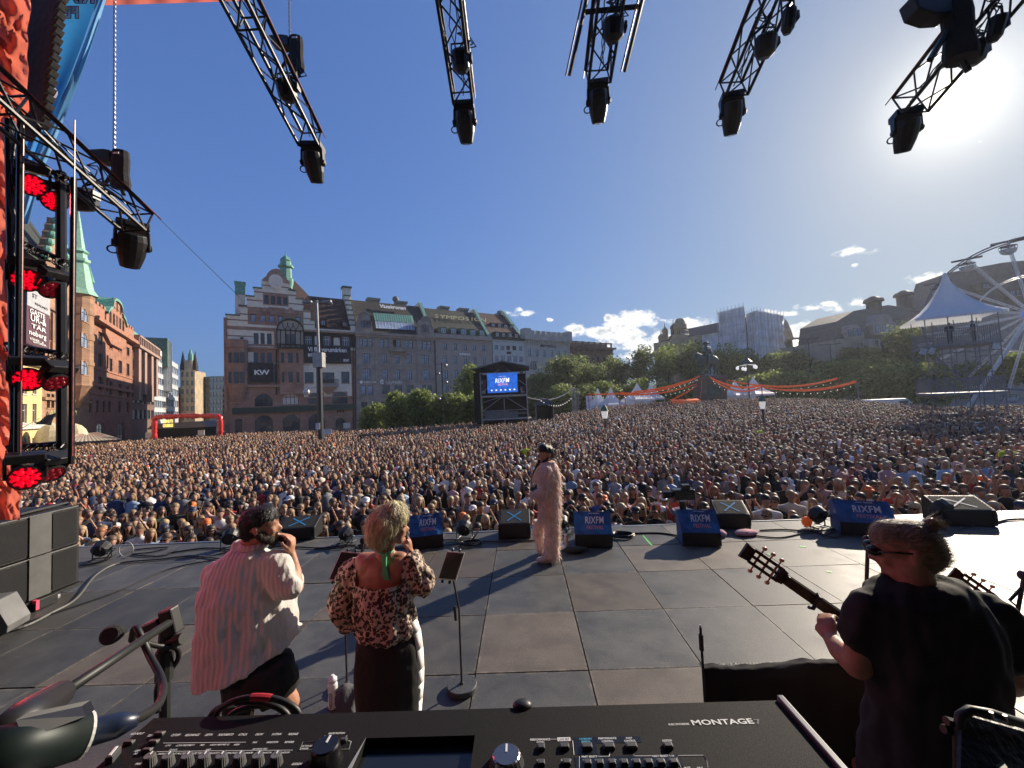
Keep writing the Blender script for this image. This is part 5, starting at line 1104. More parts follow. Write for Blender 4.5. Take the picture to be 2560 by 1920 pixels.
# ------------------------------------------------------------------ white pagoda tents
m_tent=mat('tent_white',(.74,.76,.78),.6,var=.04,scale=1,thin=.3)
def pagoda(px,yp,ye,wpx,Z,label,group,walls=True,sides=None):
 p=P(px,yp,Z);e=P(px,ye,Z).z;g=gz(p.x,p.y);w=wpx/2*Z/FPX;r=empty('pagoda_tent',(p.x,p.y,g),.35,label,'tent',group);H=p.z-g;E=e-g
 mb=MB();n=8;base=[]
 prof=[(1.0,E),(.86,E+(H-E)*.07),(.6,E+(H-E)*.22),(.38,E+(H-E)*.42),(.2,E+(H-E)*.66),(.09,E+(H-E)*.86),(.02,H)]
 for rr,z in prof:
  for k in range(16):
   t=2*math.pi*k/16;c_,s_=math.cos(t),math.sin(t);m_=max(abs(c_),abs(s_));rq=rr*w/m_*(1 if k%4==2 else(.985 if rr<.99 else 1));mb.v.append((c_*rq,s_*rq,z-(0.0 if k%4==2 else .04*w*rr*(rr<.99))))
 for i in range(len(prof)-1):
  for k in range(16):k2=(k+1)%16;mb.f.append([i*16+k,i*16+k2,(i+1)*16+k2,(i+1)*16+k]);mb.m.append(0)
 mb.obj('canopy',m_tent,r,smooth=False)
 vb=MB()
 for k in range(4):
  t=math.pi/2*k;R=Matrix.Rotation(t,3,'Z');vb.add([R@Vector(v)for v in((-w,-w,E),(w,-w,E),(w,-w,E-.35),(-w,-w,E-.35))],[(0,1,2,3)])
 vb.obj('valance',m_tent,r)
 for x in(-w,w):
  for y in(-w,w):pole((x*.98,y*.98,0),(x*.98,y*.98,E),.05).obj('leg',m_framew,r)
 if walls:
  wb=MB();wb.quad((-w*.97,-w*.97,0),(-w*.97,w*.97,0),(-w*.97,w*.97,E-.1),(-w*.97,-w*.97,E-.1));wb.quad((-w*.97,w*.96,0),(w*.97,w*.96,0),(w*.97,w*.96,E-.1),(-w*.97,w*.96,E-.1));wb.obj('side_cloth',m_tent,r)
 return r
gt_='white pagoda tents around the monument'
pagoda(1494,970,1012,40,74,'white pointed tent at the far left of the monument',gt_);pagoda(1526,969,1011,50,72,'white pointed tent, second from the left, with a blue and white flag beside it',gt_)
pagoda(1592,958,998,58,72,'white tent with closed side wall left of the monument, below the orange streamer',gt_);pagoda(1626,957,995,44,76,'white tent nearest to the monument on its left',gt_)
pagoda(1836,950,988,50,76,'white tent just right of the statue plinth',gt_);pagoda(1882,943,985,62,75,'white tent farthest right, with an orange streamer across its peak',gt_)
fl=MB();q=P(1474,1020,66);fl.b3(-.5,.5,-.02,.02,-.3,2.0);o=fl.obj('feather_flag',mat('flag_bluewhite',(.35,.5,.8),.6,c2=(.8,.85,.9),var=.2,scale=1.2),loc=(q.x,q.y,q.z));tag(o,'pale blue and white banner flag standing in front of the leftmost tent','flag')
# ------------------------------------------------------------------ monument
Z=70.0;ctr=P(1774,985,Z);g0=gz(ctr.x,ctr.y);m_bronze=mat('bronze_patina',(0.045,0.085,0.075),.5,.35,var=.25,scale=1.5);m_plinth=matstone('plinth_stone',(0.14,0.12,0.10),(0.11,0.10,0.085),1.2,.6,.7)
mon=empty('equestrian_monument',(ctr.x,ctr.y,g0),0,'green bronze rider on horseback on a high stone plinth, orange streamers tied beneath','statue')
zt=P(1765,941,Z).z-g0;hw=2.1;b=MB()
for z0,z1,k in((0,.6,1.5),(.6,1.1,1.3),(1.1,1.5,1.15),(1.5,zt-.9,1.0),(zt-.9,zt-.6,1.12),(zt-.6,zt-.3,1.2),(zt-.3,zt,1.05)):b.b3(-hw*k,hw*k,-1.3*k*1.3,1.3*k*1.3,z0,z1)
b=b.obj('plinth',m_plinth,mon);r_=MB();r_.b3(-1.2,1.2,-1.74,-1.69,2.2,zt-1.4);r_.obj('relief_plate',m_bronze,b)
def px2(x,y,dy=0.0):v=P(*RTc(x,y),Z);return Vector((v.x-ctr.x,dy,v.z-g0))
def body(name,prims,voxel,mats,parent=None,smooth_it=3,fold=None,loc=None,dec=None):
 """one continuous skin grown over capsules and ellipses. prims: (p0,p1,r0,r1,mat) or (p0,p1,r0,r1,mat,squash_axis,squash)"""
 mb=MB();seg=[]
 for pr in prims:
  p0,p1=Vector(pr[0]),Vector(pr[1]);r0,r1,mi=pr[2],pr[3],pr[4];ax=(p1-p0);L=ax.length
  base=len(mb.v)
  t=ax.normalized()if L>1e-6 else Vector((0,0,1))
  N=5;pts,rs=[],[]
  for k in range(N):a=math.pi/2*k/N;pts.append(p0-t*r0*math.cos(a));rs.append(max(1e-4,r0*math.sin(a)))
  M_=max(1,int(L/max(voxel*3,.02)));
  for k in range(M_+1):f=k/M_;pts.append(p0.lerp(p1,f));rs.append(r0+(r1-r0)*f)
  for k in range(N-1,-1,-1):a=math.pi/2*k/N;pts.append(p1+t*r1*math.cos(a));rs.append(max(1e-4,r1*math.sin(a)))
  # straight axis: build rings by hand
  a_=t.orthogonal().normalized();b_=t.cross(a_);n=14
  for q,r in zip(pts,rs):
   for k in range(n):th=2*math.pi*k/n;mb.v.append(tuple(q+(a_*math.cos(th)+b_*math.sin(th))*r))
  m=len(pts)
  for i in range(m-1):
   for k in range(n):k2=(k+1)%n;mb.f.append([base+i*n+k,base+i*n+k2,base+(i+1)*n+k2,base+(i+1)*n+k]);mb.m.append(0)
  mb.f.append([base+k for k in range(n)][::-1]);mb.m.append(0);mb.f.append([base+(m-1)*n+k for k in range(n)]);mb.m.append(0)
  if len(pr)>5:
   d=Vector(pr[5]).normalized();sc=pr[6]
   for i in range(base,len(mb.v)):
    v=Vector(mb.v[i]);c_=p0+ax*(max(0,min(1,(v-p0).dot(ax)/(L*L)))if L>1e-6 else 0);off=(v-c_).dot(d);v=v+d*off*(sc-1);mb.v[i]=tuple(v)
  seg.append((p0,p1,r0,r1,mi,Vector(pr[5]).normalized()if len(pr)>5 else None,pr[6]if len(pr)>5 else 1))
 me=mb.mesh(name,[mats[0]]);o=bpy.data.objects.new('t',me);col.objects.link(o)
 md=o.modifiers.new('r','REMESH');md.mode='VOXEL';md.voxel_size=voxel;md.adaptivity=0
 sm=o.modifiers.new('s','SMOOTH');sm.factor=.5;sm.iterations=smooth_it
 if dec:dc=o.modifiers.new('d','DECIMATE');dc.ratio=dec
 me2=bpy.data.meshes.new_from_object(o.evaluated_get(bpy.context.evaluated_depsgraph_get()));bpy.data.objects.remove(o);bpy.data.meshes.remove(me);me2.name=name
 me2.materials.clear()
 for m in mats:me2.materials.append(m)
 n=len(me2.vertices);co=np.empty(n*3,np.float32);me2.vertices.foreach_get('co',co);co=co.reshape(-1,3)
 if len(mats)>1:
  best=np.full(n,1e9);mi=np.zeros(n,int)
  for p0,p1,r0,r1,m_,d,sc in seg:
   a=np.array(p0);ab=np.array(p1)-a;L2=(ab**2).sum()+1e-12;t=np.clip(((co-a)@ab)/L2,0,1);df=co-(a+t[:,None]*ab)
   if d is not None:dd=np.array(d);df=df+np.outer((df@dd)*(1/sc-1),dd)
   ds=np.linalg.norm(df,axis=1)-(r0+(r1-r0)*t);u=ds<best;best[u]=ds[u];mi[u]=m_
  npoly=len(me2.polygons);ls=np.empty(npoly,np.int32);me2.polygons.foreach_get('loop_start',ls);lv=np.empty(len(me2.loops),np.int32);me2.loops.foreach_get('vertex_index',lv)
  me2.polygons.foreach_set('material_index',mi[lv[ls]].astype(np.int32))
 if fold:
  nr=np.empty(n*3,np.float32);me2.vertices.foreach_get('normal',nr);nr=nr.reshape(-1,3)
  for i in range(n):co[i]+=nr[i]*fold(co[i])
  me2.vertices.foreach_set('co',co.ravel())
 me2.polygons.foreach_set('use_smooth',[True]*len(me2.polygons));me2.update()
 return link(name,me2,parent,loc)
 # horse faces left; x/z read off the photograph, legs straddle in depth
def h(x,y,d=0.0):return px2(x,y,d)
pr=[(h(660,780),h(790,790),.95,.95,0,(0,1,0),.8),(h(640,760),h(590,720),.75,.5,0,(0,1,0),.65),(h(590,720),h(565,740),.42,.34,0,(0,1,0),.6),(h(565,740),h(555,795),.32,.2,0,(0,1,0),.7),(h(800,790),h(815,830),.75,.55,0,(0,1,0),.8),(h(812,770),h(832,800),.25,.22,0),(h(832,800),h(828,900),.2,.08,0)]
for d,fx,bx in((-.4,0,0),(.4,18,-22)):
 pr+=[(h(650+fx,830,d),h(655+fx,885,d),.3,.17,0),(h(655+fx,885,d),h(650+fx,935,d),.17,.12,0),(h(650+fx,935,d),h(640+fx,955,d),.14,.16,0),(h(800+bx,840,d),h(790+bx,885,d),.38,.2,0),(h(790+bx,885,d),h(802+bx,925,d),.19,.13,0),(h(802+bx,925,d),h(792+bx,955,d),.13,.16,0)]
body('horse',pr,.09,[m_bronze],mon)
pr=[(h(715,720),h(712,640),.5,.45,0,(0,1,0),.8),(h(712,640),h(705,625),.48,.3,0),(h(705,600),h(703,585),.3,.27,0),(h(718,650,-.5),h(690,690,-.55),.2,.16,0),(h(690,690,-.55),h(655,695,-.35),.16,.12,0),(h(712,650,.5),h(750,680,.55),.2,.15,0),(h(718,735,-.7),h(705,790,-.85),.3,.2,0),(h(705,790,-.85),h(712,850,-.85),.2,.15,0),(h(712,850,-.85),h(690,858,-.85),.12,.1,0),(h(718,735,.7),h(705,790,.85),.3,.2,0),(h(705,790,.85),h(712,850,.85),.2,.15,0),(h(740,640),h(770,770),.35,.5,0,(0,1,0),1.0),(h(675,585),h(745,575),.12,.12,0,(0,1,0),3.0),(h(695,572),h(718,570),.25,.2,0)]
body('rider',pr,.08,[m_bronze],mon)
# ------------------------------------------------------------------ orange streamers with bulbs
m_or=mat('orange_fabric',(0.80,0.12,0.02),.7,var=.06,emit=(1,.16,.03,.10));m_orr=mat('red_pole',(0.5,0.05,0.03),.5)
def ribbon(a,b,sag,w,label,n=26,nb=0):
 pts=catenary(Vector(a),Vector(b),sag,n);mb=MB()
 d=(Vector(b)-Vector(a)).normalized();sd=Vector((-d.y,d.x,0)).normalized()
 for i in range(n):
  wa,wb=w*(.35+.65*min(1,i/n*3)),w*(.35+.65*min(1,(i+1)/n*3));up=Vector((0,0,1))*.8+sd*.25
  mb.add([pts[i]+sd*.01,pts[i+1]+sd*.01,pts[i+1]+up*wb+sd*.01,pts[i]+up*wa+sd*.01,pts[i]-sd*.01,pts[i+1]-sd*.01,pts[i+1]+up*wb-sd*.01,pts[i]+up*wa-sd*.01],[(0,1,2,3),(7,6,5,4),(3,2,6,7),(1,0,4,5)])
 o=mb.obj('orange_streamer',m_or);tag(o,label,'streamer','orange cloth streamers spread from the monument');
 if nb:
  bb=MB();bb.ell((0,0,0),(.055,.055,.065),8,5);me=bb.mesh('bulb',[m_bulb],True)
  for i in range(1,nb):f=i/nb;k=f*n;j=min(n-1,int(k));link('bulb',me,o,pts[j].lerp(pts[j+1],k-j)-Vector((0,0,.35)))
 return o
T0=P(1752,940,68.5);T1_=P(1770,940,68.5)
ends=[(T0,P(1548,985,60),.9,.30,'orange streamer from the monument to the post before the left tents',18),(T0,P(1584,981,64),.5,.28,'upper orange streamer sloping left from the monument',12),(P(1742,960,66),P(1550,987,58),.7,.3,'lower orange streamer reaching the left post',16),(P(1742,964,64),P(1680,1000,61),.2,.25,'orange streamer running steeply down left to the low orange bar',0),(T1_,P(1902,966,60),1.0,.38,'orange streamer from the plinth top to the red post by the right tents',9),(P(1795,944,72),P(2095,948,72),1.6,.42,'long upper orange streamer to the right post',16),(P(1905,969,58),P(2142,956,60),.9,.42,'long lower orange streamer to the far right post',14),(P(1775,944,66),P(1903,970,58),1.3,.3,'sagging orange streamer just right of the plinth',10),(P(1755,945,66),P(1751,995,63),.0,.25,'reddish streamer hanging straight down before the plinth',0)]
for a,b,sg_,w,lb,nb in ends:ribbon(a,b,sg_,w,lb,nb=nb)
o=MB();a,b=P(1680,1003,61),P(1751,1000,61);
for u0,u1 in((0,.27),(.30,.5),(.53,1)):o.quad(a.lerp(b,u0),a.lerp(b,u1),a.lerp(b,u1)+Vector((0,0,-.45)),a.lerp(b,u0)+Vector((0,0,-.45)))
for u0,u1 in((0,.27),(.30,.5),(.53,1)):o.quad(a.lerp(b,u0)+Vector((0,1.2,.25)),a.lerp(b,u1)+Vector((0,1.2,.25)),a.lerp(b,u1),a.lerp(b,u0))
tag(o.obj('orange_canopy_bar',m_or),'low orange cloth bar above the heads in front of the plinth','canopy')
pg='red poles carrying the orange streamers'
for x,y,Z_,lb in((1471,985,66,'red pole left of the leftmost white tent'),(1548,985,60,'red pole between the two left tents'),(1562,981,62,'thick red pole at the closed tent wall'),(1904,966,59,'red pole by the far right tent'),(2095,948,71,'red pole holding the upper right streamer'),(2143,955,60,'pale pole at the end of the lower right streamer')):
 t=P(x,y,Z_);g=gz(t.x,t.y);p_=MB();p_.tube([(0,0,0),(0,0,t.z-g+.2)],.06,6);tag(p_.obj('streamer_pole',m_orr if 'pale' not in lb else m_truss,loc=(t.x,t.y,g)),lb,'pole',pg)
ribbon(P(1471,986,66),P(1560,984,62),.15,.3,'short orange streamer across the two left tents',nb=7)
# ------------------------------------------------------------------ scaffold mixing tower
Z=33.0;c=crop(2200,560,.31332)
def fp_(x,y,z=Z):return P(*c(x,y),z)
F0=Vector((fp_(690,1300).x,Z,0));TW=Building('mixing_tower',(F0.x,F0.y),rad(122),'silver scaffold mixing tower with two railed decks under a white peaked canopy','tower');root=TW.root
def fp_(x,y):q=TW.sh(*crop(2200,560,.31332)(x,y));return Vector((q[0],0,q[1]))
def lf(v):return Vector(v)
xL,xR=lf(fp_(395,1200)).x,lf(fp_(990,1200)).x;D_=4.0;zlo=fp_(690,1340).z;zhi=fp_(660,945).z;ztop=fp_(600,720).z;m_g=mat('tower_steel',(.20,.21,.22),.5,.5)
xs_=[xL,xL+(xR-xL)*.33,xL+(xR-xL)*.66,xR]
for x in xs_:
 for y in(0,D_*.5,D_):pole((x,y,0),(x,y,ztop if y!=D_*.5 else zhi),.035).obj('standard',m_g,root)
for z_,n_ in((zlo,'lower_deck'),(zhi,'upper_deck')):
 b=MB();b.b3(xL-.1,xR+.1,-.15,D_,z_-.22,z_-.02);b=b.obj(n_,mat('deck_silver',(.22,.22,.23),.6,.2),root);n=38;rl=MB()
 for y in(-.12,D_):
  for i in range(n+1):x=xL+(xR-xL)*i/n;rl.b3(x-.016,x+.016,y-.012,y+.012,z_,z_+1.12)
  rl.tube([(xL,y,z_+1.14),(xR,y,z_+1.14)],.03,5);rl.tube([(xL,y,z_+.05),(xR,y,z_+.05)],.025,5)
 for x in(xL,xR):
  for i in range(18):y=D_*i/18;rl.b3(x-.012,x+.012,y-.014,y+.014,z_,z_+1.12)
 rl.obj('railing',m_g,b)
for k,(z_,f0,f1)in enumerate(((zlo+1.7,0,.55),(zlo+2.4,0,.4),(zlo+3.2,.2,.6),(zhi-1.2,.6,1),(zhi-.8,.3,1),(zlo+1.5,.75,1.05),(.9,0,1),(1.5,0,1))):pole((xL+(xR-xL)*f0,0,z_),(xL+(xR-xL)*f1,0,z_+.05),.03).obj('ledger',m_g,root)
for a,b in(((xs_[1],0,zlo+1.3),(xs_[2]+.4,0,zhi-1.1)),((xs_[1]+.6,0,zlo+1.3),(xs_[2]+1.0,0,zhi-1.1)),((xs_[0],0,zlo-.2),(xs_[1],0,.3)),((xs_[3],0,zlo-.2),(xs_[2],0,.3)),((xs_[1],0,.3),(xs_[2],0,zlo-.2)),((xs_[2],D_,zlo+1.2),(xs_[1],D_,zhi-.6)),((xs_[0],D_/2,zlo+1.0),(xs_[1],D_/2,zhi-.6)),((xs_[1],0,zhi-.4),(xs_[1]+.5,0,zhi+.3)),((xs_[2],0,zhi+1.2),(xs_[1],0,zhi-.1))):pole(a,b,.03).obj('brace',m_g,root)
pk=lf(fp_(645,375));el_,er_=lf(fp_(300,730)),lf(fp_(1000,640));cxp=(xL+xR)/2-.1;hw=(xR-xL)/2+.55;cp=MB();E_=ztop-.05;H_=pk.z
prof=[(1.0,E_),(.8,E_+(H_-E_)*.10),(.55,E_+(H_-E_)*.27),(.35,E_+(H_-E_)*.48),(.2,E_+(H_-E_)*.70),(.10,E_+(H_-E_)*.88),(.07,H_)];n16=24
for rr,z in prof:
 for k in range(n16):t=2*math.pi*k/n16;a_,b_=math.cos(t),math.sin(t);m_=max(abs(a_),abs(b_));cp.v.append((cxp+a_/m_*rr*hw,D_/2+b_/m_*rr*(D_/2+.5),z-.10*rr*(1-m_)*(rr<.99)))
for i in range(len(prof)-1):
 for k in range(n16):k2=(k+1)%n16;cp.f.append([i*n16+k,i*n16+k2,(i+1)*n16+k2,(i+1)*n16+k]);cp.m.append(0)
m_can=mat('canopy_white',(.68,.71,.74),.55,var=.04,thin=.25);cpo=cp.obj('canopy',m_can,root,smooth=True)
q=MB();q.lathe([(.07*hw,H_),(.17,H_+.15),(.14,H_+.35),(.02,H_+.45)],(cxp,D_/2,0),12);q.obj('canopy_cap',m_can,cpo)
vb=MB();n=28
for i in range(n):
 for y in(-.5,D_+.5):
  x0=cxp-hw+2*hw*i/n;x1=x0+2*hw/n;xm=(x0+x1)/2;vb.add([(x0,y,E_),(x1,y,E_),(x1,y,E_-.16),(xm,y,E_-.26),(x0,y,E_-.16)],[(0,1,2,3,4)])
vb.obj('scalloped_valance',m_can,cpo)
tb=MB();tb.b3(xL+.9,xR-1.3,1.2,1.9,zhi+.75,zhi+.82);tb.b3(xL+1.1,xR-1.6,1.3,1.8,zhi+.82,zhi+1.0);tb.obj('mixing_desk',m_alu,root)
for x in(xL-.3,xL+.2,xR-.4):
 s_=MB();s_.box((x,-.3,zhi-.5),(.35,.3,.45),rot=Matrix.Rotation(.4,3,'Y'));s_.obj('followspot',m_alu,root)
 # operators on the deck
m_dkcl=mat('operator_black',(.012,.012,.015),.8);m_skin=mat('skin',(0.42,0.22,0.145),.55,var=.06,scale=6);m_hairb=mat('hair_dark',(.015,.012,.01),.5)
def simple_person(x,y,z,col_,label,face=0.0,h=1.76,cat='person',group=None,arms='down',hair=m_hairb,root_name='person'):
 r=empty('person',(x,y,z),face,label,cat,group);k=h/1.76;prm=[((-.1,0,.08),(-.1,0,.85),.07,.1,2),((.1,0,.08),(.1,0,.85),.07,.1,2),((0,0,.95),(0,0,1.35),.17,.2,0,(0,1,0),.62),((-.14,0,1.42),(.14,0,1.42),.075,.075,0),((0,0,1.45),(0,0,1.56),.055,.055,1),((0,-.01,1.64),(0,-.02,1.67),.088,.092,1)]
 for s_ in(-1,1):
  if arms=='down' or(arms=='mix' and s_<0):prm+=[((s_*.2,0,1.4),(s_*.26,0,1.12),.06,.05,0),((s_*.26,0,1.12),(s_*.2,-.2,.98),.042,.035,1)]
  elif arms=='up':prm+=[((s_*.2,0,1.4),(s_*.27,-.12,1.6),.06,.05,0),((s_*.27,-.12,1.6),(s_*.16,-.2,1.86),.042,.035,1),((s_*.16,-.2,1.86),(s_*.15,-.21,1.95),.04,.035,1)]
  else:prm+=[((s_*.2,0,1.4),(s_*.26,-.1,1.2),.06,.05,0),((s_*.26,-.1,1.2),(s_*.07,-.27,1.5),.042,.035,1)]
 o=body('body',[(tuple(q*k for q in p[0]),tuple(q*k for q in p[1]),*p[2:])for p in prm],.028,[col_,m_skin,m_dkcl],r,2);hh=MB();hh.ell((0,.02,1.69*k),(.1,.105,.105),12,8);hh.obj('hair',hair,r,smooth=True);return r
def tw(x,y):v=TW.O+TW.u*x+TW.n*y;return v.x,v.y
simple_person(*tw(xL+1.6,.9),zhi,m_dkcl,'person in black standing at the left of the mixing tower top deck',2.6);simple_person(*tw(xR-1.1,1.0),zhi,m_dkcl,'person in dark clothes standing at the right of the mixing tower top deck',.3)
# fence before the tower
for i,(x0,x1)in enumerate(((2313,2396),(2404,2500),(2510,2600))):
 a,b=G(x0,1075,0),G(x1,1075,0);a,b=P(x0,1030,31),P(x1,1026,31);H_=2.0;rt=empty('fence_panel',(a.x,a.y,0),math.atan2(b.y-a.y,b.x-a.x),['wire fence panel at the foot of the tower, left one','wire fence panel at the foot of the tower, middle one','wire fence panel at the foot of the tower, cut by the frame edge'][i],'fence','wire fence panels before the mixing tower');w=(b-a).length;fr=MB();fr.tube([(0,0,0),(0,0,H_),(w,0,H_),(w,0,0)],.025,5);fr.obj('frame',m_g,rt);ms=MB()
 for k in range(1,16):ms.tube([(w*k/16,0,.1),(w*k/16,0,H_)],.004,3,caps=False)
 for k in range(1,5):ms.tube([(0,0,H_*k/5),(w,0,H_*k/5)],.004,3,caps=False)
 ms.obj('mesh',m_g,rt,kind='stuff')
 # van roof left of the tower
a=P(2168,1010,60);v=empty('white_van',(a.x+2.7,a.y,0),-.05,'white van roof showing above the crowd left of the mixing tower','van');zt_=P(2200,998,60).z;b=MB();b.prism([(-3.0,-1,.6),(2.9,-1,.6),(3.0,-1,1.5),(2.2,-1,zt_-.15),(1.9,-1,zt_),(-2.8,-1,zt_),(-3.0,-1,zt_-.25)],(0,2.0,0));b.obj('van_body',mat('van_white',(.55,.55,.53),.35),v,bevel=.06)
for x in(-1.9,1.9):w_=MB();w_.lathe([(.38,0),(.38,.25)],(x,-1.05,.38),14,R=Matrix.Rotation(rad(-90),3,'X'));w_.obj('wheel',m_blackm,v)
w_=MB();w_.b3(1.0,2.2,-1.02,-.98,1.5,zt_-.3);w_.obj('side_window',m_glass,v)
# ------------------------------------------------------------------ ferris wheel
Zw=62.0;hub=P(2580,784,Zw);wroot=empty('ferris_wheel',(hub.x,hub.y,0),0,'white ferris wheel with open gondolas, cut off by the right edge','ferris wheel')
nrm=Vector((-hub.x,-hub.y,0)).normalized();nrm=(nrm+Vector((.10,0,0))).normalized();ux=Vector((-nrm.y,nrm.x,0));ux=-ux if ux.x<0 else ux;Rw=183*Zw/FPX*1.03;hz_=hub.z
def wp(ang,r,off=0):return ux*(r*math.cos(ang))+Vector((0,0,hz_+r*math.sin(ang)))+nrm*off
m_wh=mat('wheel_white',(.55,.56,.57),.4,.2);m_rim=mat('wheel_rim_blue_grey',(.10,.13,.18),.4,.3)
for off in(-.9,.9):
 rm=MB();rm.tube([wp(2*math.pi*k/72,Rw,off)for k in range(73)],.11,6,caps=False);rm.obj('rim',m_rim,wroot);rm=MB();rm.tube([wp(2*math.pi*k/48,Rw*.5,off)for k in range(49)],.06,5,caps=False);rm.obj('inner_ring',m_wh,wroot)
gon=MB();gon.lathe([(.35,-2.0),(.75,-1.8),(.95,-1.25),(.9,-1.2),(.7,-1.7)],(0,0,0),10);gonm=gon.mesh('tub',[m_wh]);gr=MB();gr.lathe([(1.25,-.15),(1.2,.0),(.1,.1)],(0,0,0),10);
gr=MB();gr.b3(-1.7,1.7,-.5,.5,-.05,.08);grm=gr.mesh('sunshade',[mat('shade_grey',(.2,.19,.19),.5)]);gs_=MB();gs_.tube([(0,0,-2.0),(0,0,0)],.06,5)
for k in range(8):t=2*math.pi*k/8;gs_.tube([(.9*math.cos(t),.9*math.sin(t),-1.3),(.95*math.cos(t),.95*math.sin(t),-.75)],.035,4)
gs_.lathe([(.93,-.78),(.98,-.74),(.93,-.70)],(0,0,0),12);gsm=gs_.mesh('gondola_frame',[m_rim]);ng=16
for k in range(ng):
 t=2*math.pi*(k+.35)/ng;px_,py_=pxof(Vector((hub.x,hub.y,0))+wp(t,Rw))
 sk=MB()
 for off in(-.9,.9):lattice(sk,wp(t,.8,off*.5),wp(t,Rw,off),.28,16,.03,.018,tri=True)
 sk.obj('spoke',m_wh,wroot)
 if px_<2700:
  tb_=link('gondola',gonm,wroot,wp(t,Rw+.1));tb_.rotation_euler=(0,0,math.atan2(ux.y,ux.x));link('sunshade',grm,tb_);link('gondola_frame',gsm,tb_)
hb=MB();hb.lathe([(.2,-1.3),(1.0,-1.2),(1.0,1.2),(.2,1.3)],(0,0,hz_),20,R=None);hb2=MB();hb2.ell((0,0,hz_),(1.0,1.0,1.0),18,12);hb2.obj('hub',mat('hub_blue',(.02,.10,.6),.4,emit=(.05,.2,1,.3)),wroot,smooth=True)
for s_ in(-1,1):
 for off in(-1.6,1.6):lg=MB();lg.tube([wp(0,0,off),Vector((0,0,0))+ux*(s_*7.5)+nrm*off*1.6],.28,6);lg.obj('support_leg',m_wh,wroot)
 # ------------------------------------------------------------------ masts and lamps
q=P(802,1100,38);top=P(787,752,38);ms=empty('camera_mast',(q.x,q.y,0),0,'tall grey mast with a control box, rising out of the crowd before the gabled house','mast');hM_=top.z
m_mast=mat('mast_grey',(.28,.28,.27),.5,.3);m_mastd=mat('mast_dark',(.035,.037,.04),.5);b=MB();b.tube([(0,0,0),(0,0,P(800,905,38).z)],.28,8);b.obj('base_column',m_mastd,ms);zb_=P(800,908,38).z;b=MB();b.tube([(0,0,zb_),(-.12,0,hM_)],.13,8);b.obj('column',m_mast,ms);b=MB();b.b3(-.45,.45,-.35,.35,zb_-.4,zb_+1.0);b.obj('control_box',mat('box_beige',(.35,.33,.3),.5),ms)
b=MB();b.tube([(-1.6,0,hM_-.3),(0,0,hM_-.1),(1.4,0,hM_-.35)],.06,5);b.b3(-1.5,-.6,-.15,.15,hM_-.15,hM_+.02);b.b3(.5,1.3,-.15,.15,hM_-.2,hM_-.02);b.obj('lamp_arm',m_mast,ms)
b=MB();z_=P(780,975,38).z;b.tube([(0,0,z_+.3),(-1.3,0,z_+.1)],.06,5);b.ell((-1.3,0,z_-.15),(.32,.32,.3),12,8);b.obj('dome_camera',m_framew,ms)
b=MB();z_=P(800,1065,38).z;b.b3(-.3,.1,-.32,-.29,z_-.3,z_+.3);b.b3(.35,1.2,-.3,-.27,z_-.8,z_-.3);b.obj('notice',m_framew,ms)
def lamp(px,ytop,Z,label,kind='arm'):
 t=P(px,ytop,Z);g=gz(t.x,t.y);r=empty('street_lamp',(t.x,t.y,g),0,label,'street lamp');H=t.z-g;b=MB();b.tube([(0,0,0),(0,0,H)],.09,6);b.obj('post',m_mastd,r)
 if kind=='arm':b=MB();b.tube([(-2,0,H),(2,0,H+.15)],.07,5);b.b3(-2.3,-1.2,-.2,.2,H-.02,H+.1);b.b3(1.2,2.3,-.2,.2,H+.1,H+.22);b.obj('lamp_head',m_mastd,r)
 elif kind=='lantern':b=MB();b.lathe([(.20,H-.8),(.29,H-.2)],(0,0,0),6);b.obj('lantern_glass',mat('milk_glass',(.75,.72,.66),.3,emit=(1,.95,.85,.25)),r);b=MB();b.lathe([(.34,H-.19),(.24,H+.1),(.05,H+.35)],(0,0,0),6);b.obj('lantern_roof',m_copperd,r)
 elif kind=='cameras':
  for i,z_ in enumerate((H-.2,H-1.2,H-2.4,H-4.5)):b=MB();b.tube([(-.6+.2*i,0,z_),(.6,0,z_)],.06,5);b.ell((.5*(-1)**i,0,z_-.2),(.25,.25,.2),8,6);b.obj('camera',m_mast,r)
 return r
lamp(1104,906,52,'slim mast with cameras in front of the grey rendered house','cameras');lamp(2020,848,88,'double armed lamp post against the sky between the trees');lamp(2075,862,90,'smaller double armed lamp post left of the mansard house');lamp(1905,998,34,'old style lantern with milky glass rising out of the crowd','lantern');lamp(1511,1022,34,'pale placard sign modelled as a lantern just above the crowd below the left tents','lantern')  # last lantern stands for a placard sign, its glow added with the shared glass
# cluster lamp right of the rider
t=P(1867,905,66);g=gz(t.x,t.y);r=empty('cluster_lamp',(t.x,t.y,g),0,'ornate green street lamp with a ring of white globes right of the statue','street lamp');H=t.z-g;b=MB();b.tube([(0,0,0),(0,0,H)],.12,6);b.lathe([(.9,H-.4),(.8,H),(.3,H+.5),(.05,H+1.3)],(0,0,0),10);b.obj('lamp_crown',m_bronze,r)
for k in range(5):a_=2*math.pi*k/5;b=MB();b.ell((1.4*math.cos(a_),1.4*math.sin(a_),H-.9-.2*(k%2)),(.24,.24,.3),10,6);b.tube([(0,0,H-.4),(1.4*math.cos(a_),1.4*math.sin(a_),H-.6)],.04,4);b.obj('globe',mat('globe_glass',(.7,.72,.7),.2,emit=(1,1,1,.4)),r,smooth=True)
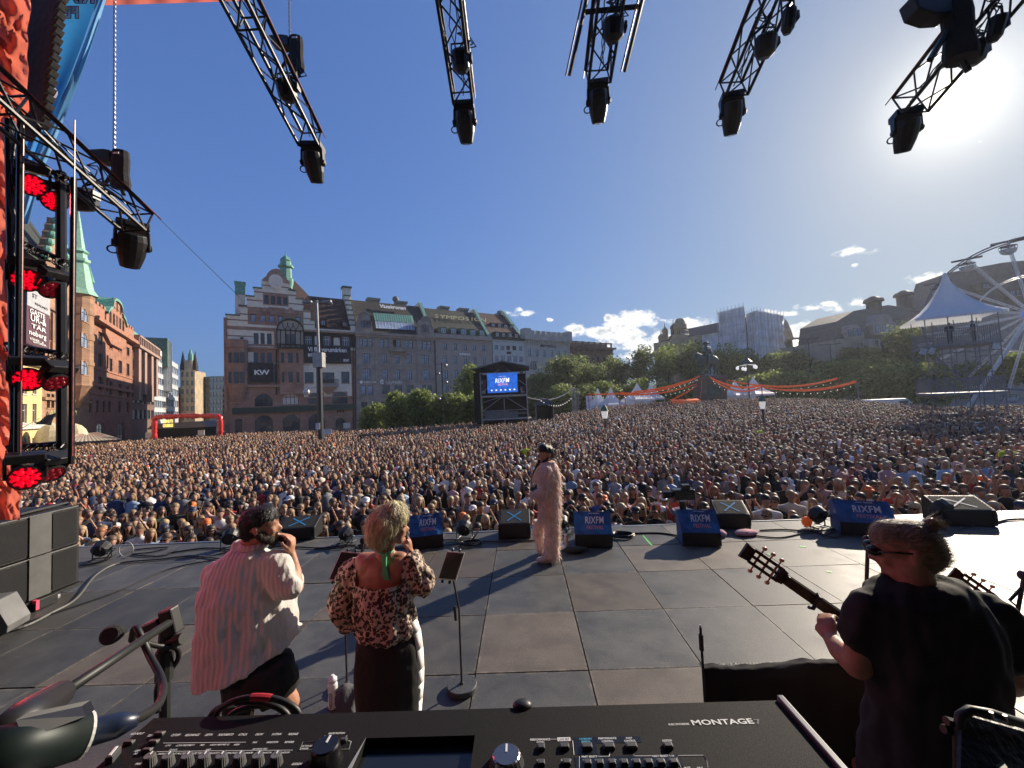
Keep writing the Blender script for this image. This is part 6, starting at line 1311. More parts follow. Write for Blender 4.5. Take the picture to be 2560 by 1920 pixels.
# ------------------------------------------------------------------ inflatable red arch and food stall
m_infl=mat('red_foil',(0.62,0.035,0.03),.28,bump=1.0,bscale=3,var=.15,scale=3)
Z=56.0;a,b,t0,t1=P(386,1094,Z),P(551,1084,Z),P(388,1043,Z),P(551,1040,Z);ar=MB();pts=[(a.x,Z,.3),(a.x,Z,t0.z-.3),(a.x+.4,Z,t0.z),((a.x+b.x)/2,Z,(t0.z+t1.z)/2+.1),(b.x-.4,Z,t1.z),(b.x,Z,t1.z-.3),(b.x,Z,.3)]
P_=[]
for i in range(len(pts)-1):
 p,q=Vector(pts[i]),Vector(pts[i+1]);n=max(1,int((q-p).length/.22))
 for k in range(n):P_.append(p.lerp(q,k/n))
P_.append(Vector(pts[-1]));ar.tube(P_,[.32+.06*random.uniform(-1,1)for _ in P_],10);ao=ar.obj('inflatable_arch',m_infl,smooth=True);tag(ao,'crumpled red foil covered arch over the street entrance at the left','arch')
q=P(440,1088,66);fs=empty('food_stall',(q.x,q.y,0),0,'dark donut and churros stall seen through the red arch','stall');b=MB();b.b3(-4,4.5,0,3,0,2.6);b.obj('stall_body',m_dark,fs);b=MB();b.prism([(-4.5,-.5,2.6),(6,-.5,2.6),(4.2,-.5,3.6),(-3.5,-.5,3.5)],(0,3.5,0));b.obj('stall_roof',mat('stall_roof',(.16,.16,.17),.5),fs)
zs_=P(428,1058,66).z
m_neon=mat('yellow_lettering',(.8,.6,.12),.5,emit=(1,.75,.2,.8))
for tx,y in(('DONUTS',zs_+.35),('CHURROS',zs_-.35)):me=textmesh(tx,1.7,.55,m_neon,ext=.05,bold=.03,frame=frameof((-.8,-.6,y),(1,0,0),(0,0,1)));link('lettering',me,fs)
for i,(x,lb)in enumerate(((372,'small pale notice board left of the red arch'),(503,'small pale notice board under the right part of the red arch'),(867,'white placard on a pole among the heads before the gabled house'))):
 q=P(x,(1088,1082,1064)[i],60);b=MB();b.tube([(0,0,-q.z),(0,0,-.3)],.03,4);b.b3(-.5,.5,-.03,.03,-.4,.4);tag(b.obj('notice_board',m_framew,loc=q),lb,'sign')
 # ------------------------------------------------------------------ thin haze added over the square, standing in for glare near the sun
hm=bpy.data.materials.new('haze');hm.use_nodes=True;nt=hm.node_tree;nt.nodes.clear();pv=nt.nodes.new('ShaderNodeVolumePrincipled');pv.inputs['Density'].default_value=0.00030;pv.inputs['Anisotropy'].default_value=0.42;pv.inputs['Color'].default_value=(.92,.95,1,1);ou=nt.nodes.new('ShaderNodeOutputMaterial');nt.links.new(pv.outputs[0],ou.inputs['Volume'])
b=MB();b.b3(-200,200,-40,260,-1.5,48);hz=b.obj('haze',hm,kind='stuff');tag(hz,'thin pale haze added over the square to veil the side towards the sun')
# ------------------------------------------------------------------ the crowd
SKINS=[(0.36,0.19,0.125),(0.42,0.235,0.16),(0.30,0.155,0.10),(0.46,0.27,0.19),(0.16,0.08,0.047)]
HAIRS=[('dark brown',(0.05,0.03,0.018)),('black',(0.012,0.01,0.009)),('blond',(0.27,0.17,0.08)),('light brown',(0.12,0.065,0.034)),('brown',(0.08,0.045,0.025)),('pale blond',(0.40,0.29,0.16)),('ginger',(0.30,0.10,0.03))]
TOPS=[('white',(0.72,0.70,0.68)),('black',(0.014,0.014,0.016)),('grey',(0.16,0.16,0.17)),('dark blue',(0.025,0.04,0.10)),('pale pink',(0.55,0.33,0.33)),('beige',(0.42,0.34,0.25)),('red',(0.38,0.04,0.035)),('light blue',(0.28,0.38,0.52)),('dark green',(0.03,0.06,0.035)),('cream',(0.60,0.54,0.44))]
# --- far crowd: one mass of low heads and shoulders
def lowball(n,k):
 v=[];f=[]
 for i in range(1,k):
  for j in range(n):v.append((math.sin(math.pi*i/k)*math.cos(2*math.pi*j/n),math.sin(math.pi*i/k)*math.sin(2*math.pi*j/n),math.cos(math.pi*i/k)))
 for i in range(k-2):
  for j in range(n):j2=(j+1)%n;f+=[(i*n+j,(i+1)*n+j,(i+1)*n+j2),(i*n+j,(i+1)*n+j2,i*n+j2)]
 t=len(v);v.append((0,0,1));v.append((0,0,-1))
 for j in range(n):j2=(j+1)%n;f.append((t,j,j2));f.append((t+1,(k-2)*n+j2,(k-2)*n+j))
 return np.array(v,np.float32),np.array(f,np.int32)
def person_low(n,k,arms,long_,rnd):
 """verts, tris, slot per vert (0 top,1 skin,2 hair); faces the stage (-y)"""
 V,F,S=[],[],[];off=0
 def add(c,r,s,rot=None):
  nonlocal off
  v,f=BALL[(n,k)];q=v*np.array(r,np.float32)
  if rot is not None:q=q@np.array(rot.to_matrix(),np.float32).T
  q=q+np.array(c,np.float32);V.append(q);F.append(f+off);S.append(np.full(len(q),s));off+=len(q)
 add((0,0,1.12),(.215,.13,.38),0);add((0,0,1.36),(.21,.095,.10),0)
 add((0,-.025,1.60),(.074,.085,.102),1)
 add((0,.025,1.645),(.096,.098,.092),2)
 if long_:add((0,.06,1.52),(.10,.055,.16),2);
 for s in arms:
  if s[0]=='u':add((s[1]*.21,-.08,1.52),(.042,.05,.17),0 if rnd.random()<.3 else 1,Euler((.5,s[1]*.15,0)));add((s[1]*.19,-.20,1.74),(.033,.035,.16),1,Euler((.35,-s[1]*.25,0)))
  elif s[0]=='p':add((s[1]*.20,-.12,1.25),(.04,.15,.045),1 if rnd.random()<.5 else 0,Euler((-.2,0,0)));add((s[1]*.10,-.24,1.40),(.03,.035,.13),1,Euler((0,-s[1]*.35,0)))
 return np.concatenate(V),np.concatenate(F),np.concatenate(S)
BALL={(8,6):lowball(8,6),(6,4):lowball(6,4),(5,3):lowball(5,3)}
rndc=random.Random(5);VAR={}
for key in BALL:
 L=[]
 for i in range(16):
  a=[]
  if key!=(5,3):
   if i==0:a=[('u',1),('u',-1)]
   elif i==5:a=[('u',1)]
   elif i%5==2:a=[('p',1),('p',-1)]
  L.append(person_low(*key,a,i%2==0,rndc))
 VAR[key]=L
def crowd_ok(x,y):
 """inside the packed part of the square?"""
 px,py=pxof((x,y,gz(x,y)+1.5))
 if px<-120 or px>2700:return False
 far=np.interp(px,[0,140,300,440,560,750,900,1100,1190,1330,1450,1560,1700,1760,1810,2000,2150,2300,2330,2560,2700],[40,43,50,55,60,56,54,54,56,54,60,66,66,66,66,68,60,50,46,44,44])
 if y>far:return False
 if 1195<px<1322 and 47.5<y<56:return False
 if 1195<px<1200 and y>47:return False
 if 1332<px<1388 and 50.5<y:return False
 if 370<px<560 and y>54:return False
 return True
PITY=YEDGE+0.25
pts=[];y=13.2
HERO=3.55
while y<70:
 dens=3.9 if y<30 else 3.6;dy=1/math.sqrt(dens);x0,x1=-1.36*y-2,1.36*y+2;n=int((x1-x0)/dy)
 xs=x0+(np.arange(n)+RNG.random(n)*.8)*dy+(0 if int(y*10)%2 else dy/2)
 for x in xs:
  yy=y+RNG.uniform(-.16,.16)
  if crowd_ok(x,yy):pts.append((x,yy))
 y+=dy
pts=np.array(pts);N=len(pts)
VV,FF,CC=[],[],[];vo=0
hairp=[.20,.08,.28,.18,.12,.11,.03];topp=[.12,.40,.12,.11,.05,.04,.05,.04,.04,.03]
for(x,y)in pts:
 key=(8,6)if y<20 else((6,4)if y<36 else(5,3));v,f,s=VAR[key][RNG.integers(0,16)]
 a=math.atan2(x,y)*.8+RNG.normal()*.35;ca,sa=math.cos(-a),math.sin(-a);sc=RNG.normal(1,.045)*.98
 q=v*sc*np.array((1,1,1.0));q=np.stack([q[:,0]*ca-q[:,1]*sa,q[:,0]*sa+q[:,1]*ca,q[:,2]],1);lean=RNG.normal(size=2)*.04;q[:,0]+=lean[0]*q[:,2];q[:,1]+=lean[1]*q[:,2]
 q+=np.array((x,y,gz(x,y)));VV.append(q);FF.append(f+vo);vo+=len(v)
 hc=HAIRS[RNG.choice(7,p=hairp)][1];tcol=TOPS[RNG.choice(10,p=topp)][1];sk=SKINS[RNG.choice(5,p=[.3,.25,.2,.18,.07])]
 if RNG.random()<.05:hc=[(0.75,0.73,0.7),(0.015,0.015,0.02),(0.75,0.16,0.03),(.3,.04,.04)][RNG.integers(0,4)]
 pal=np.array([tcol,sk,hc])*RNG.uniform(.8,1.2);CC.append(pal[s])
VV=np.concatenate(VV).astype(np.float32);FF=np.concatenate(FF);CC=np.concatenate(CC).astype(np.float32)
me=bpy.data.meshes.new('crowd');me.vertices.add(len(VV));me.vertices.foreach_set('co',VV.ravel());me.loops.add(FF.size);me.loops.foreach_set('vertex_index',FF.ravel().astype(np.int32));me.polygons.add(len(FF));me.polygons.foreach_set('loop_start',np.arange(0,FF.size,3,dtype=np.int32));me.polygons.foreach_set('use_smooth',np.ones(len(FF),bool));me.update(calc_edges=True)
ca_=me.color_attributes.new('Col','FLOAT_COLOR','POINT');c4=np.ones((len(VV),4),np.float32);c4[:,:3]=np.clip(CC,0,.85);ca_.data.foreach_set('color',c4.ravel());me.materials.append(matattr('crowd_cloth_skin_hair',.62))
link('crowd',me,kind='stuff',label='dense festival crowd filling the square behind the first rows')
print('far crowd',N,len(FF))
# --- first rows: every person a thing of its own
m_cl=matobj('cloth_dyed',.85);m_pant=mat('trousers_dark',(.03,.032,.04),.8);m_sk=[mat('skin_%s'%'abcde'[i],s,.5,var=.06,scale=9)for i,s in enumerate(SKINS)];m_hair=matobj('hair_dyed',.55,.25,40)
m_lens=mat('lens_black',(.01,.01,.01),.15);m_phone=mat('phone_black',(.015,.015,.018),.25)
POSE={}
def crowd_body(pose,female,ski):
 key=(pose,female,ski)
 if key in POSE:return POSE[key]
 sw=.155 if female else .18
 prm=[((-.09,0,.06),(-.09,0,.85),.065,.09,2),((.09,0,.06),(.09,0,.85),.065,.09,2),((0,0,.93),(0,0,1.06),.15,.135,0,(0,1,0),.7),((0,0,1.1),(0,0,1.32),.15,sw,0,(0,1,0),.58),((-sw*.85,0,1.39),(sw*.85,0,1.39),.062,.062,0),((0,0,1.40),(0,-.01,1.53),.05,.046,1),((0,.01,1.64),(0,.01,1.66),.083,.085,1),((0,-.035,1.585),(0,-.03,1.62),.055,.068,1),((0,-.10,1.60),(0,-.085,1.63),.014,.012,1)]
 def arm(s,mode):
  S=Vector((s*(sw+.04),0,1.385))
  E_,H_={'down':((s*.25,.02,1.12),(s*.2,-.14,.95)),'up':((s*.27,-.12,1.58),(s*.17,-.20,1.84)),'high':((s*.24,-.05,1.66),(s*.2,-.1,1.95)),'phone':((s*.23,-.12,1.17),(s*.06,-.30,1.38)),'phoneup':((s*.24,-.16,1.40),(s*.07,-.30,1.66)),'clap':((s*.25,-.1,1.2),(s*.03,-.27,1.33)),'mouth':((s*.25,-.13,1.26),(s*.06,-.16,1.54))}[mode]
  prm.append((S,Vector(E_)*.5+S*.5,.052,.046,0));prm.append((Vector(E_)*.5+S*.5,E_,.042,.036,1));prm.append((E_,H_,.035,.026,1));d=(Vector(H_)-Vector(E_)).normalized();prm.append((Vector(H_)+d*.03,Vector(H_)+d*.10,.034,.026,1,(1,0,0),.8))
 l,r=pose.split('_');arm(-1,l);arm(1,r)
 mb=body('body',prm,.03,[m_cl,m_sk[ski],m_pant],None,1,dec=.55);me=mb.data;bpy.data.objects.remove(mb);POSE[key]=me;return me
HM={}
def hair_mesh(kind):
 if kind in HM:return HM[kind]
 m=MB();c=(0,.02,1.665)
 if kind=='short':m.ell((0,.022,1.675),(.092,.098,.088),12,8);m.ell((0,.07,1.63),(.08,.05,.07),10,6)
 if kind=='long':m.ell((0,.022,1.67),(.095,.1,.09),12,8);m.ell((0,.065,1.50),(.095,.055,.20),10,7);m.ell((-.08,.0,1.52),(.028,.055,.16),8,6);m.ell((.08,.0,1.52),(.028,.055,.16),8,6)
 if kind=='bun':m.ell((0,.022,1.67),(.092,.098,.088),12,8);m.ell((0,.10,1.74),(.045,.045,.045),8,6)
 if kind=='cap':m.lathe([(.096,1.665),(.098,1.70),(.085,1.745),(.04,1.77),(.005,1.772)],(0,.01,0),12);m.add([(-.075,-.075,1.69),(.075,-.075,1.69),(.06,-.165,1.675),(0,-.185,1.672),(-.06,-.165,1.675),(-.075,-.075,1.70),(.075,-.075,1.70),(.06,-.165,1.685),(0,-.185,1.682),(-.06,-.165,1.685)],[(0,1,2,3,4),(9,8,7,6,5),(1,6,7,2),(2,7,8,3),(3,8,9,4),(4,9,5,0)])
 if kind=='hat':m.lathe([(.17,1.69),(.17,1.70),(.098,1.71),(.09,1.78),(.05,1.80),(.005,1.795)],(0,.01,0),14)
 if kind=='glasses':
  for s in(-1,1):m.box((s*.034,-.092,1.637),(.05,.012,.032))
  m.box((0,-.09,1.643),(.03,.008,.008))
  for s in(-1,1):m.box((s*.07,-.05,1.643),(.006,.09,.008))
 if kind=='phone':m.box((0,-.335,1.46),(.075,.01,.15))
 if kind=='phoneup':m.box((0,-.335,1.76),(.075,.01,.15))
 if kind=='camera':m.box((0,-.30,1.62),(.14,.07,.10));m.lathe([(.045,0),(.05,.16),(.04,.17)],(0,-.33,1.62),12,R=Matrix.Rotation(rad(90),3,'X'));m.box((0,-.28,1.69),(.06,.05,.04))
 HM[kind]=m.mesh({'short':'hair','long':'hair','bun':'hair','glasses':'sunglasses','phoneup':'phone'}.get(kind,kind),[{'glasses':m_lens,'phone':m_phone,'phoneup':m_phone,'camera':m_phone}.get(kind,m_hair)],kind in('short','long','bun','cap','hat'))
 return HM[kind]
POSES=[('down_down','arms down',9),('up_up','both arms raised',3),('down_up','left arm raised',3),('up_down','right arm raised',3),('phone_phone','holding a phone at chest height',3),('phoneup_phoneup','filming with a phone held up',3),('clap_clap','hands clasped before the chest',4),('down_high','one arm stretched high',1),('high_high','both arms stretched high',1),('down_mouth','hand at the mouth',2)]
ANCH=[(60,'by the tower of red lamps'),(190,'just right of the black speaker stack'),(320,'above the round cable reel at the left'),(430,'left of the singer in the white shirt'),(520,'behind the shoulder of the man in white'),(620,'above the dark haired head of the man in white'),(735,'behind the marked wedge beside the raised hand'),(830,'between the two backing singers'),(940,'behind the blond head of the backing singer'),(1040,'behind the leftmost blue festival wedge'),(1130,'left of the small floor lamp by the tablet stand'),(1220,'behind the wedge with the blue cross'),(1310,'left of the singer in pink'),(1400,'right behind the singer in pink'),(1490,'behind the centre blue wedge'),(1590,'in the gap above the coiled cable'),(1690,'left of the third blue wedge'),(1780,'behind the third blue wedge'),(1870,'behind the grey wedge above the pink towel'),(1960,'above the bare deck edge left of the round floor lamp'),(2060,'behind the round floor lamp'),(2170,'behind the rightmost blue wedge'),(2260,'above the bun of the guitarist'),(2350,'right of the guitarist, left of the last wedge'),(2450,'behind the last grey wedge'),(2540,'near the right edge of the picture')]
ROWN=['in the front row','in the second row','in the third row','in the fourth row','in the fifth row','in the sixth row','further back']
used=set();cnt=0
def crowd_person(x,y,pose,posetxt,female,ski,hk,hname,hcol,tname,tcol,gl=False,extra=None,label=None,rz=None,sc=1.0,group='people in the first rows of the crowd',zoff=0):
 r=empty('person',(x,y,gz(x,y)+zoff),rz if rz is not None else-math.atan2(x,y)*.8+random.gauss(0,.3),label,'person',group);r.scale=(sc,sc,sc)
 b=link('body',crowd_body(pose,female,ski),r);b.color=(*tcol,1)
 h_=link('hair' if hk in('short','long','bun')else hk,hair_mesh(hk),r);h_.color=(*hcol,1)
 if hk in('cap','hat'):h2=link('hair',hair_mesh('long' if female else 'short'),r,loc=(0,.0,-.02));h2.color=(*HAIRS[2][1],1)if female else(*HAIRS[0][1],1)
 if gl:link('sunglasses',hair_mesh('glasses'),r)
 if extra:link(HM[extra].name if extra in HM else extra,hair_mesh(extra),r)
 return r
y=PITY+.55;row=0;rows=[]
while y<13.3:rows.append(y);y+=.56
for row,y in enumerate(rows):
 n=0;x=-1.33*y
 while x<1.33*y and cnt<296:
  x+=.44+random.uniform(-.05,.10)if row else .50+random.uniform(-.05,.12)
  yy=y+random.uniform(-.12,.12);px,py=pxof((x,yy,1.6))
  if px<60 or px>2590:continue
  if row<2 and 1330<px<1800:continue
  if row==1 and y<8:continue
  a=min(range(len(ANCH)),key=lambda k:abs(ANCH[k][0]-px));rw=ROWN[min(row,6)]
  for _ in range(200):
   ps=random.choices(POSES,[p[2]for p in POSES])[0];fem=random.random()<.62;hn,hc=random.choices(HAIRS,hairp)[0];tn_,tc_=random.choices(TOPS,topp)[0];hk=random.choice(['long','long','long','bun'])if fem else 'short';gl=random.random()<.2;cap=random.random()<.09;capc=random.choice([('white cap',(.75,.74,.72)),('black cap',(.015,.015,.018)),('orange cap',(.8,.17,.02)),('orange cap',(.8,.17,.02)),('dark blue cap',(.02,.03,.08))])
   who=('wearing '+('an ' if capc[0][0]=='o' else 'a ')+capc[0])if cap else('with %s %s hair'%({'long':'long','bun':'tied up','short':'short'}[hk],hn))
   lb='person %s, %s top, %s, %s'%(who,tn_,{'arms down':'arms down','holding a phone at chest height':'with phone','filming with a phone held up':'filming','hands clasped before the chest':'hands clasped'}.get(ps[1],ps[1]),ANCH[a][1])
   if len(lb.split())>16:lb=lb.replace(', arms down','').replace('person with','with').replace(' top,',',')
   if len(lb.split())>16:continue
   if lb not in used:break
  used.add(lb)
  crowd_person(x,yy,ps[0],ps[1],fem,random.choices(range(5),[.3,.25,.2,.18,.07])[0],'cap' if cap else hk,hn,capc[1]if cap else hc,tn_,tc_,gl,'phone' if ps[0]=='phone_phone' else 'phoneup' if ps[0]=='phoneup_phoneup' else None,lb,sc=random.gauss(1,.04)*(.97 if fem else 1.02))
  cnt+=1
print('near',cnt,'rows',len(rows))
# the rest of the first metres, seen between the heads
# --- photographers and crew in the pit
PIT=[(1428,1262,9.4,'phoneup_phoneup','camera','photographer in black aiming a long lens at the singer',(.012,.012,.014),1,'short',None),(1455,1215,10.0,'down_down',None,'man with dark cap and sunglasses standing behind the lens photographer',(.02,.02,.022),1,'cap',(.02,.02,.02)),(1497,1205,10.0,'down_down',None,'crew member in a bright blue vest seen beside the pit fence',(.04,.12,.45),4,'short',None),(1515,1250,9.2,'phoneup_phoneup','camera','photographer in black with camera raised, right of the blue vest',(.012,.012,.014),1,'short',None),(1553,1255,9.0,'phoneup_phoneup','camera','blond long haired photographer in black behind the centre wedge',(.012,.012,.014),5,'long',None),(1527,1285,8.6,'phoneup_phoneup','camera','crouching photographer in a white top above the centre wedge',(.7,.68,.66),1,'bun',None),(1590,1280,8.6,'down_down',None,'bearded man in a black cap and black shirt right of the centre wedge',(.012,.012,.014),1,'cap',(.012,.012,.015)),(1640,1275,8.7,'phoneup_phoneup','phoneup','person in an orange cap and black shirt filming beside the broadcast camera',(.014,.014,.016),1,'cap',(.8,.17,.02)),(1412,1285,8.5,'down_down',None,'man with sunglasses peering over the deck edge right of the singer',(.02,.02,.02),0,'short',None),(1760,1270,9.0,'up_up',None,'broadcast camera operator in black behind the big camera',(.012,.012,.014),1,'cap',(.02,.02,.02))]
for px,py,Yp,ps,ex,lb,tc_,hi,hk,cc_ in PIT:
 q=P(px,py,Yp);zt=q.z+.12-1.76;crowd_person(q.x,Yp,ps,'',hk in('long','bun'),0,hk,'',cc_ or HAIRS[hi][1],'',tc_,'sunglasses' in lb,ex,lb,group='photographers and crew in the pit before the stage',zoff=max(-.5,min(.15,zt)))
for px,py,Yp,lb in((1313,1118,22,'steward in a yellow high visibility vest among the heads left of the singer'),(1897,1080,27,'steward in a yellow high visibility vest in the right half of the crowd'),(2520,1145,15,'steward in a yellow high visibility vest near the right picture edge')):
 q=P(px,py,Yp);crowd_person(q.x,Yp,'down_down','',False,0,'short','',HAIRS[0][1],'',(.62,.75,.04),False,None,lb,group='stewards in yellow vests',zoff=.25)
 # broadcast camera
q=P(1705,1235,8.9);bc=empty('broadcast_camera',(q.x,q.y,0),0,'large black broadcast camera on a pedestal in the pit, left of the third wedge','video camera');b=MB();b.b3(-.20,.24,-.12,.12,q.z-.11,q.z+.11);b.obj('camera_body',m_phone,bc,bevel=.02);b=MB();b.lathe([(.07,0),(.085,.20),(.075,.22)],(-.20,0,q.z),14,R=Matrix.Rotation(rad(-90),3,'Y'));b.obj('lens',m_phone,bc);b=MB();b.b3(0,.16,-.08,.08,q.z+.12,q.z+.20);b.obj('viewfinder',m_phone,bc);b=MB();b.tube([(0,0,0),(0,0,q.z-.15)],.07,8);b.obj('pedestal',m_phone,bc);b=MB();b.tube([(.3,0,q.z),(.75,-.2,q.z-.15)],.02,6);b.obj('pan_bar',m_phone,bc)
# crowd barrier in the pit
for i,px in enumerate((1345,1440,1545,1650)):
 q=P(px,1235,9.9);r=empty('crowd_barrier',(q.x,9.9,0),0,['steel crowd barrier behind the singer in pink','steel crowd barrier beside the blue vest','steel crowd barrier behind the pit photographers','steel crowd barrier behind the broadcast camera'][i],'barrier','crowd barriers in the pit');b=MB();b.tube([(-.5,0,0),(-.5,0,1.15),(.45,0,1.15),(.45,0,0)],.025,6);b.obj('frame',m_alu,r);b=MB();b.b3(-.47,.42,-.01,.01,.35,1.1);b.obj('panel',mat('barrier_plate',(.25,.2,.2),.5,.5),r)
 # ------------------------------------------------------------------ stage house: roof and rear wall behind the band
m_paint=mat('truss_black',(.022,.022,.024),.38,.4,var=.2,scale=8);m_ledred=mat('led_tube_red',(.22,.03,.03),.4,var=.4,scale=30);m_case=mat('lamp_housing',(.016,.016,.018),.42,var=.2,scale=10,bump=.1)
m_bag=mat('chain_bag_cloth',(.02,.02,.022),.9,bump=.8,bscale=9);m_chain=mat('chain_steel',(.35,.35,.36),.35,.9)
b=MB();b.b3(-13,13,-9,1.6,11.2,11.4);tag(b.obj('stage_roof',m_black),'black roof skin over the band',kind='structure')
b=MB();b.b3(-13,13,-9.2,-9,0,11.2);b.b3(11.5,11.7,-9,1.0,0,11.2);b.b3(-11.7,-11.5,-9,1.0,0,11.2);tag(b.obj('stage_wall',m_black),'black cloth walls behind and beside the band',kind='structure')
TD=Vector((0.0,1,-.41)).normalized();TR=[((345,556),5.2,.30,'far left'),((775,347),6.2,.30,'second from the left'),((1158,245),6.2,.30,'third from the left'),((1495,192),6.2,.34,'fourth, with side bars'),((1834,222),6.2,.34,'fifth from the left'),((2275,262),6.0,.36,'far right, before the sun')]
# a moving head lamp hanging under the truss end
def head_light(loc,tilt,yaw,label,sc=1.0):
 r=empty('moving_head_light',loc,yaw,label,'stage light','moving head lights on the truss ends');r.scale=(.9*sc,.9*sc,.74*sc)
 b=MB();b.box((0,0,-.05),(.36,.27,.13));b.box((0,-.14,-.05),(.20,.02,.08));b.obj('base',m_case,r,bevel=.02)
 b=MB()
 for s in(-1,1):b.prism([(s*.155,-.07,-.12),(s*.155,.07,-.12),(s*.165,.055,-.44),(s*.165,-.055,-.44)],(s*.035,0,0));b.tube([(s*.19,0,-.38),(s*.215,0,-.38)],.055,10)
 b.obj('yoke',m_case,r,bevel=.01)
 R=Matrix.Rotation(tilt,3,'X');o=Vector((0,0,-.36));b=MB();b.lathe([(.09,.19),(.15,.17),(.17,.06),(.168,-.08),(.155,-.2),(.12,-.36),(.11,-.40),(.09,-.405)],o,14,R=R,sy=.9);hd=b.obj('head',m_case,r,smooth=False,bevel=.008)
 b=MB();b.lathe([(.08,-.406),(.075,-.412),(.01,-.414)],o,14,R=R);b.obj('lens',m_glass,hd)
 b=MB();b.tube([o+R@Vector((.06*math.cos(t)-.19,.0,-.14+.06*math.sin(t)))for t in[2*math.pi*k/10 for k in range(11)]],.012,5);b.obj('handle',m_case,hd)
 return r
def wash_blob(loc,label,R_=.15):
 r=empty('par_light',loc,0,label,'stage light','round lamps clamped inside the trusses');b=MB();b.lathe([(R_*.5,.16),(R_*.95,.10),(R_,0),(R_,-.08),(R_*.9,-.11)],(0,0,0),12,R=Matrix.Rotation(rad(200),3,'X'));b.obj('housing',m_case,r);b=MB();b.box((R_*1.15,0,.02),(.03,.10,.10));b.tube([(-R_,0,0),(-R_,0,.25),(R_,0,.25),(R_,0,0)],.014,5);b.obj('bracket',m_case,r)
 b=MB()
 for k in range(3):b.tube([(0,0,.15),(R_*(1.1+.3*k),.05*k,.28),(R_*.6,.1,.42+.06*k),(-.05,.1,.5)],.008,4)
 b.obj('cable',m_paint,r);return r
for i,((x,y),Y,w,lb)in enumerate(TR):
 tip=P(x,y,Y);back=tip-TD*7.5;r=empty('roof_truss',tip,0,'black lighting truss reaching down from the roof, '+lb,'truss','black trusses over the stage front');dl=back-tip
 n=20;ax=TD;u=Vector((1,0,0));v=ax.cross(u);cs_=[(-.5,-.5),(.5,-.5),(.5,.5),(-.5,.5)]
 def tp(k,f):return dl*f+(u*cs_[k][0]+v*cs_[k][1])*w
 for k in range(4):q=MB();q.tube([tp(k,0),tp(k,1)],.024,7);q.obj('chord',m_paint,r)
 for k in range(4):
  q=MB()
  for j in range(n):a_,b_=(k,(k+1)%4)if j%2 else((k+1)%4,k);q.tube([tp(a_,j/n),tp(b_,(j+1)/n)],.012,5,caps=False)
  for j in range(0,n,4):q.tube([tp(k,j/n),tp((k+1)%4,j/n)],.013,5,caps=False)
  q.obj('lacing',m_paint,r,kind='stuff')
 q=MB();q.tube([u*(w*.5+.03)*(1 if i<3 else-1)+v*w*-.5-TD*-.1,dl+u*(w*.5+.03)*(1 if i<3 else-1)+v*w*-.5],.008,5);q.obj('led_tube',m_ledred,r)
 q=MB()
 for k in range(3):
  L_=[dl*(f+.01*k)+Vector((.06*math.sin(f*40+k*2)+.03*k,0,.04+.06*math.sin(f*31+k)))for f in[j/24 for j in range(25)]];q.tube(L_,.009,4,caps=False)
 q.obj('cable',m_paint,r)
 head_light(tip+Vector((-.16 if i==0 else 0,.08,-.06+.08*(i==0))),rad(26),(.9 if i==0 else .1*(2-i)),'black moving head light at the end of the truss, '+lb,1.0 if i else 1.05)
for i,(x,y,Y,lb,R_)in enumerate(((205,495,5.0,'dark round lamp behind the top of the red lamp tower',.16),(718,224,5.6,'round lamp clamped on the second truss',.14),(1152,150,5.6,'round lamp clamped on the third truss',.13),(1533,72,5.5,'round lamp inside the fourth truss with side bars',.15),(1914,112,5.5,'round lamp on the fifth truss',.14),(1972,48,5.0,'smaller lamp higher up on the fifth truss',.08),(2432,130,5.2,'round lamp on the far right truss',.15),(2492,66,4.8,'smaller lamp higher up on the far right truss',.08))):wash_blob(P(x,y,Y),lb,R_)
# side bars of the fourth truss
r=empty('side_bar_frame',P(1495,100,5.6),0,'pair of black side bars with red tubes flanking the fourth truss','truss');o_=r.location.copy()
for a,b_ in(((1424,188),(1466,0)),((1562,178),(1606,0))):
 A_,B_=P(*a,6.2)-o_,P(*b_,5.3)-o_;q=MB();q.tube([A_,A_+(B_-A_)*1.6],.028,6);q.obj('bar',m_paint,r);q=MB();q.tube([A_+Vector((-.06,0,0)),A_+(B_-A_)*1.6+Vector((-.06,0,0))],.013,5);q.obj('led_tube',m_ledred,r)
q=MB();q.tube([P(1464,30,5.4)-o_,P(1598,16,5.4)-o_],.035,6);q.obj('cross_bar',m_paint,r)
# chain hoists
def hoist(x,y,Y,label,sc=1,flip=1,top=4):
 o=P(x,y,Y);r=empty('chain_hoist',o,0,label,'chain hoist','chain hoists with black chain bags');r.scale=(sc,sc,sc)
 b=MB();b.prism([(-.38,-.08,.06),(-.34,-.08,-.10),(-.18,-.08,-.17),(.0,-.08,-.17),(.0,-.08,.03),(-.12,-.08,.06)],(0,.18,0));b.obj('motor',m_case,r,bevel=.015)
 b=MB();b.lathe([(.13,.05),(.145,-.1),(.135,-.35),(.16,-.52),(.15,-.60),(.02,-.62)],(.12,0,-.02),10,sy=.75);b.obj('chain_bag',m_bag,r);b=MB();b.box((.15,-.115,-.06),(.10,.005,.03));b.obj('bag_label',m_white,r)
 link_=MB();N=6;pts=[(.022*math.cos(t),0,.034*math.sin(t))for t in[2*math.pi*k/8 for k in range(9)]];c_=MB();n=int(top/.045)
 for k in range(n):
  R=Matrix.Rotation(math.pi/2*(k%2),3,'Z');c_.tube([R@Vector(p)+Vector((0,0,.08+k*.045))for p in pts],.006,4,caps=False)
 c_.obj('chain',m_chain,r,kind='stuff');b=MB();b.tube([(0,0,-.17),(0,0,-.3)],.02,6);b.tube([(0,0,-.3),(-.2,0,-.6)],.03,6);b.tube([(0,0,-.3),(.18,0,-.75)],.03,6);b.obj('sling',m_paint,r);return r
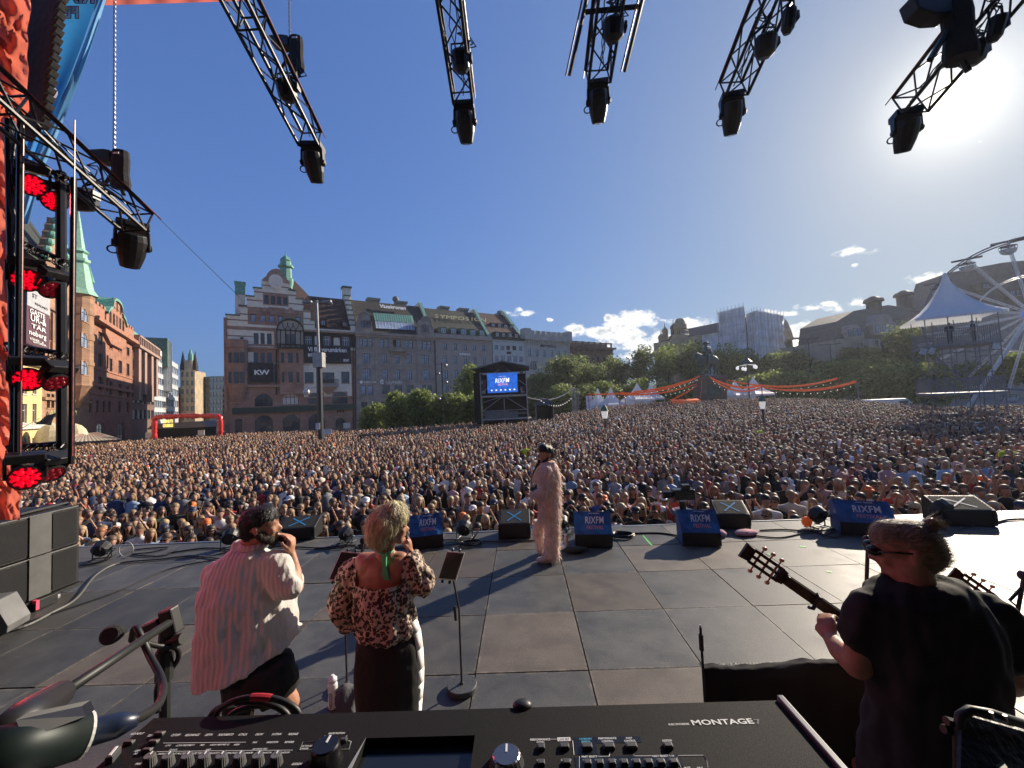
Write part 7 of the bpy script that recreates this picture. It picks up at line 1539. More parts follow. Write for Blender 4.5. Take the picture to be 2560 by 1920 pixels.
hoist(285,385,6.1,'chain hoist with bag hanging above the left truss',.9,top=5);hoist(725,100,6.4,'chain hoist with bag beside the second truss',.85,top=3);hoist(2360,10,5.0,'chain hoist with large bag at the far right truss',1.2,top=2)
# long guy wire
w_=MB();w_.tube([P(150,290,12),P(330,480,30),P(598,742,60)],[.006,.016,.04],4);tag(w_.obj('guy_wire',m_paint),'thin wire running from the blue banner down to the gabled house','wire')
# red cloth border and drape
m_redc=mat('red_drape',(.80,.20,.13),.4,var=.15,scale=2,bump=.4,bscale=7,thin=.5)
def cloth(name,fn,nu,nv,m,**k):
 mb=MB()
 for j in range(nv+1):
  for i in range(nu+1):mb.v.append(tuple(fn(i/nu,j/nv)))
 for j in range(nv):
  for i in range(nu):a_=j*(nu+1)+i;mb.f.append([a_,a_+1,a_+nu+2,a_+nu+1]);mb.m.append(0)
 return mb.obj(name,m,smooth=True,**k)
def fred(u,v):
 y=-90+1390*v;e=np.interp(y,[-90,150,280,300,420,560,800,960,1150,1230,1300],[80,68,72,45,40,55,38,45,48,52,50])+7*noise.noise(Vector((y*.02,0,0)));x=-220+(e+220)*u
 f=noise.noise(Vector((u*5+v*7,v*22-u*6,1)))*.20+abs(noise.noise(Vector((u*9+v*13,v*40-u*14,4))))*.14;return P(x,y,4.75-f)
tag(cloth('red_drape',fred,50,190,m_redc),'tall crumpled red cloth drape along the left edge','drape')
def fbor(u,v):return P(240+380*u,14-12*u-60*(1-v),8.0+.05*math.sin(u*30))
tag(cloth('red_border',fbor,24,3,m_redc),'red cloth border strip along the top left of the picture','drape')
# blue scrim banner with mirrored print
m_scrim=mat('blue_scrim',(.02,.12,.42),.6,var=.2,scale=.9,c2=(.05,.30,.66),thin=.45);m_hem=mat('scrim_hem',(.16,.42,.72),.5,var=.15,scale=3,thin=.3)
Ls=[(270,-30),(228,110),(190,220),(150,320),(105,430),(72,560)]
def redge(y):return np.interp(y,[q[1]for q in Ls],[q[0]for q in Ls])
def fblue(u,v):y=-30+590*v;x1=redge(y)-14-20*v;x0=50+10*v if v<.62 else 50;return P(x0+(x1-x0)*u,y,6.3+.06*math.sin(u*6+v*3))
bn=cloth('blue_banner',fblue,16,40,m_scrim);tag(bn,'blue printed scrim banner seen from behind, its lettering mirrored','banner')
def fhem(u,v):y=-30+590*v;x1=redge(y)-14-20*v;return P(x1-4+(22+16*v)*u,y,6.25+.05*math.sin(u*7+v*9)-.06*(u>.4)*(u<.7))
cloth('folded_hem',fhem,6,40,m_hem,parent=bn)
def mtext(tx,x0,y0,x1,y1,m,Y=6.2,parent=bn,bold=.02,ext=.01,zoff=0):
 A_,B_,C_=P(x0,y1,Y),P(x1,y1,Y),P(x0,y0,Y);me=textmesh(tx,(B_-A_).length,(C_-A_).length,m,ext=ext,bold=bold,frame=frameof((A_+B_)/2+(C_-A_)/2+Vector((0,zoff,0)),A_-B_,C_-A_));link('lettering',me,parent)
m_pk=mat('print_crimson',(.6,.02,.08),.6,thin=.8);m_wp=mat('print_white',(.85,.82,.82),.6,thin=.85)
for tx,a_ in(('RIXFM',(98,-42,236,8)),('FEST',(112,14,196,46))):mtext(tx,*a_,m_pk,6.2,bold=.06);mtext(tx,a_[0]+2,a_[1]+2,a_[2]-2,a_[3]-2,m_wp,6.17,bold=.008)
q=MB();c0=P(127,233,6.2);q.tube([c0+Vector((.10*math.cos(t),0,.10*math.sin(t)))for t in[2*math.pi*k/20 for k in range(21)]],.012,5);q.tube([c0+Vector(p)for p in((.05,0,.06),(.05,0,-.06),(-.02,0,-.06),(-.05,0,-.02),(-.05,0,.03),(-.01,0,.06),(.05,0,.06))],.010,4);q.obj('round_logo',m_wp,bn)
# speaker column
la=empty('line_array_speaker',P(95,150,5.3),0,'curved black column of stacked speakers hanging beside the red drape','speaker');o_=la.location.copy();n=17
for k in range(n):
 v=k/n;y0=-40+355*v;y1=-40+355*(v+1/n)-2;xa0,xb0=np.interp(y0,[-40,315],[78,60]),np.interp(y0,[-40,315],[152,106]);pts=[P(xa0,y0-2,5.3)-o_,P(xb0,y0+7,5.1)-o_,P(xb0-2,y1+9,5.1)-o_,P(xa0-1,y1,5.3)-o_];q=MB();q.prism(pts,Vector((-.45,.25,.0)));q.prism([pts[1]+Vector((-.01,-.03,.0)),pts[1]+Vector((.06,-.03,0)),pts[2]+Vector((.03,-.03,.05)),pts[2]+Vector((-.03,-.03,0))],(0,.1,0));q.obj('cabinet',m_bag,la,bevel=.008)
 # ------------------------------------------------------------------ tower of red lamps
Yt=4.25;tw_=empty('lamp_tower',P(100,1200,Yt),0,'black pipe tower at the left edge carrying rows of red lamps','lighting tower');o_=tw_.location.copy();m_pipe=mat('pipe_black',(.03,.03,.032),.35,.5)
for x0,y0,x1,y1,rr,Yp in((24,300,42,1195,.042,4.15),(52,290,44,1160,.03,4.05),(152,430,155,1180,.045,4.35),(184,445,178,1160,.026,4.2)):q=MB();q.tube([P(x0,y0,Yp)-o_,P(x1,y1,Yp)-o_],rr,8);q.obj('pipe',m_pipe,tw_)
for x0,x1 in((56,48),(184,178)):q=MB();q.tube([P(x0+3,300,4.0)-o_,P(x1+3,1140,4.0)-o_],.006,4);q.obj('led_tube',m_ledred,tw_)
for(xa,ya,xb,yb)in((50,395,168,445),(40,600,165,655),(15,860,162,885),(20,1118,160,1108)):
 q=MB();q.tube([P(xa,ya,4.3)-o_,P(xb,yb,4.35)-o_],.028,8);q.obj('cross_pipe',m_pipe,tw_);q=MB();A_,B_=P(xa,ya+4,4.25)-o_,P(xb,yb+4,4.3)-o_
 for k in range(2):q.tube([A_.lerp(B_,j/30)+Vector((0,.05*math.cos(j*1.3+k),.045*math.sin(j*1.3+k*2)-.02))for j in range(31)],.007,4,caps=False)
 q.obj('cable',m_paint,tw_)
q=MB()
for k in range(4):q.tube([P(28+4*k+8*math.sin(j*.8+k),320+28*j,4.1)-o_ for j in range(31)],.006,4,caps=False)
q.obj('cable',m_paint,tw_)
m_redlit=mat('lens_red_lit',(.6,.01,.02),.2,emit=(1,.0,.02,.55));m_redoff=mat('lens_red_dim',(.16,.01,.02),.12,emit=(1,.02,.05,.04));cell=MB();cell.ell((0,0,0),(.034,.034,.024),12,8);cells={m.name:cell.mesh('lens_cell',[m],True)for m in(m_redlit,m_redoff)}
def wash(x,y,Y,lit,label,dirv,sc=1.0):
 o=P(x,y,Y);r=empty('wash_light',o,0,label,'stage light','red wash lights on the left tower');r.rotation_euler=Vector(dirv).to_track_quat('Z','Y').to_euler();sc*=.86;r.scale=(sc,sc,sc)
 b=MB();b.lathe([(.06,-.20),(.10,-.16),(.125,-.05),(.138,.0),(.138,.03),(.122,.035),(.118,.012)],(0,0,0),20);hs=b.obj('housing',m_case,r);ml=m_redlit if lit else m_redoff
 b=MB();b.lathe([(.119,.008),(.119,.012)],(0,0,0),18);b.obj('lens_plate',mat('lens_back',(.3,.005,.01),.4,emit=(1,0,.02,.08)),hs)
 for k in range(7):t=k*math.pi/3;rr=.068 if k<6 else 0;link('lens_cell',cells[ml.name],hs,(rr*math.cos(t),rr*math.sin(t),.02))
 for k in range(12):t=(k+.5)*math.pi/6;c_=link('lens_cell',cells[ml.name],hs,(.102*math.cos(t),.102*math.sin(t),.016));c_.scale=(.5,.5,.6)
 b=MB();b.box((0,.21,-.06),(.30,.10,.17));b.box((.15,.09,-.06),(.03,.24,.08));b.box((-.15,.09,-.06),(.03,.24,.08));b.obj('yoke',m_case,r,bevel=.012);return r,o
lit=[]
for i,(x,y,Y,l,lb,sc)in enumerate(((80,463,4.2,1,'lit red lamp at the top of the tower, upper left one',1.0),(136,504,4.35,1,'half lit red lamp, second from the top on the tower',.95),(66,700,4.15,1,'brightly lit red lamp in the second row of the tower',1.05),(128,722,4.3,0,'unlit tilted lamp in the second row of the tower',.95),(70,948,4.1,1,'brightly lit red lamp in the third row of the tower',1.05),(138,955,4.25,0,'unlit tilted lamp in the third row of the tower',.95),(64,1193,4.0,1,'lit red lamp at the foot of the tower',1.05),(128,1183,4.2,0,'unlit lamp at the foot of the tower',.95))):
 d=(.75,-.62,-.25 if l else-.7)if l else(.9,-.15,-.75);_,o=wash(x,y,Y,l,lb,d,sc)
 if l:lit.append((o,d))
def spot(o,d,e,col_=(1,.08,.10),ang=60,size=.12):
 L_=bpy.data.lights.new('lamp_beam','SPOT');L_.energy=e;L_.color=col_;L_.spot_size=rad(ang);L_.spot_blend=.8;L_.shadow_soft_size=size;q=bpy.data.objects.new('lamp_beam',L_);col.objects.link(q);q.location=o;q.rotation_euler=(-Vector(d)).to_track_quat('Z','Y').to_euler();return q
for o,d in lit:spot(o+Vector(d)*.25,d,30,ang=80)
# the matching lamp upstage behind the keyboard player, whose red light falls on the singers' backs
r,o=wash(-900,700,1.0,1,'lit red lamp at the rear left of the stage, outside the picture',(.6,.75,-.2),1.2);r.location=(-3.6,-.6,4.4);spot(Vector((-3.4,-.35,4.35)),Vector((-1.0,2.7,3.0))-Vector((-3.6,-.6,4.4)),62,(1,.24,.30),70,.2)
# ------------------------------------------------------------------ things standing on the deck
def floor(x,y):return G(x,y,STAGE_Z+.004)
m_cab=mat('cable_black',(.012,.012,.013),.5);m_cov=screenmat('cover_blue',(.010,.035,.13),(.018,.13,.34),0);m_grille=mat('speaker_grille',(.012,.012,.013),.9,bump=.6,bscale=160);m_cbox=mat('speaker_black',(.011,.011,.012),.5,bump=.3,bscale=60)
m_print=mat('cover_print',(.92,.72,.68),.6);m_print2=mat('cover_print_red',(.80,.25,.25),.6);m_tape=mat('tape_blue',(.04,.30,.62),.5);m_tapeg=mat('tape_green',(.10,.62,.10),.5)
def wedge(x0,x1,yb,label,blue=True,rz=0.0,h=.50,d=.46):
 A_,B_=floor(x0,yb+3),floor(x1,yb-3);w=(B_-A_).length;c_=(A_+B_)/2;r=empty('monitor_wedge',c_,rz,label,'speaker','blue covered monitor wedges' if blue else 'black monitor wedges marked with tape crosses');hw=w/2
 f0=h*(.42 if blue else .62);prof=[(0,.005),(0,f0),(d*(.62 if blue else .85),h),(d,h*.92),(d,.005)]
 b=MB();b.prism([(-hw,y,z)for y,z in prof][::-1],(w,0,0));b.obj('cabinet',m_cbox,r,bevel=.012)
 P0,P1=Vector((0,0,f0)),Vector((0,prof[2][0],h));n=Vector((0,-(P1.z-P0.z),P1.y-P0.y)).normalized();up=(P1-P0)
 if blue:
  c2_=MB();k=12
  for i in range(k):
   for j in range(5):
    def q(u,v):return P0+up*v+Vector(((u-.5)*w*1.02,0,0))+n*(.008+.006*math.sin(u*17+v*5))
    c2_.quad(q(i/k,j/5),q((i+1)/k,j/5),q((i+1)/k,(j+1)/5),q(i/k,(j+1)/5))
  cv_=c2_.obj('printed_cover',m_cov,r,smooth=True);c2_=MB()
  for s in(-1,1):c2_.add([(s*(hw+.006),y,z)for y,z in prof],[(0,1,2,3,4)])
  c2_.obj('side_cover',m_cov,r)
  for tx,v,ww,hh,mm in(('RIXFM',.60,.52,.30,m_print),('FESTIVAL',.28,.46,.16,m_print2),('radio festival',.90,.30,.05,m_print)):
   me=textmesh(tx,w*ww,up.length*hh,mm,ext=.003,bold=.012 if hh>.1 else 0,shear=.12,space=1.08,frame=frameof(P0+up*v+n*.018+Vector((w*.06,0,0)),(1,0,0),up));link('lettering',me,cv_)
 else:
  gq_=MB();gq_.add([P0+Vector((s*(hw-.04),0,0))+up*v+n*.004 for s,v in((-1,.06),(1,.06),(1,.94),(-1,.94))],[(0,1,2,3)]);gq_.obj('grille',m_grille,r);t_=MB()
  for s in(-1,1):a_=P0+up*.2+n*.008+Vector((s*-hw*.45,0,0));b2_=P0+up*.8+n*.008+Vector((s*hw*.45,0,0));e_=(b2_-a_).cross(n).normalized()*.012;t_.quad(a_-e_+n*.001*s,a_+e_+n*.001*s,b2_+e_+n*.001*s,b2_-e_+n*.001*s)
  t_.obj('tape_cross',m_tape if 'blue' in label else mat('tape_pale',(.5,.55,.6),.5),r)
  hn=MB()
  for s in(-1,1):hn.b3(s*hw*.9-.03,s*hw*.9+.03,-.012,-.002,f0*.3,f0*.8)
  hn.obj('handle_plate',m_grille,r)
 return r
wedge(1026,1108,1372,'blue festival wedge beside the blond singer, farthest left',rz=.25);wedge(1440,1530,1370,'blue festival wedge just right of the singer in pink',rz=-.12);wedge(1712,1799,1367,'blue festival wedge in front of the pink towels',rz=-.18);wedge(2118,2230,1342,'blue festival wedge farthest right, half hidden by the guitarist',rz=-.35)
wedge(692,786,1352,'black wedge with a blue tape cross behind the raised hand of the man',False,.15,h=.36);wedge(1247,1327,1348,'black wedge with a blue tape cross left of the singer in pink',False,.0,h=.42);wedge(1800,1872,1324,'black wedge with a pale tape cross next to the third blue wedge',False,-.2,h=.42);wedge(2372,2482,1316,'wide black wedge with a white tape cross at the right',False,-.2,h=.42)
def floorlamp(x,y,R_,yaw,label,orange=False):
 o=floor(x,y);r=empty('floor_lamp',o,yaw,label,'stage light','small round floor lamps along the deck edge');b=MB();b.lathe([(R_*.5,-.12),(R_*.9,-.09),(R_,0),(R_,.05),(R_*.92,.06)],(0,0,R_*1.5),12,R=Matrix.Rotation(rad(-65),3,'X'));b.obj('housing',m_case,r,bevel=.006)
 b=MB();b.tube([(-R_*1.05,0,R_*1.5),(-R_*1.1,0,.02),(R_*1.1,0,.02),(R_*1.05,0,R_*1.5)],.012,6);b.tube([(-R_*.8,.15,.015),(-R_*.9,-.12,.015)],.012,5);b.tube([(R_*.8,.15,.015),(R_*.9,-.12,.015)],.012,5);b.obj('stand',m_case,r);b=MB()
 for k in range(4):b.tube([(R_*.5,-.1,R_*1.4),(R_*(1.5+.3*k),-.16,R_*(1.0+.2*k)),(R_*1.4,-.1-.06*k,.02),(R_*(.2-k),-.25-.05*k,.012)],.007,4)
 b.obj('cable',m_cab,r);b=MB();b.box((R_*.3,-.12,R_*1.6),(.05,.01,.05));b.obj('type_plate',m_framew,r)
 if orange:b=MB();b.ell((-R_*1.2,.05,R_*.7),(R_*.6,R_*.5,R_*.6),10,7);b.obj('orange_cap',m_or,r)
floorlamp(577,1370,.14,.4,'small round floor lamp left of the man in white');floorlamp(866,1358,.12,-.3,'small round floor lamp between the two backing singers');floorlamp(1162,1348,.14,-.2,'small round floor lamp behind the right tablet stand');floorlamp(1405,1328,.12,0,'small floor lamp just behind the singer in pink');floorlamp(2045,1318,.15,.3,'round floor lamp with an orange cap beside it',True);floorlamp(2355,1308,.17,.2,'round floor lamp leaning against the rightmost grey wedge');floorlamp(255,1398,.13,.2,'grey floor lamp beside the round cable hoop at the left')
def cable(pts,r,label,group='cables lying on the stage deck',m=m_cab):
 W_=[floor(x,y)+Vector((0,0,r))for x,y in pts];q=MB();out=[]
 for i in range(len(W_)-1):
  for k in range(6):t=k/6;a_=W_[i-1]if i else W_[i];d_=W_[i+2]if i+2<len(W_)else W_[i+1];b_,c_=W_[i],W_[i+1];out.append(.5*((2*b_)+(c_-a_)*t+(2*a_-5*b_+4*c_-d_)*t*t+(3*b_-a_-3*c_+d_)*t**3))
 q.tube(out+[W_[-1]],r,5);tag(q.obj('cable',m),label,'cable',group)
cable([(420,1385),(520,1372),(620,1380),(700,1368),(800,1372),(880,1365),(1000,1372),(1110,1352),(1250,1356),(1400,1350)],.014,'long black cable along the left half of the deck edge');cable([(1530,1338),(1640,1334),(1700,1342)],.014,'black cable between the centre wedges');cable([(1900,1328),(1960,1326),(2040,1330),(2110,1322),(2190,1330)],.014,'black cable with a small plug box left of the round floor lamp');cable([(1870,1338),(1950,1346),(2030,1332),(2090,1345),(2120,1325)],.012,'thin black cable looping under the round floor lamp');cable([(2480,1312),(2520,1302),(2570,1300)],.02,'black cable leading off at the right edge')
cable([(-20,1590),(60,1570),(130,1535),(190,1500),(240,1440),(300,1410),(400,1400),(480,1392),(560,1400)],.016,'pale grey cable curving past the speaker stack',m=mat('cable_grey',(.09,.09,.085),.6));cable([(60,1560),(150,1530),(300,1478),(420,1425),(530,1402)],.010,'thin black cable running beside the pale one');cable([(300,1392),(340,1376),(420,1370),(380,1382),(330,1388),(400,1392),(440,1378)],.012,'tangle of thin black cable by the round hoop')
def coil(x,y,R_,n,label,r=.011):
 o=floor(x,y);q=MB();q.tube([o+Vector(((R_+.02*math.sin(t*1.7))*math.cos(t),(R_*.7+.02*math.cos(t*2.3))*math.sin(t),.01+.05*t/(6.28*n)))for t in[k*.35 for k in range(int(n*18))]],r,5);tag(q.obj('cable_coil',m_cab),label,'cable','coiled cables on the deck')
coil(1558,1342,.18,5,'coiled black cable right of the centre blue wedge');coil(905,1372,.12,2,'small loop of black cable below the blond singer');coil(1180,1362,.16,3,'loops of black cable around the small lamp by the tablet stand')
o=floor(312,1395);q=MB();q.tube([o+Vector((.13*math.cos(t),.02,.14+.13*math.sin(t)))for t in[k*.26 for k in range(25)]],.008,5);tag(q.obj('cable_hoop',mat('hoop_grey',(.4,.4,.4),.4)),'upright pale round hoop at the left deck edge','hoop')
def towel(x,y,w,d,label,c_):
 o=floor(x,y);q=MB();q.ell((0,0,0),(w,d,.05),18,8)
 q.v=[(a_+.02*noise.noise(Vector((a_*9,b_*9,1))),b_+.02*noise.noise(Vector((a_*8,b_*9,5))),max(-.045,c2)+.012*noise.noise(Vector((a_*22,b_*22,0))))for a_,b_,c2 in q.v];tag(q.obj('towel',c_,smooth=True,loc=o+Vector((0,0,.045))),label,'towel','folded towels on the deck')
m_tw=mat('towel_pink',(.66,.36,.37),.95,bump=.5,bscale=60);m_tw2=mat('cloth_charcoal',(.07,.07,.075),.95,bump=.5,bscale=40)
towel(1866,1338,.20,.11,'folded pink and white towel in front of the pale crossed wedge',m_tw);towel(1806,1340,.07,.10,'small pink towel wedged beside the third blue wedge',m_tw);towel(1438,1382,.22,.07,'crumpled black cloth on the deck before the centre blue wedge',m_bag)
for i,(pp,w_,lb)in enumerate(((((1585,1314),(1604,1336)),.012,'upper piece of the green tape line left of the third blue wedge'),(((1607,1338),(1630,1364)),.012,'lower piece of the green tape line left of the third blue wedge'),(((1918,1385),(1936,1386)),.02,'short green tape mark before the guitar headstock'),(((2000,1366),(2016,1367)),.02,'short green tape mark below the round floor lamp'),(((2066,1428),(2080,1430)),.02,'faint green tape mark left of the microphone stand'))):
 a_,b_=floor(*pp[0]),floor(*pp[1]);n=Vector((-(b_-a_).y,(b_-a_).x,0)).normalized()*w_;q=MB();q.quad(a_-n,b_-n,b_+n,a_+n);tag(q.obj('tape_mark',m_tapeg),lb,'tape','green tape marks on the deck');q.v
def bottle(x,y,h,r,label,m,txt=None):
 o=floor(x,y);q=empty('bottle',o,0,label,'bottle');b=MB();b.lathe([(r*.9,0),(r,.01),(r,h*.32),(r*.9,h*.36),(r*.9,h*.46),(r,h*.5),(r,h*.72),(r*.8,h*.80)],(0,0,0),18);b.obj('flask',m,q,smooth=True);b=MB();b.lathe([(r*.92,h*.80),(r*.92,h*.90),(r*.45,h*.93),(r*.4,h),(r*.2,h)],(0,0,0),16);b.obj('cap',m,q,smooth=True)
 if txt:me=textmesh(txt,h*.45,r*.7,m_dark,ext=.001,bold=.02,frame=frameof((0,-r-.002,h*.3),(0,0,1),(-1,0,0)));link('lettering',me,q)
bottle(833,1768,.25,.037,'white sports bottle standing between the two backing singers',mat('bottle_white',(.78,.78,.78),.35,thin=.2),'NOCCO');bottle(1416,1366,.20,.035,'pale pink bottle by the foot of the singer in pink',mat('bottle_pink',(.75,.5,.48),.4))
o=floor(872,1775);q=MB();q.ell((0,0,.06),(.11,.12,.13),22,14);q.v=[(a_+.05*noise.noise(Vector((a_*14,b_*14,c_*9))),b_+.04*noise.noise(Vector((a_*14,c_*14,3))),max(0,c_+.05*noise.noise(Vector((a_*16,b_*12,8)))))for a_,b_,c_ in q.v];tag(q.obj('jacket',m_tw2,smooth=True,loc=o),'grey bundled jacket on the deck beside the white bottle','jacket')
# tablets on stands
def tablet(quad,Y,label,base=None,edge=m_framew,Rb=.125):
 c4=[P(x,y,Y+dy)for x,y,dy in quad];ce=sum(c4,Vector())/4;r=empty('tablet_stand',Vector((ce.x,ce.y,STAGE_Z))if base is None else floor(*base),0,label,'tablet stand');o_=r.location.copy();ux_=(c4[1]-c4[0]).normalized();uy_=(c4[0]-c4[3]).normalized();nz_=ux_.cross(uy_).normalized();c4=[c_-o_ for c_ in c4];ce=ce-o_
 b=MB();b.prism([c4[3],c4[2],c4[1],c4[0]],nz_*-.012);tb=b.obj('tablet',edge,r,bevel=.004);b=MB();b.add([ce+(c_-ce)*.91+nz_*.0015 for c_ in(c4[3],c4[2],c4[1],c4[0])],[(0,1,2,3)]);b.obj('display',mat('display_dark',(.010,.013,.013),.35,spec=.25),tb)
 b=MB();b.box(ce-nz_*.03,(.05,.03,.05));
 for k in(.3,.7):b.ell(c4[3].lerp(c4[2],k)-uy_*.012,(.013,.013,.013),8,6);b.ell(c4[0].lerp(c4[1],k)+uy_*.012,(.013,.013,.013),8,6)
 b.obj('clamp',m_blackm,r);b=MB();zc=ce-nz_*.03-uy_*.03;b.tube([zc,(0,0,zc.z*.62),(0,0,.02)],[.009,.009,.009],8);b.tube([zc.lerp(Vector((0,0,.02)),.3),zc.lerp(Vector((0,0,.02)),.42)],.013,8);b.obj('pole',m_blackm,r);b=MB();b.lathe([(Rb,0),(Rb,.035),(Rb*.96,.042),(.02,.044),(.015,.06)],(0,0,0),36);b.obj('round_base',mat('cast_base',(.055,.058,.062),.55,bump=.2,bscale=60),r);return r
tablet([(1117,1377,.10),(1162,1381,.06),(1139,1453,.0),(1094,1448,.03)],3.25,'tablet on a microphone stand with round base right of the blond singer',(1155,1722));tablet([(853,1377,.12),(903,1382,.12),(864,1456,0),(820,1451,0)],3.5,'tablet on a stand partly hidden behind the left arm of the blond singer',None,mat('tablet_rose',(.55,.38,.36),.4))
# spare microphone stand behind the singer
tp2=P(904,1352,3.75);r=empty('microphone_stand',Vector((tp2.x,tp2.y,STAGE_Z)),0,'microphone on a straight stand left of the blond head','microphone stand');H=tp2.z-STAGE_Z;b=MB();b.tube([(0,0,0),(0,0,H-.12)],.008,6);b.tube([(0,0,H-.12),(.01,0,H-.02)],.013,8);b.obj('pole',m_blackm,r);b=MB();b.ell((.012,0,H),(.028,.028,.032),12,8);b.obj('microphone_head',m_grille,r,smooth=True);b=MB();b.lathe([(.12,0),(.12,.03),(.02,.035)],(0,0,0),24);b.obj('round_base',m_blackm,r)
# subwoofer stack
X_=floor(196,1480).x;Ya,Yb,zt=3.75,floor(196,1478).y,P(196,1262,floor(196,1478).y).z;st_=empty('subwoofer_stack',((X_-.55),(Ya+Yb)/2,STAGE_Z),0,'tall black subwoofer stack on a wheeled board at the left of the deck','speaker');L=(Yb-Ya)/2;z1=.14;zm=(zt-STAGE_Z+z1)/2;H=zt-STAGE_Z
for z0,z9 in((z1,zm-.004),(zm+.004,H)):
 b=MB();b.b3(-.5,.53,-L,L,z0,z9);c_=b.obj('cabinet',m_cbox,st_,bevel=.015)
 for y0,y9 in((-L+.05,L-.62),(L-.34,L-.05)):b=MB();b.b3(.531,.545,y0,y9,z0+.04,z9-.04);b.obj('grille',m_grille,c_)
 b=MB();b.b3(.531,.55,L-.6,L-.36,z0+.01,z9-.01);b.obj('front_panel',mat('panel_grey',(.09,.09,.088),.6),c_)
b=MB();b.b3(-.55,.56,-L-.03,L+.03,.10,.135);b.obj('wheel_board',m_cbox,st_);
for y in(-L+.2,L-.25):b=MB();b.lathe([(.05,-.02),(.05,.02)],(.48,y,.052),14,R=Matrix.Rotation(rad(90),3,'X'));b.obj('caster',mat('caster_grey',(.3,.3,.32),.5),st_)
b=MB()
for k in range(7):b.tube([(-.3+.1*k,-L,H+.02),(.1+.05*k,-L*.3,H+.03+.01*k),(.4-.04*k,L*.4,H+.03),(.35,L,H+.04)],.018,5)
b.obj('cable',m_cab,st_,kind='stuff');b=MB();b.ell((.1,-.1,H+.06),(.08,.1,.04),10,6);b.ell((.3,-.35,H+.05),(.04,.05,.03),10,6);b.obj('yellow_plug',mat('plug_yellow',(.7,.6,.04),.5),st_)
# rack, case and box at the left edge
o=floor(5,1540);r=empty('amplifier_rack',o,.0,'open metal equipment rack cut by the left edge','rack');b=MB()
for z_ in(.15,.42,.72):b.b3(-.6,.07,-.02,.02,z_,z_+.02);
b.b3(.05,.075,-.02,.02,0,.74);b.b3(.05,.075,.35,.39,0,.74);b.b3(.05,.07,-.02,.39,.70,.74);b.obj('frame',m_alu,r);b=MB();b.b3(-.58,.04,.0,.4,.17,.40);b.b3(-.58,.04,.0,.4,.44,.70);b.obj('amplifier',m_cbox,r,bevel=.008)
for x in(-.03,-.12):b=MB();b.lathe([(.03,0),(.028,.03),(.01,.035)],(x,0,.5),12,R=Matrix.Rotation(rad(90),3,'X'));b.obj('knob',m_alu,r)
a_,b_=floor(28,1532),floor(84,1532);q=MB();q.b3(0,(b_-a_).length*1.0,0,.25,.01,.13);tag(q.obj('power_box',m_cbox,loc=a_,bevel=.005),'low black power box with a neon pink end','box');q=MB();w=(b_-a_).length;q.b3(w-.045,w+.01,-.006,.03,.10,.14);q.b3(w-.0,w+.012,-.006,.03,.02,.14);q.obj('pink_corner',mat('neon_pink',(.9,.08,.16),.5),bpy.data.objects[[o_.name for o_ in bpy.data.objects if o_.name.startswith('power_box')][0]])
o=floor(8,1590);r=empty('flight_case',o,.3,'silver edged case with a round vent at the left edge','case');b=MB();b.prism([(-.3,-.1,.06),(.10,-.1,.06),(.11,-.1,.14),(-.02,-.1,.42),(-.3,-.1,.42)],(0,.3,0));b.obj('shell',mat('case_silver',(.13,.13,.13),.6,.2),r,bevel=.01);b=MB();b.lathe([(.07,0),(.08,.012),(.05,.014)],(-.1,-.1,.25),20,R=Matrix.Rotation(rad(90),3,'X'));b.obj('vent',m_cbox,r);b=MB();b.lathe([(.035,-.012),(.035,.012)],(.0,-.1,.03),14,R=Matrix.Rotation(rad(90),3,'X'));b.obj('caster',m_cbox,r)
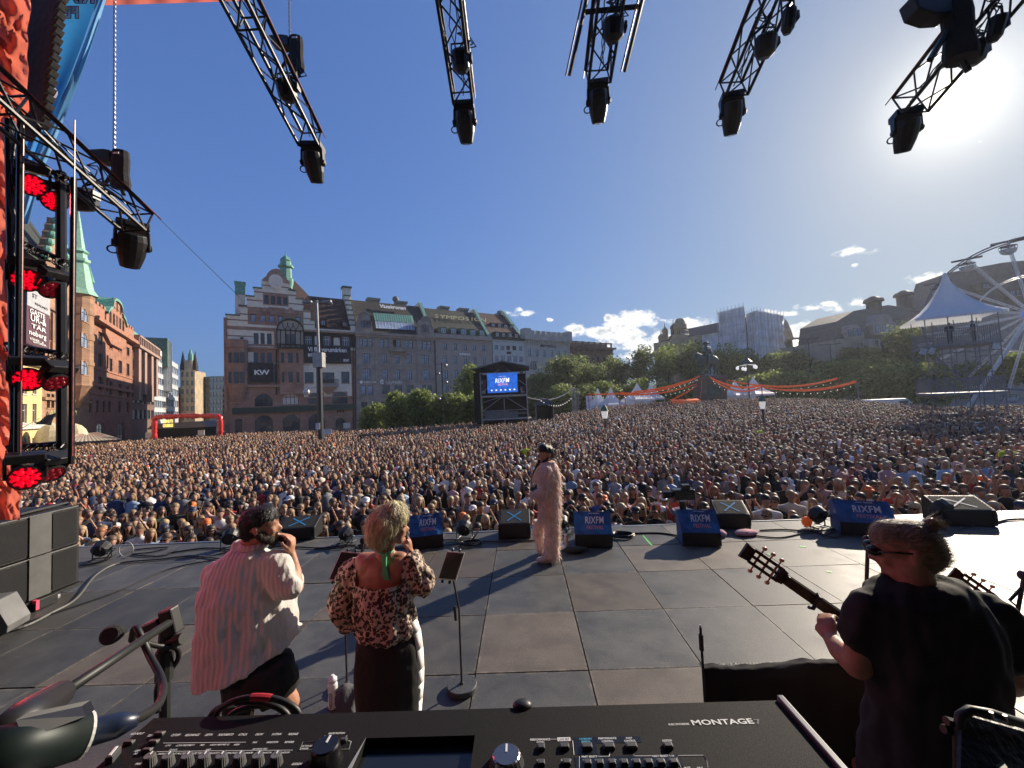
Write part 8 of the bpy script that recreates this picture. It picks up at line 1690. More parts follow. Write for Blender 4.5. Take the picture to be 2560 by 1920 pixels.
# ------------------------------------------------------------------ performers
def loft(mb,rings,n=40,fold=0,caps=True,m=0):
 """rings: (centre, half-width vector, half-depth vector); closed skin between them"""
 base=len(mb.v);N=len(rings)
 for j,(c_,a_,b_)in enumerate(rings):
  for k in range(n):t=2*math.pi*k/n;q=1+(fold*(j/(N-1))*math.sin(k*9*2*math.pi/n+j)if fold else 0);mb.v.append(tuple(Vector(c_)+(Vector(a_)*math.cos(t)+Vector(b_)*math.sin(t))*q))
 for j in range(N-1):
  for k in range(n):k2=(k+1)%n;mb.f.append([base+j*n+k,base+j*n+k2,base+(j+1)*n+k2,base+(j+1)*n+k]);mb.m.append(m)
 if caps:mb.f.append([base+k for k in range(n)][::-1]);mb.m.append(m);mb.f.append([base+(N-1)*n+k for k in range(n)]);mb.m.append(m)
def garment(name,lofts,prims,voxel,m,parent,folds=None,iters=2,cut=None):
 """cloth: lofts and capsules fused into one skin; folds(v)->outward offset"""
 o_=parent.matrix_world.translation if False else Vector(parent.location);mb=MB()
 for rg in lofts:loft(mb,[(Vector(c_)-o_,a_,b_)for c_,a_,b_ in rg])
 for p0,p1,r0,r1 in prims:
  p0,p1=Vector(p0)-o_,Vector(p1)-o_;t=(p1-p0).normalized();a_=t.orthogonal().normalized();b_=t.cross(a_);rg=[]
  for k in range(5):w=math.pi/2*(k+.15)/5;rg.append((p0-t*r0*math.cos(w),a_*r0*math.sin(w),b_*r0*math.sin(w)))
  for k in range(5):f=k/4;r=r0+(r1-r0)*f;rg.append((p0.lerp(p1,f),a_*r,b_*r))
  for k in range(4,-1,-1):w=math.pi/2*(k+.15)/5;rg.append((p1+t*r1*math.cos(w),a_*r1*math.sin(w),b_*r1*math.sin(w)))
  loft(mb,rg,20)
 me=mb.mesh(name,[m]);o=bpy.data.objects.new('t',me);col.objects.link(o);md=o.modifiers.new('r','REMESH');md.mode='VOXEL';md.voxel_size=voxel;sm=o.modifiers.new('s','SMOOTH');sm.factor=.5;sm.iterations=iters
 me2=bpy.data.meshes.new_from_object(o.evaluated_get(bpy.context.evaluated_depsgraph_get()));bpy.data.objects.remove(o);bpy.data.meshes.remove(me);me2.name=name;n=len(me2.vertices)
 if folds:
  co=np.empty(n*3,np.float32);me2.vertices.foreach_get('co',co);co=co.reshape(-1,3);nr=np.empty(n*3,np.float32);me2.vertices.foreach_get('normal',nr);nr=nr.reshape(-1,3)
  for i in range(n):co[i]+=nr[i]*folds(Vector(co[i]))
  me2.vertices.foreach_set('co',co.ravel())
 if cut:
  bm=bmesh.new();bm.from_mesh(me2);bmesh.ops.delete(bm,geom=[f for f in bm.faces if cut(f.calc_center_median()+o_)],context='FACES');bm.to_mesh(me2);bm.free()
 me2.polygons.foreach_set('use_smooth',[True]*len(me2.polygons));me2.materials.clear();me2.materials.append(m);me2.update();return link(name,me2,parent)
def rel(prims,o):return[(Vector(p[0])-o,Vector(p[1])-o,*p[2:])for p in prims]
def head(c_,yaw,pitch=0,s=1.0,roll=0):
 """face at -y turned by yaw; returns capsules of a head and a mapper"""
 R=Matrix.Rotation(yaw,3,'Z')@Matrix.Rotation(roll,3,'Y')@Matrix.Rotation(pitch,3,'X')
 def q(x,y,z):return Vector(c_)+R@(Vector((x,y,z))*s)
 X=R@Vector((1,0,0));Yv=R@Vector((0,1,0))
 L=[(q(0,.03,.02),q(0,-.02,.03),.088,.082,1),(q(0,-.045,-.045),q(0,-.04,.01),.055,.066,1),(q(-.025,-.055,-.088),q(.025,-.055,-.088),.028,.028,1),(q(-.045,.0,-.065),q(-.02,-.05,-.088),.026,.022,1),(q(.045,.0,-.065),q(.02,-.05,-.088),.026,.022,1),(q(0,-.118,-.03),q(0,-.095,.012),.0125,.008,1),(q(-.012,-.105,-.036),q(.012,-.105,-.036),.010,.010,1),(q(-.035,-.088,.022),q(.035,-.088,.022),.013,.013,1),(q(-.018,-.094,-.062),q(.018,-.094,-.062),.0085,.0085,1),(q(0,-.085,-.095),q(0,-.08,-.09),.018,.018,1)]
 for t in(-1,1):L+=[(q(t*.086,.012,-.035),q(t*.092,.018,.0),.011,.018,1,X,.5),(q(t*.04,-.07,-.025),q(t*.045,-.06,-.03),.024,.02,1)]
 return[tuple([a[0],a[1],a[2]*s,a[3]*s]+list(a[4:]))for a in L],q
def hand(w,d,pn,s=1.0,side=1,curl=.9,spread=.018):
 """palm from wrist w along d, fingers curling towards pn; thumb leaves the side"""
 w,d,pn=Vector(w),Vector(d).normalized(),Vector(pn).normalized();pn=(pn-d*pn.dot(d)).normalized();sd=d.cross(pn)*side;L=[(w,w+d*.045*s,.026*s,.030*s,1,pn,.7),(w+d*.05*s-sd*.02*s,w+d*.075*s-sd*.024*s,.018*s,.014*s,1),(w+d*.05*s+sd*.02*s,w+d*.075*s+sd*.024*s,.018*s,.014*s,1)]
 for k,(ln,o_)in enumerate(((.038,-1.5),(.043,-.5),(.040,.5),(.031,1.5))):
  p=w+(d*.078+sd*spread*1.05*o_)*s;a=d;r=.0098*s;c_=curl*(1+.08*k)
  for j in range(3):
   a=(a*math.cos(c_*(.75 if j==0 else 1))+pn*math.sin(c_*(.75 if j==0 else 1))).normalized()if j or curl>.2 else a;p2=p+a*ln*(1,.72,.5)[j]*s;L.append((p,p2,r,r*.9,1));p=p2;r*=.9;b_=a;
   if j==0:pn2=(pn*math.cos(c_*.75)-d*math.sin(c_*.75));
   pn_,d_=pn,d
   a=b_
 t0=w+(d*.02-sd*.026)*s;t1=t0+(d*.03-sd*.022+pn*.015)*s;t2=t1+(d*.028+pn*.02)*s;L+=[(t0,t1,.014*s,.012*s,1),(t1,t2,.0115*s,.009*s,1)]
 return L
STR=None
def strands(o,m,n,ln,w,flow,lift=.12):
 """loose locks laid over the hair: flow(v)->direction"""
 me=o.data;N=len(me.vertices);co=np.empty(N*3,np.float32);me.vertices.foreach_get('co',co);co=co.reshape(-1,3);nr=np.empty(N*3,np.float32);me.vertices.foreach_get('normal',nr);nr=nr.reshape(-1,3);ix=RNG.integers(0,N,n);mb=MB()
 for i in ix:
  p,q=Vector(co[i]),Vector(nr[i]);d=Vector(flow(p))+Vector(RNG.normal(size=3)*.17);d=(d-q*d.dot(q));d=d.normalized()if d.length>1e-3 else q.orthogonal();t=q.cross(d)*w;L_=ln*RNG.uniform(.6,1.4);a=p+q*.001;b_=a+d*L_*.5+q*L_*lift;c_=a+d*L_+q*L_*lift*RNG.uniform(-.4,1.6);mb.add([a-t,a+t,b_+t*.9,b_-t*.9,c_+t*.15,c_-t*.15],[(0,1,2,3),(3,2,4,5)])
 mb.obj('strands',m,o,smooth=True,kind='stuff')
def strandhair(name,prims,m,parent,amp=.006,fr=60,axis=(0,0,1),voxel=.011):
 o_=Vector(parent.location);ax=Vector(axis)
 def fo(v):v=Vector(v);w=v-ax*v.dot(ax)*.85;return .7*amp*(noise.noise(w*fr)+.6*noise.noise(w*fr*2.3))
 o=body(name,rel(prims,o_),voxel,[m],parent,1,fold=fo);strands(o,m,*STR)if STR else None;return o
m_hb=mat('hair_black',(.012,.010,.009),.42,var=.4,scale=60,bump=.5,bscale=110,stretch=(1,1,.25));m_hbl=mat('hair_blond',(.50,.36,.18),.42,var=.30,scale=55,bump=.6,bscale=120,c2=(.72,.56,.33),stretch=(1,1,.2));m_hgr=mat('hair_grey_blond',(.20,.15,.09),.45,var=.3,scale=60,bump=.6,bscale=120,stretch=(.3,1,1));m_beard=mat('beard_dark',(.05,.038,.030),.8,var=.4,scale=90,bump=.8,bscale=160)
m_skinA=mat('skin_warm',(.46,.235,.15),.48,var=.08,scale=14,bump=.05,bscale=90);m_skinB=mat('skin_tanned',(.40,.19,.12),.45,var=.08,scale=14,bump=.05,bscale=90)
for m_ in(m_skinA,m_skinB,MATS['skin_a'],MATS['skin_b'],MATS['skin_c'],MATS['skin_d']):m_.node_tree.nodes['Principled BSDF'].inputs['Subsurface Weight'].default_value=.12;m_.node_tree.nodes['Principled BSDF'].inputs['Subsurface Radius'].default_value=(.02,.008,.004)
def micro(w,tip,parent,m=None,rb=.026):
 o_=Vector(parent.location)if parent else Vector();w,tip=Vector(w),Vector(tip);t=(tip-w).normalized();r=empty('microphone',w,0);r.location=w;q=MB();q.tube([Vector(),(tip-w)*.72],[.011,.017],12);q.tube([(tip-w)*.70,(tip-w)*.78],.022,12);q.obj('handle',m_blackm,r);q=MB();q.ell((tip-w)*.93,(rb,rb,rb*1.05),14,9);q.obj('grille_head',m_grille,r,smooth=True);return r
def wavefold(f1,a1,f2,a2,zf=.25):
 def fo(v):w=Vector((v.x*f1,v.y*f1,v.z*f1*zf));return a1*noise.noise(w)+a2*noise.noise(Vector((v.x*f2,v.y*f2,v.z*f2*.5))+Vector((3,1,7)))
 return fo
 # --- man in the white shirt
r2=crop(450,1200,.36166);YM=2.4
def mp_(x,y,d=0.0):return P(*r2(x,y),YM+d)
o0=mp_(470,1900);man=empty('person',(o0.x,YM,STAGE_Z),0,'backing singer in a loose white shirt and black shorts holding a microphone to his mouth','person');o_=man.location.copy();k=.36166*YM/FPX
hp,hq=head(mp_(560,318),rad(112),0,.88);wr,pl=mp_(765,505,.06),mp_(772,430,.06)
pr=hp+[(mp_(500,440,.02),mp_(530,380),.062,.06,1),(mp_(480,520,.02),mp_(500,440,.02),.085,.065,1),(mp_(470,760,.02),mp_(470,1100,.02),.15,.14,1,(0,1,0),.7),(mp_(710,600,.01),mp_(800,738,.02),.045,.044,1),(mp_(800,742,.02),mp_(788,640,.05),.044,.042,1),(mp_(788,640,.05),wr,.041,.027,1),(mp_(240,660,.02),mp_(190,880,.06),.036,.034,1),(mp_(190,880,.06),mp_(300,860,.28),.034,.028,1),(mp_(300,860,.28),mp_(330,840,.34),.035,.03,1),(mp_(430,1400),mp_(410,1700),.085,.06,1),(mp_(410,1700),Vector((mp_(410,1750).x,YM,STAGE_Z+.1)),.055,.038,1),(mp_(650,1400,.05),mp_(755,1540,.10),.08,.06,1),(mp_(755,1540,.10),Vector((mp_(800,1700).x,YM+.12,STAGE_Z+.1)),.055,.038,1)]
for x,d in((mp_(410,1750).x,0),(mp_(800,1700).x,.12)):pr.append((Vector((x,YM+d-.03,STAGE_Z+.05)),Vector((x+.05,YM+d+.15,STAGE_Z+.04)),.042,.032,1))
pr+=hand(wr,pl-wr,Vector((-.8,-.1,.3)),1.0,-1,1.05)
body('body',rel(pr,o_),.0085,[m_skinA,m_skinA],man,2)
def q_(x,y,z):return hq(x,y,z)
STR=(1500,.035,.0011,lambda v:(-.5,-.3,-.6),.10)
strandhair('hair',[(q_(0,.03,.04),q_(0,-.02,.055),.086,.074,0),(q_(0,.05,-.02),q_(0,.045,.03),.064,.07,0),(q_(0,-.055,.085),q_(.02,-.03,.098),.038,.04,0),(q_(-.03,-.05,.09),q_(.03,-.05,.09),.03,.03,0)],m_hb,man,.003,60)
STR=(900,.012,.0008,lambda v:(0,0,-1),.35)
strandhair('beard',[(q_(-.026,-.056,-.088),q_(.026,-.056,-.088),.029,.029,0),(q_(-.06,-.005,-.05),q_(-.03,-.05,-.09),.026,.03,0),(q_(.06,-.005,-.05),q_(.03,-.05,-.09),.026,.03,0),(q_(0,-.07,-.10),q_(0,-.07,-.115),.03,.025,0),(q_(-.02,-.098,-.052),q_(.02,-.098,-.052),.008,.008,0)],m_beard,man,.003,120,voxel=.008)
def ring(xl,xr,y,dp,yt=None,off=0.0,tw=0.0):
 a_,b_=mp_(xl,y,off),mp_(xr,yt or y,off);h_=(b_-a_)/2;w=h_.x;A_=math.sqrt(max(w*w-(dp*math.sin(tw))**2,(w*.8)**2))/max(.3,math.cos(tw))if tw else w;return((a_+b_)/2,Vector((A_*math.cos(tw),A_*math.sin(tw),h_.z)),(-dp*math.sin(tw),dp*math.cos(tw),0))
m_shirt=mat('shirt_white_linen',(.74,.71,.67),.8,var=.03,scale=5,thin=.22);nt=m_shirt.node_tree;bs=nt.nodes['Principled BSDF'];tcx=nt.nodes.new('ShaderNodeTexCoord');wv=nt.nodes.new('ShaderNodeTexWave');wv.bands_direction='X';wv.inputs['Scale'].default_value=13;wv.inputs['Distortion'].default_value=1.2;wv.inputs['Detail Scale'].default_value=3;nt.links.new(tcx.outputs['Object'],wv.inputs['Vector']);nn=nt.nodes.new('ShaderNodeTexNoise');nn.inputs['Scale'].default_value=90;mpn=nt.nodes.new('ShaderNodeMapping');mpn.inputs['Scale'].default_value=(1,1,.12);nt.links.new(tcx.outputs['Object'],mpn.inputs[0]);nt.links.new(mpn.outputs[0],nn.inputs['Vector']);ad=nt.nodes.new('ShaderNodeMath');ad.operation='ADD';nt.links.new(wv.outputs['Fac'],ad.inputs[0]);nt.links.new(nn.outputs['Fac'],ad.inputs[1]);bp=nt.nodes.new('ShaderNodeBump');bp.inputs['Strength'].default_value=.55;bp.inputs['Distance'].default_value=.006;nt.links.new(ad.outputs[0],bp.inputs['Height']);nt.links.new(bp.outputs[0],bs.inputs['Normal'])
TWM=.9;rg=[ring(400,560,470,.085),ring(335,640,505,.11),ring(280,695,550,.12,tw=.35),ring(262,706,620,.13,tw=.6),ring(255,708,760,.14,tw=TWM),ring(250,718,950,.15,tw=TWM),ring(248,728,1120,.155,tw=TWM),ring(246,738,1200,.16,1120,tw=TWM),ring(246,752,1300,.165,1125,tw=TWM)]
def fshirt(v):return .006*math.sin(v.x*34+v.y*20+5*noise.noise(v*3))*min(1,max(0,(1.55-v.z)*1.5))+.022*noise.noise(Vector((v.x*8,v.y*8,v.z*3.5)))+.012*noise.noise(Vector((v.x*26,v.y*20,v.z*15)))
garment('shirt',[rg],[(mp_(640,580),mp_(735,715,.01),.088,.092),(mp_(690,600),mp_(755,735,.0),.07,.078),(mp_(255,640,.0),mp_(200,840,.03),.074,.060),(mp_(200,800,.03),mp_(188,870,.04),.060,.054),(mp_(430,475,.03),mp_(530,455,.02),.055,.05)],.0105,m_shirt,man,fshirt,1)
cl=MB();a_,b_=mp_(385,450,-.02),mp_(560,462,-.03);loft(cl,[(((a_+b_)/2)-o_+Vector((0,.04,-.02)),(b_-a_)/2*1.05,(0,.085,0)),(((a_+b_)/2)-o_+Vector((.01,.04,.025)),(b_-a_)/2*.92,(0,.075,.012))],caps=False);co_=cl.obj('collar',m_shirt,man,smooth=True);sd=co_.modifiers.new('s','SOLIDIFY');sd.thickness=.006
garment('shorts',[[ring(325,755,1240,.15),ring(315,770,1330,.155),ring(312,790,1400,.155)],[ring(310,560,1360,.12),ring(318,540,1450,.12),ring(325,505,1560,.115),ring(332,475,1700,.11)],[ring(500,800,1350,.13,1340,.04),ring(545,812,1430,.13,1400,.07),ring(590,822,1525,.125,1435,.1)]],[],.012,mat('shorts_black',(.012,.012,.013),.85,var=.2,scale=20),man,wavefold(9,.012,26,.005),2)
tag(micro(mp_(745,470,.05),mp_(672,375,.05),man),'microphone held by the man in the white shirt','microphone')
# --- woman in the leopard blouse
YW=2.62;YM=YW;o1=mp_(1430,1900);wom=empty('person',(o1.x,YW,STAGE_Z),0,'blond backing singer in a leopard print blouse and black trousers with a white side stripe','person');o_=wom.location.copy()
hp,hq=head(mp_(1455,330),rad(118),0,.93);wr=mp_(1592,498,.12);pl=mp_(1582,420,.13)
pr=hp+[(mp_(1420,500,.01),mp_(1430,420),.056,.05,1),(mp_(1270,565,.02),mp_(1520,560,.02),.06,.06,1,(0,1,0),.9),(mp_(1300,610,.0),mp_(1500,605,.0),.085,.08,1,(0,1,0),.75),(mp_(1390,690,.01),mp_(1410,1000,.01),.165,.16,1,(0,1,0),.6),(mp_(1560,580,.03),mp_(1660,730,.06),.055,.046,1),(mp_(1660,735,.06),wr,.044,.025,1),(mp_(1210,600,.03),mp_(1140,880,.06),.055,.045,1),(mp_(1140,880,.06),mp_(1260,900,.25),.042,.028,1),(mp_(1260,900,.25),mp_(1300,880,.31),.034,.028,1)]
for x in(1340,1540):b_=mp_(x,1500);pr+=[(b_,Vector((b_.x,YW,STAGE_Z+.1)),.075,.04,1),(Vector((b_.x,YW-.03,STAGE_Z+.04)),Vector((b_.x,YW+.14,STAGE_Z+.035)),.036,.028,1)]
pr+=hand(wr,pl-wr,Vector((-.9,-.05,.25)),.92,-1,.55,.021)
body('body',rel(pr,o_),.0085,[m_skinB,m_skinB],wom,2)
STR=(2600,.055,.0013,lambda v:(-.15,-.1,-1),.10)
strandhair('hair',[(hq(0,.03,.05),hq(0,-.025,.085),.104,.088,0),(hq(0,.075,-.02),hq(0,.06,.04),.086,.092,0),(hq(0,.06,-.07),hq(0,.07,-.02),.055,.08,0),(hq(.02,-.06,.10),hq(-.02,-.02,.125),.045,.055,0),(hq(-.03,-.07,.09),hq(.04,-.07,.095),.034,.03,0)],m_hbl,wom,.008,38)
m_leo=mat('leopard_print',(.50,.36,.26),.75,var=0,thin=.12);nt=m_leo.node_tree;bs=nt.nodes['Principled BSDF'];tcx=nt.nodes.new('ShaderNodeTexCoord');vo=nt.nodes.new('ShaderNodeTexVoronoi');vo.inputs['Scale'].default_value=44;nz_=nt.nodes.new('ShaderNodeTexNoise');nz_.inputs['Scale'].default_value=45;mxv=nt.nodes.new('ShaderNodeMix');mxv.data_type='VECTOR';mxv.inputs['Factor'].default_value=.035;nt.links.new(tcx.outputs['Object'],nz_.inputs['Vector']);nt.links.new(tcx.outputs['Object'],mxv.inputs[4]);nt.links.new(nz_.outputs['Color'],mxv.inputs[5]);nt.links.new(mxv.outputs[1],vo.inputs['Vector'])
cr=nt.nodes.new('ShaderNodeValToRGB');nt.links.new(vo.outputs['Distance'],cr.inputs[0]);e_=cr.color_ramp.elements;e_[0].position=.0;e_[0].color=(.20,.09,.055,1);e_[1].position=.20;e_[1].color=(.16,.07,.045,1)
for p_,c_ in((.25,(.016,.009,.009,1)),(.50,(.016,.009,.009,1)),(.56,(.62,.47,.36,1))):n_=e_.new(p_);n_.color=c_
nt.links.new(cr.outputs[0],bs.inputs['Base Color'])
rg=[ring(1235,1555,572,.07),ring(1200,1590,600,.10),ring(1195,1600,700,.135),ring(1205,1610,850,.15),ring(1215,1632,970,.16),ring(1222,1648,1020,.17),ring(1232,1625,1055,.16)]
x0_,z1_=mp_(1240,560).x,mp_(1400,500).z;x1_,z0_=mp_(1552,560).x,mp_(1400,692).z
garment('blouse',[rg],[(mp_(1195,620,.02),mp_(1150,760,.04),.072,.088),(mp_(1150,760,.04),mp_(1128,900,.06),.09,.095),(mp_(1128,900,.06),mp_(1170,985,.08),.09,.07),(mp_(1590,595,.02),mp_(1665,705,.05),.075,.088),(mp_(1665,715,.05),mp_(1605,545,.09),.075,.05),(mp_(1690,690,.05),mp_(1680,760,.05),.055,.05)],.0105,m_leo,wom,wavefold(16,.022,42,.011,.6),1,cut=lambda c_:x0_<c_.x<x1_ and c_.z>z0_-.0 and c_.y<YW+.03)
cl=MB();a_=mp_(1240,1040);b_=mp_(1625,1035)
garment('trousers',[[ring(1240,1622,1030,.13),ring(1222,1655,1110,.155),ring(1210,1672,1250,.165),ring(1208,1676,1400,.165),ring(1222,1665,1600,.16),ring(1245,1650,1850,.15),ring(1250,1640,2060,.14)]],[],.013,mat('trousers_black',(.010,.010,.011),.8,var=.2,scale=15),wom,wavefold(13,.010,34,.004,.12),2)
ss=MB();L=[]
for x,y in((1632,985),(1660,1060),(1676,1180),(1684,1320),(1682,1420),(1672,1540),(1660,1700),(1652,1900),(1645,2050)):L.append(mp_(x-24,y,-.045)-o_)
for a_,b_ in zip(L[:-1],L[1:]):ss.add([a_+Vector((-.012,-.012,0)),a_+Vector((.013,.045,0)),b_+Vector((.013,.045,0)),b_+Vector((-.012,-.012,0))],[(0,1,2,3)])
so_=ss.obj('side_stripe',mat('stripe_white',(.8,.78,.74),.7),wom,smooth=True);so_.modifiers.new('s','SOLIDIFY').thickness=.003
m_halt=mat('halter_green',(.10,.48,.22),.6);ha=MB();ha.tube([mp_(x,y,d)-o_ for x,y,d in((1350,490,.0),(1385,505,-.045),(1420,512,-.06),(1455,500,-.05),(1475,488,-.02))],.007,6);ha.prism([mp_(x,y,d)-o_ for x,y,d in((1392,512,-.075),(1425,512,-.078),(1424,600,-.075),(1445,692,-.078),(1385,692,-.078),(1400,600,-.075))][::-1],(0,.012,0));ha.obj('halter_strap',m_halt,wom)
tag(micro(mp_(1590,470,.12),mp_(1540,352,.10),wom),'microphone held by the blond backing singer','microphone');gl=MB();gl.box(hq(.0,-.095,.012)-o_,(.02,.11,.03));gl.tube([hq(-.09,.0,.012)-o_,hq(-.07,-.085,.012)-o_],.003,5);gl.tube([hq(.09,.0,.012)-o_,hq(.07,-.085,.012)-o_],.003,5);gl.obj('glasses',m_lens,wom)
# --- lead singer in pink fringe
s3=crop(1050,1050,.31646);YS=G(1370,1402,STAGE_Z).y
def sp_(x,y,d=0.0):return P(*s3(x,y),YS+d)
o2=sp_(1020,1118);sing=empty('person',(o2.x,YS,STAGE_Z),0,'singer in a shaggy pale pink suit standing at the centre of the deck edge','person');o_=sing.location.copy();m_shoe=mat('sneaker_white',(.7,.66,.62),.6);m_pks=mat('suit_pink',(.84,.65,.57),.9,var=.10,scale=12,bump=.6,bscale=30,thin=.25)
hp,hq=head(sp_(992,272),rad(-60),.1,1.0)
pr=hp+[(sp_(1010,350),sp_(1000,300),.065,.055,1),(sp_(1020,440),sp_(1015,600),.15,.14,1,(0,1,0),.7),(sp_(870,600,.06),sp_(850,592,.05),.03,.028,1),(sp_(930,352,.10),sp_(950,340,.10),.035,.035,1)]
body('body',rel(pr,o_),.014,[m_skinA,m_skinA],sing,2)
STR=None
strandhair('hair',[(hq(0,.035,.05),hq(0,-.02,.085),.098,.085,0),(hq(0,.065,-.02),hq(0,.06,.03),.08,.08,0),(hq(0,-.05,.10),hq(0,-.02,.115),.05,.05,0)],m_hb,sing,.008,35)
strandhair('beard',[(hq(-.028,-.056,-.09),hq(.028,-.056,-.09),.035,.035,0),(hq(-.06,-.005,-.05),hq(-.03,-.05,-.09),.024,.03,0),(hq(.06,-.005,-.05),hq(.03,-.05,-.09),.024,.03,0)],m_beard,sing,.002,100,voxel=.01)
def sring(xl,xr,y,dp,off=0.0):a_,b_=sp_(xl,y,off),sp_(xr,y,off);return((a_+b_)/2,(b_-a_)/2,(0,dp,0))
fs_=wavefold(22,.012,60,.008,.35)
jk=garment('jacket',[[sring(960,1065,325,.10),sring(945,1095,380,.15),sring(942,1112,450,.17),sring(940,1115,560,.165),sring(938,1112,660,.17),sring(940,1112,742,.17)]],[(sp_(1000,400,-.12),sp_(985,545,-.16),.085,.075),(sp_(985,560,-.16),sp_(895,600,-.04),.07,.06),(sp_(960,400,.12),sp_(918,470,.12),.075,.065),(sp_(915,470,.12),sp_(945,380,.12),.055,.045)],.016,m_pks,sing,fs_,1)
tr_=garment('trousers',[[sring(938,1108,735,.15),sring(925,1106,790,.155)],[sring(978,1106,780,.12,-.05),sring(985,1102,900,.10,-.05),sring(982,1096,1010,.10,-.05),sring(968,1106,1085,.12,-.05)],[sring(893,1000,790,.11,.10),sring(890,978,900,.09,.16),sring(925,1000,1010,.08,.24),sring(935,1015,1050,.08,.28)]],[],.016,m_pks,sing,fs_,1)
sh=MB();sh.ell(sp_(1000,1102,-.05)-o_,(.16,.075,.05),14,8);sh.obj('shoe',m_pks,sing,smooth=True);sh=MB();sh.ell(sp_(1110,1000,.30)-o_,(.10,.06,.05),14,8,R=Matrix.Rotation(.4,3,'Y'));sh.obj('shoe',m_shoe,sing,smooth=True);sh=MB();sh.ell(sp_(970,1000,.34)-o_,(.07,.05,.05),14,8);sh.obj('shoe',m_shoe,sing,smooth=True)
fr_V,fr_C=[],[]
for g_ in(jk,tr_):
 me=g_.data;n=len(me.vertices);co=np.empty(n*3,np.float32);me.vertices.foreach_get('co',co);co=co.reshape(-1,3);nr=np.empty(n*3,np.float32);me.vertices.foreach_get('normal',nr);nr=nr.reshape(-1,3);ix=RNG.integers(0,n,1500);ix=ix if g_ is jk else ix[(co[ix][:,0]>.02)|(RNG.random(1500)<.35)];nf=len(ix)
 p=co[ix];q=nr[ix];t=np.cross(q,[0,0,1.]);t/=np.linalg.norm(t,axis=1)[:,None]+1e-6;ln=RNG.uniform(.025,.065,(nf,1));w_=.006;d=np.array([0,0,-1.])+q*.45+RNG.normal(size=(nf,3))*.22
 fr_V.append(np.stack([p-t*w_,p+t*w_,p+d*ln+t*w_*.5+q*.008,p+d*ln-t*w_*.5+q*.008],1).reshape(-1,3));fr_C.append(np.array([(.85,.68,.60)])*RNG.uniform(.8,1.15,(nf,1)))
fo_=link('fringe',quadmesh('fringe',np.concatenate(fr_V),np.concatenate(fr_C),matattr('fringe_thread',.9,trans=.45)),sing,kind='stuff')
tag(micro(sp_(890,428,.08),sp_(945,318,.06),sing,rb=.03),'microphone held by the singer in pink','microphone')
# --- guitarist
r4=crop(1650,1180,.44608);YG=1.55
def gp_(x,y,d=0.0):return P(*r4(x,y),YG+d)
o3=gp_(1520,1600);gui=empty('person',(o3.x,YG+.05,STAGE_Z+.45),0,'guitarist in a black T-shirt and sunglasses with his hair in a bun, seen from behind','person');o_=gui.location.copy();m_skinD=mat('skin_guitarist',(.33,.16,.10),.5,var=.1,scale=16,bump=.1,bscale=120)
hp,hq=head(gp_(1372,430,.02),rad(-122),.18,.9);lw=gp_(962,940,.16);rw=gp_(1905,1215,.22)
pr=hp+[(gp_(1435,640,.0),gp_(1400,520,.0),.060,.058,1),(gp_(1230,745),gp_(1740,790),.05,.055,1),(gp_(1500,850),gp_(1530,1500),.16,.15,1,(0,1,0),.7),(gp_(1140,830),gp_(1105,1070,.02),.044,.046,1),(gp_(1105,1080,.02),gp_(1010,1000,.10),.048,.040,1),(gp_(1010,1000,.10),lw,.040,.029,1),(gp_(1900,930),gp_(2030,1110,.02),.048,.050,1),(gp_(2030,1140,.03),gp_(1960,1190,.14),.050,.042,1),(gp_(1960,1190,.14),rw,.040,.028,1),(rw,gp_(1840,1215,.27),.032,.026,1)]
pr+=hand(lw,gp_(935,850,.2)-lw,Vector((.5,.6,.15)),.95,-1,.9)
for x in(1360,1680):a_=gp_(x,1500,.1);b_=gp_(x-30,1750,.45);pr+=[(a_,b_,.09,.07,1),(b_,Vector((b_.x,b_.y,o_.z+.08)),.065,.045,1),(Vector((b_.x,b_.y,o_.z+.05)),Vector((b_.x-.05,b_.y+.15,o_.z+.04)),.045,.035,1)]
body('body',rel(pr,o_),.0085,[m_skinD,m_skinD],gui,2)
STR=(2200,.038,.0010,lambda v:(.85,-.4,.12),.015)
strandhair('hair',[(hq(0,.025,.03),hq(0,-.03,.045),.080,.068,0),(hq(0,.05,-.015),hq(0,.04,.025),.070,.076,0),(hq(0,.03,-.065),hq(0,.05,-.02),.045,.060,0),(hq(0,.095,.085),hq(.01,.105,.10),.026,.022,0),(hq(0,.10,.085),hq(.0,.135,.075),.012,.004,0),(hq(0,.10,.09),hq(.0,.13,.11),.01,.003,0)],m_hgr,gui,.0018,80)
gl=MB();
for t in(-1,1):gl.ell(hq(t*.036,-.105,.008)-o_,(.026,.026,.02),10,6);gl.tube([hq(t*.092,.01,.008)-o_,hq(t*.068,-.095,.012)-o_],.0035,5)
gl.obj('sunglasses',m_lens,gui,smooth=True)
def gring(xl,xr,y,dp,off=0.0,yt=None):a_,b_=gp_(xl,y,off),gp_(xr,yt or y,off);return((a_+b_)/2,(b_-a_)/2,(0,dp,0))
garment('t_shirt',[[gring(1325,1560,600,.075),gring(1230,1670,625,.10),gring(1120,1790,680,.12,0,700),gring(1085,1870,800,.135),gring(1120,1890,950,.15),gring(1170,1880,1100,.155),gring(1195,1865,1300,.16),gring(1190,1880,1550,.17),gring(1170,1900,1750,.18)]],[(gp_(1165,745),gp_(1128,900,.01),.066,.070),(gp_(1128,890,.01),gp_(1122,945,.02),.068,.064),(gp_(1850,830),gp_(1955,985,.01),.082,.085),(gp_(1830,800),gp_(1880,900),.085,.085)],.0115,mat('tshirt_black',(.010,.010,.011),.85,var=.15,scale=18),gui,wavefold(8,.020,22,.014,.5),2)
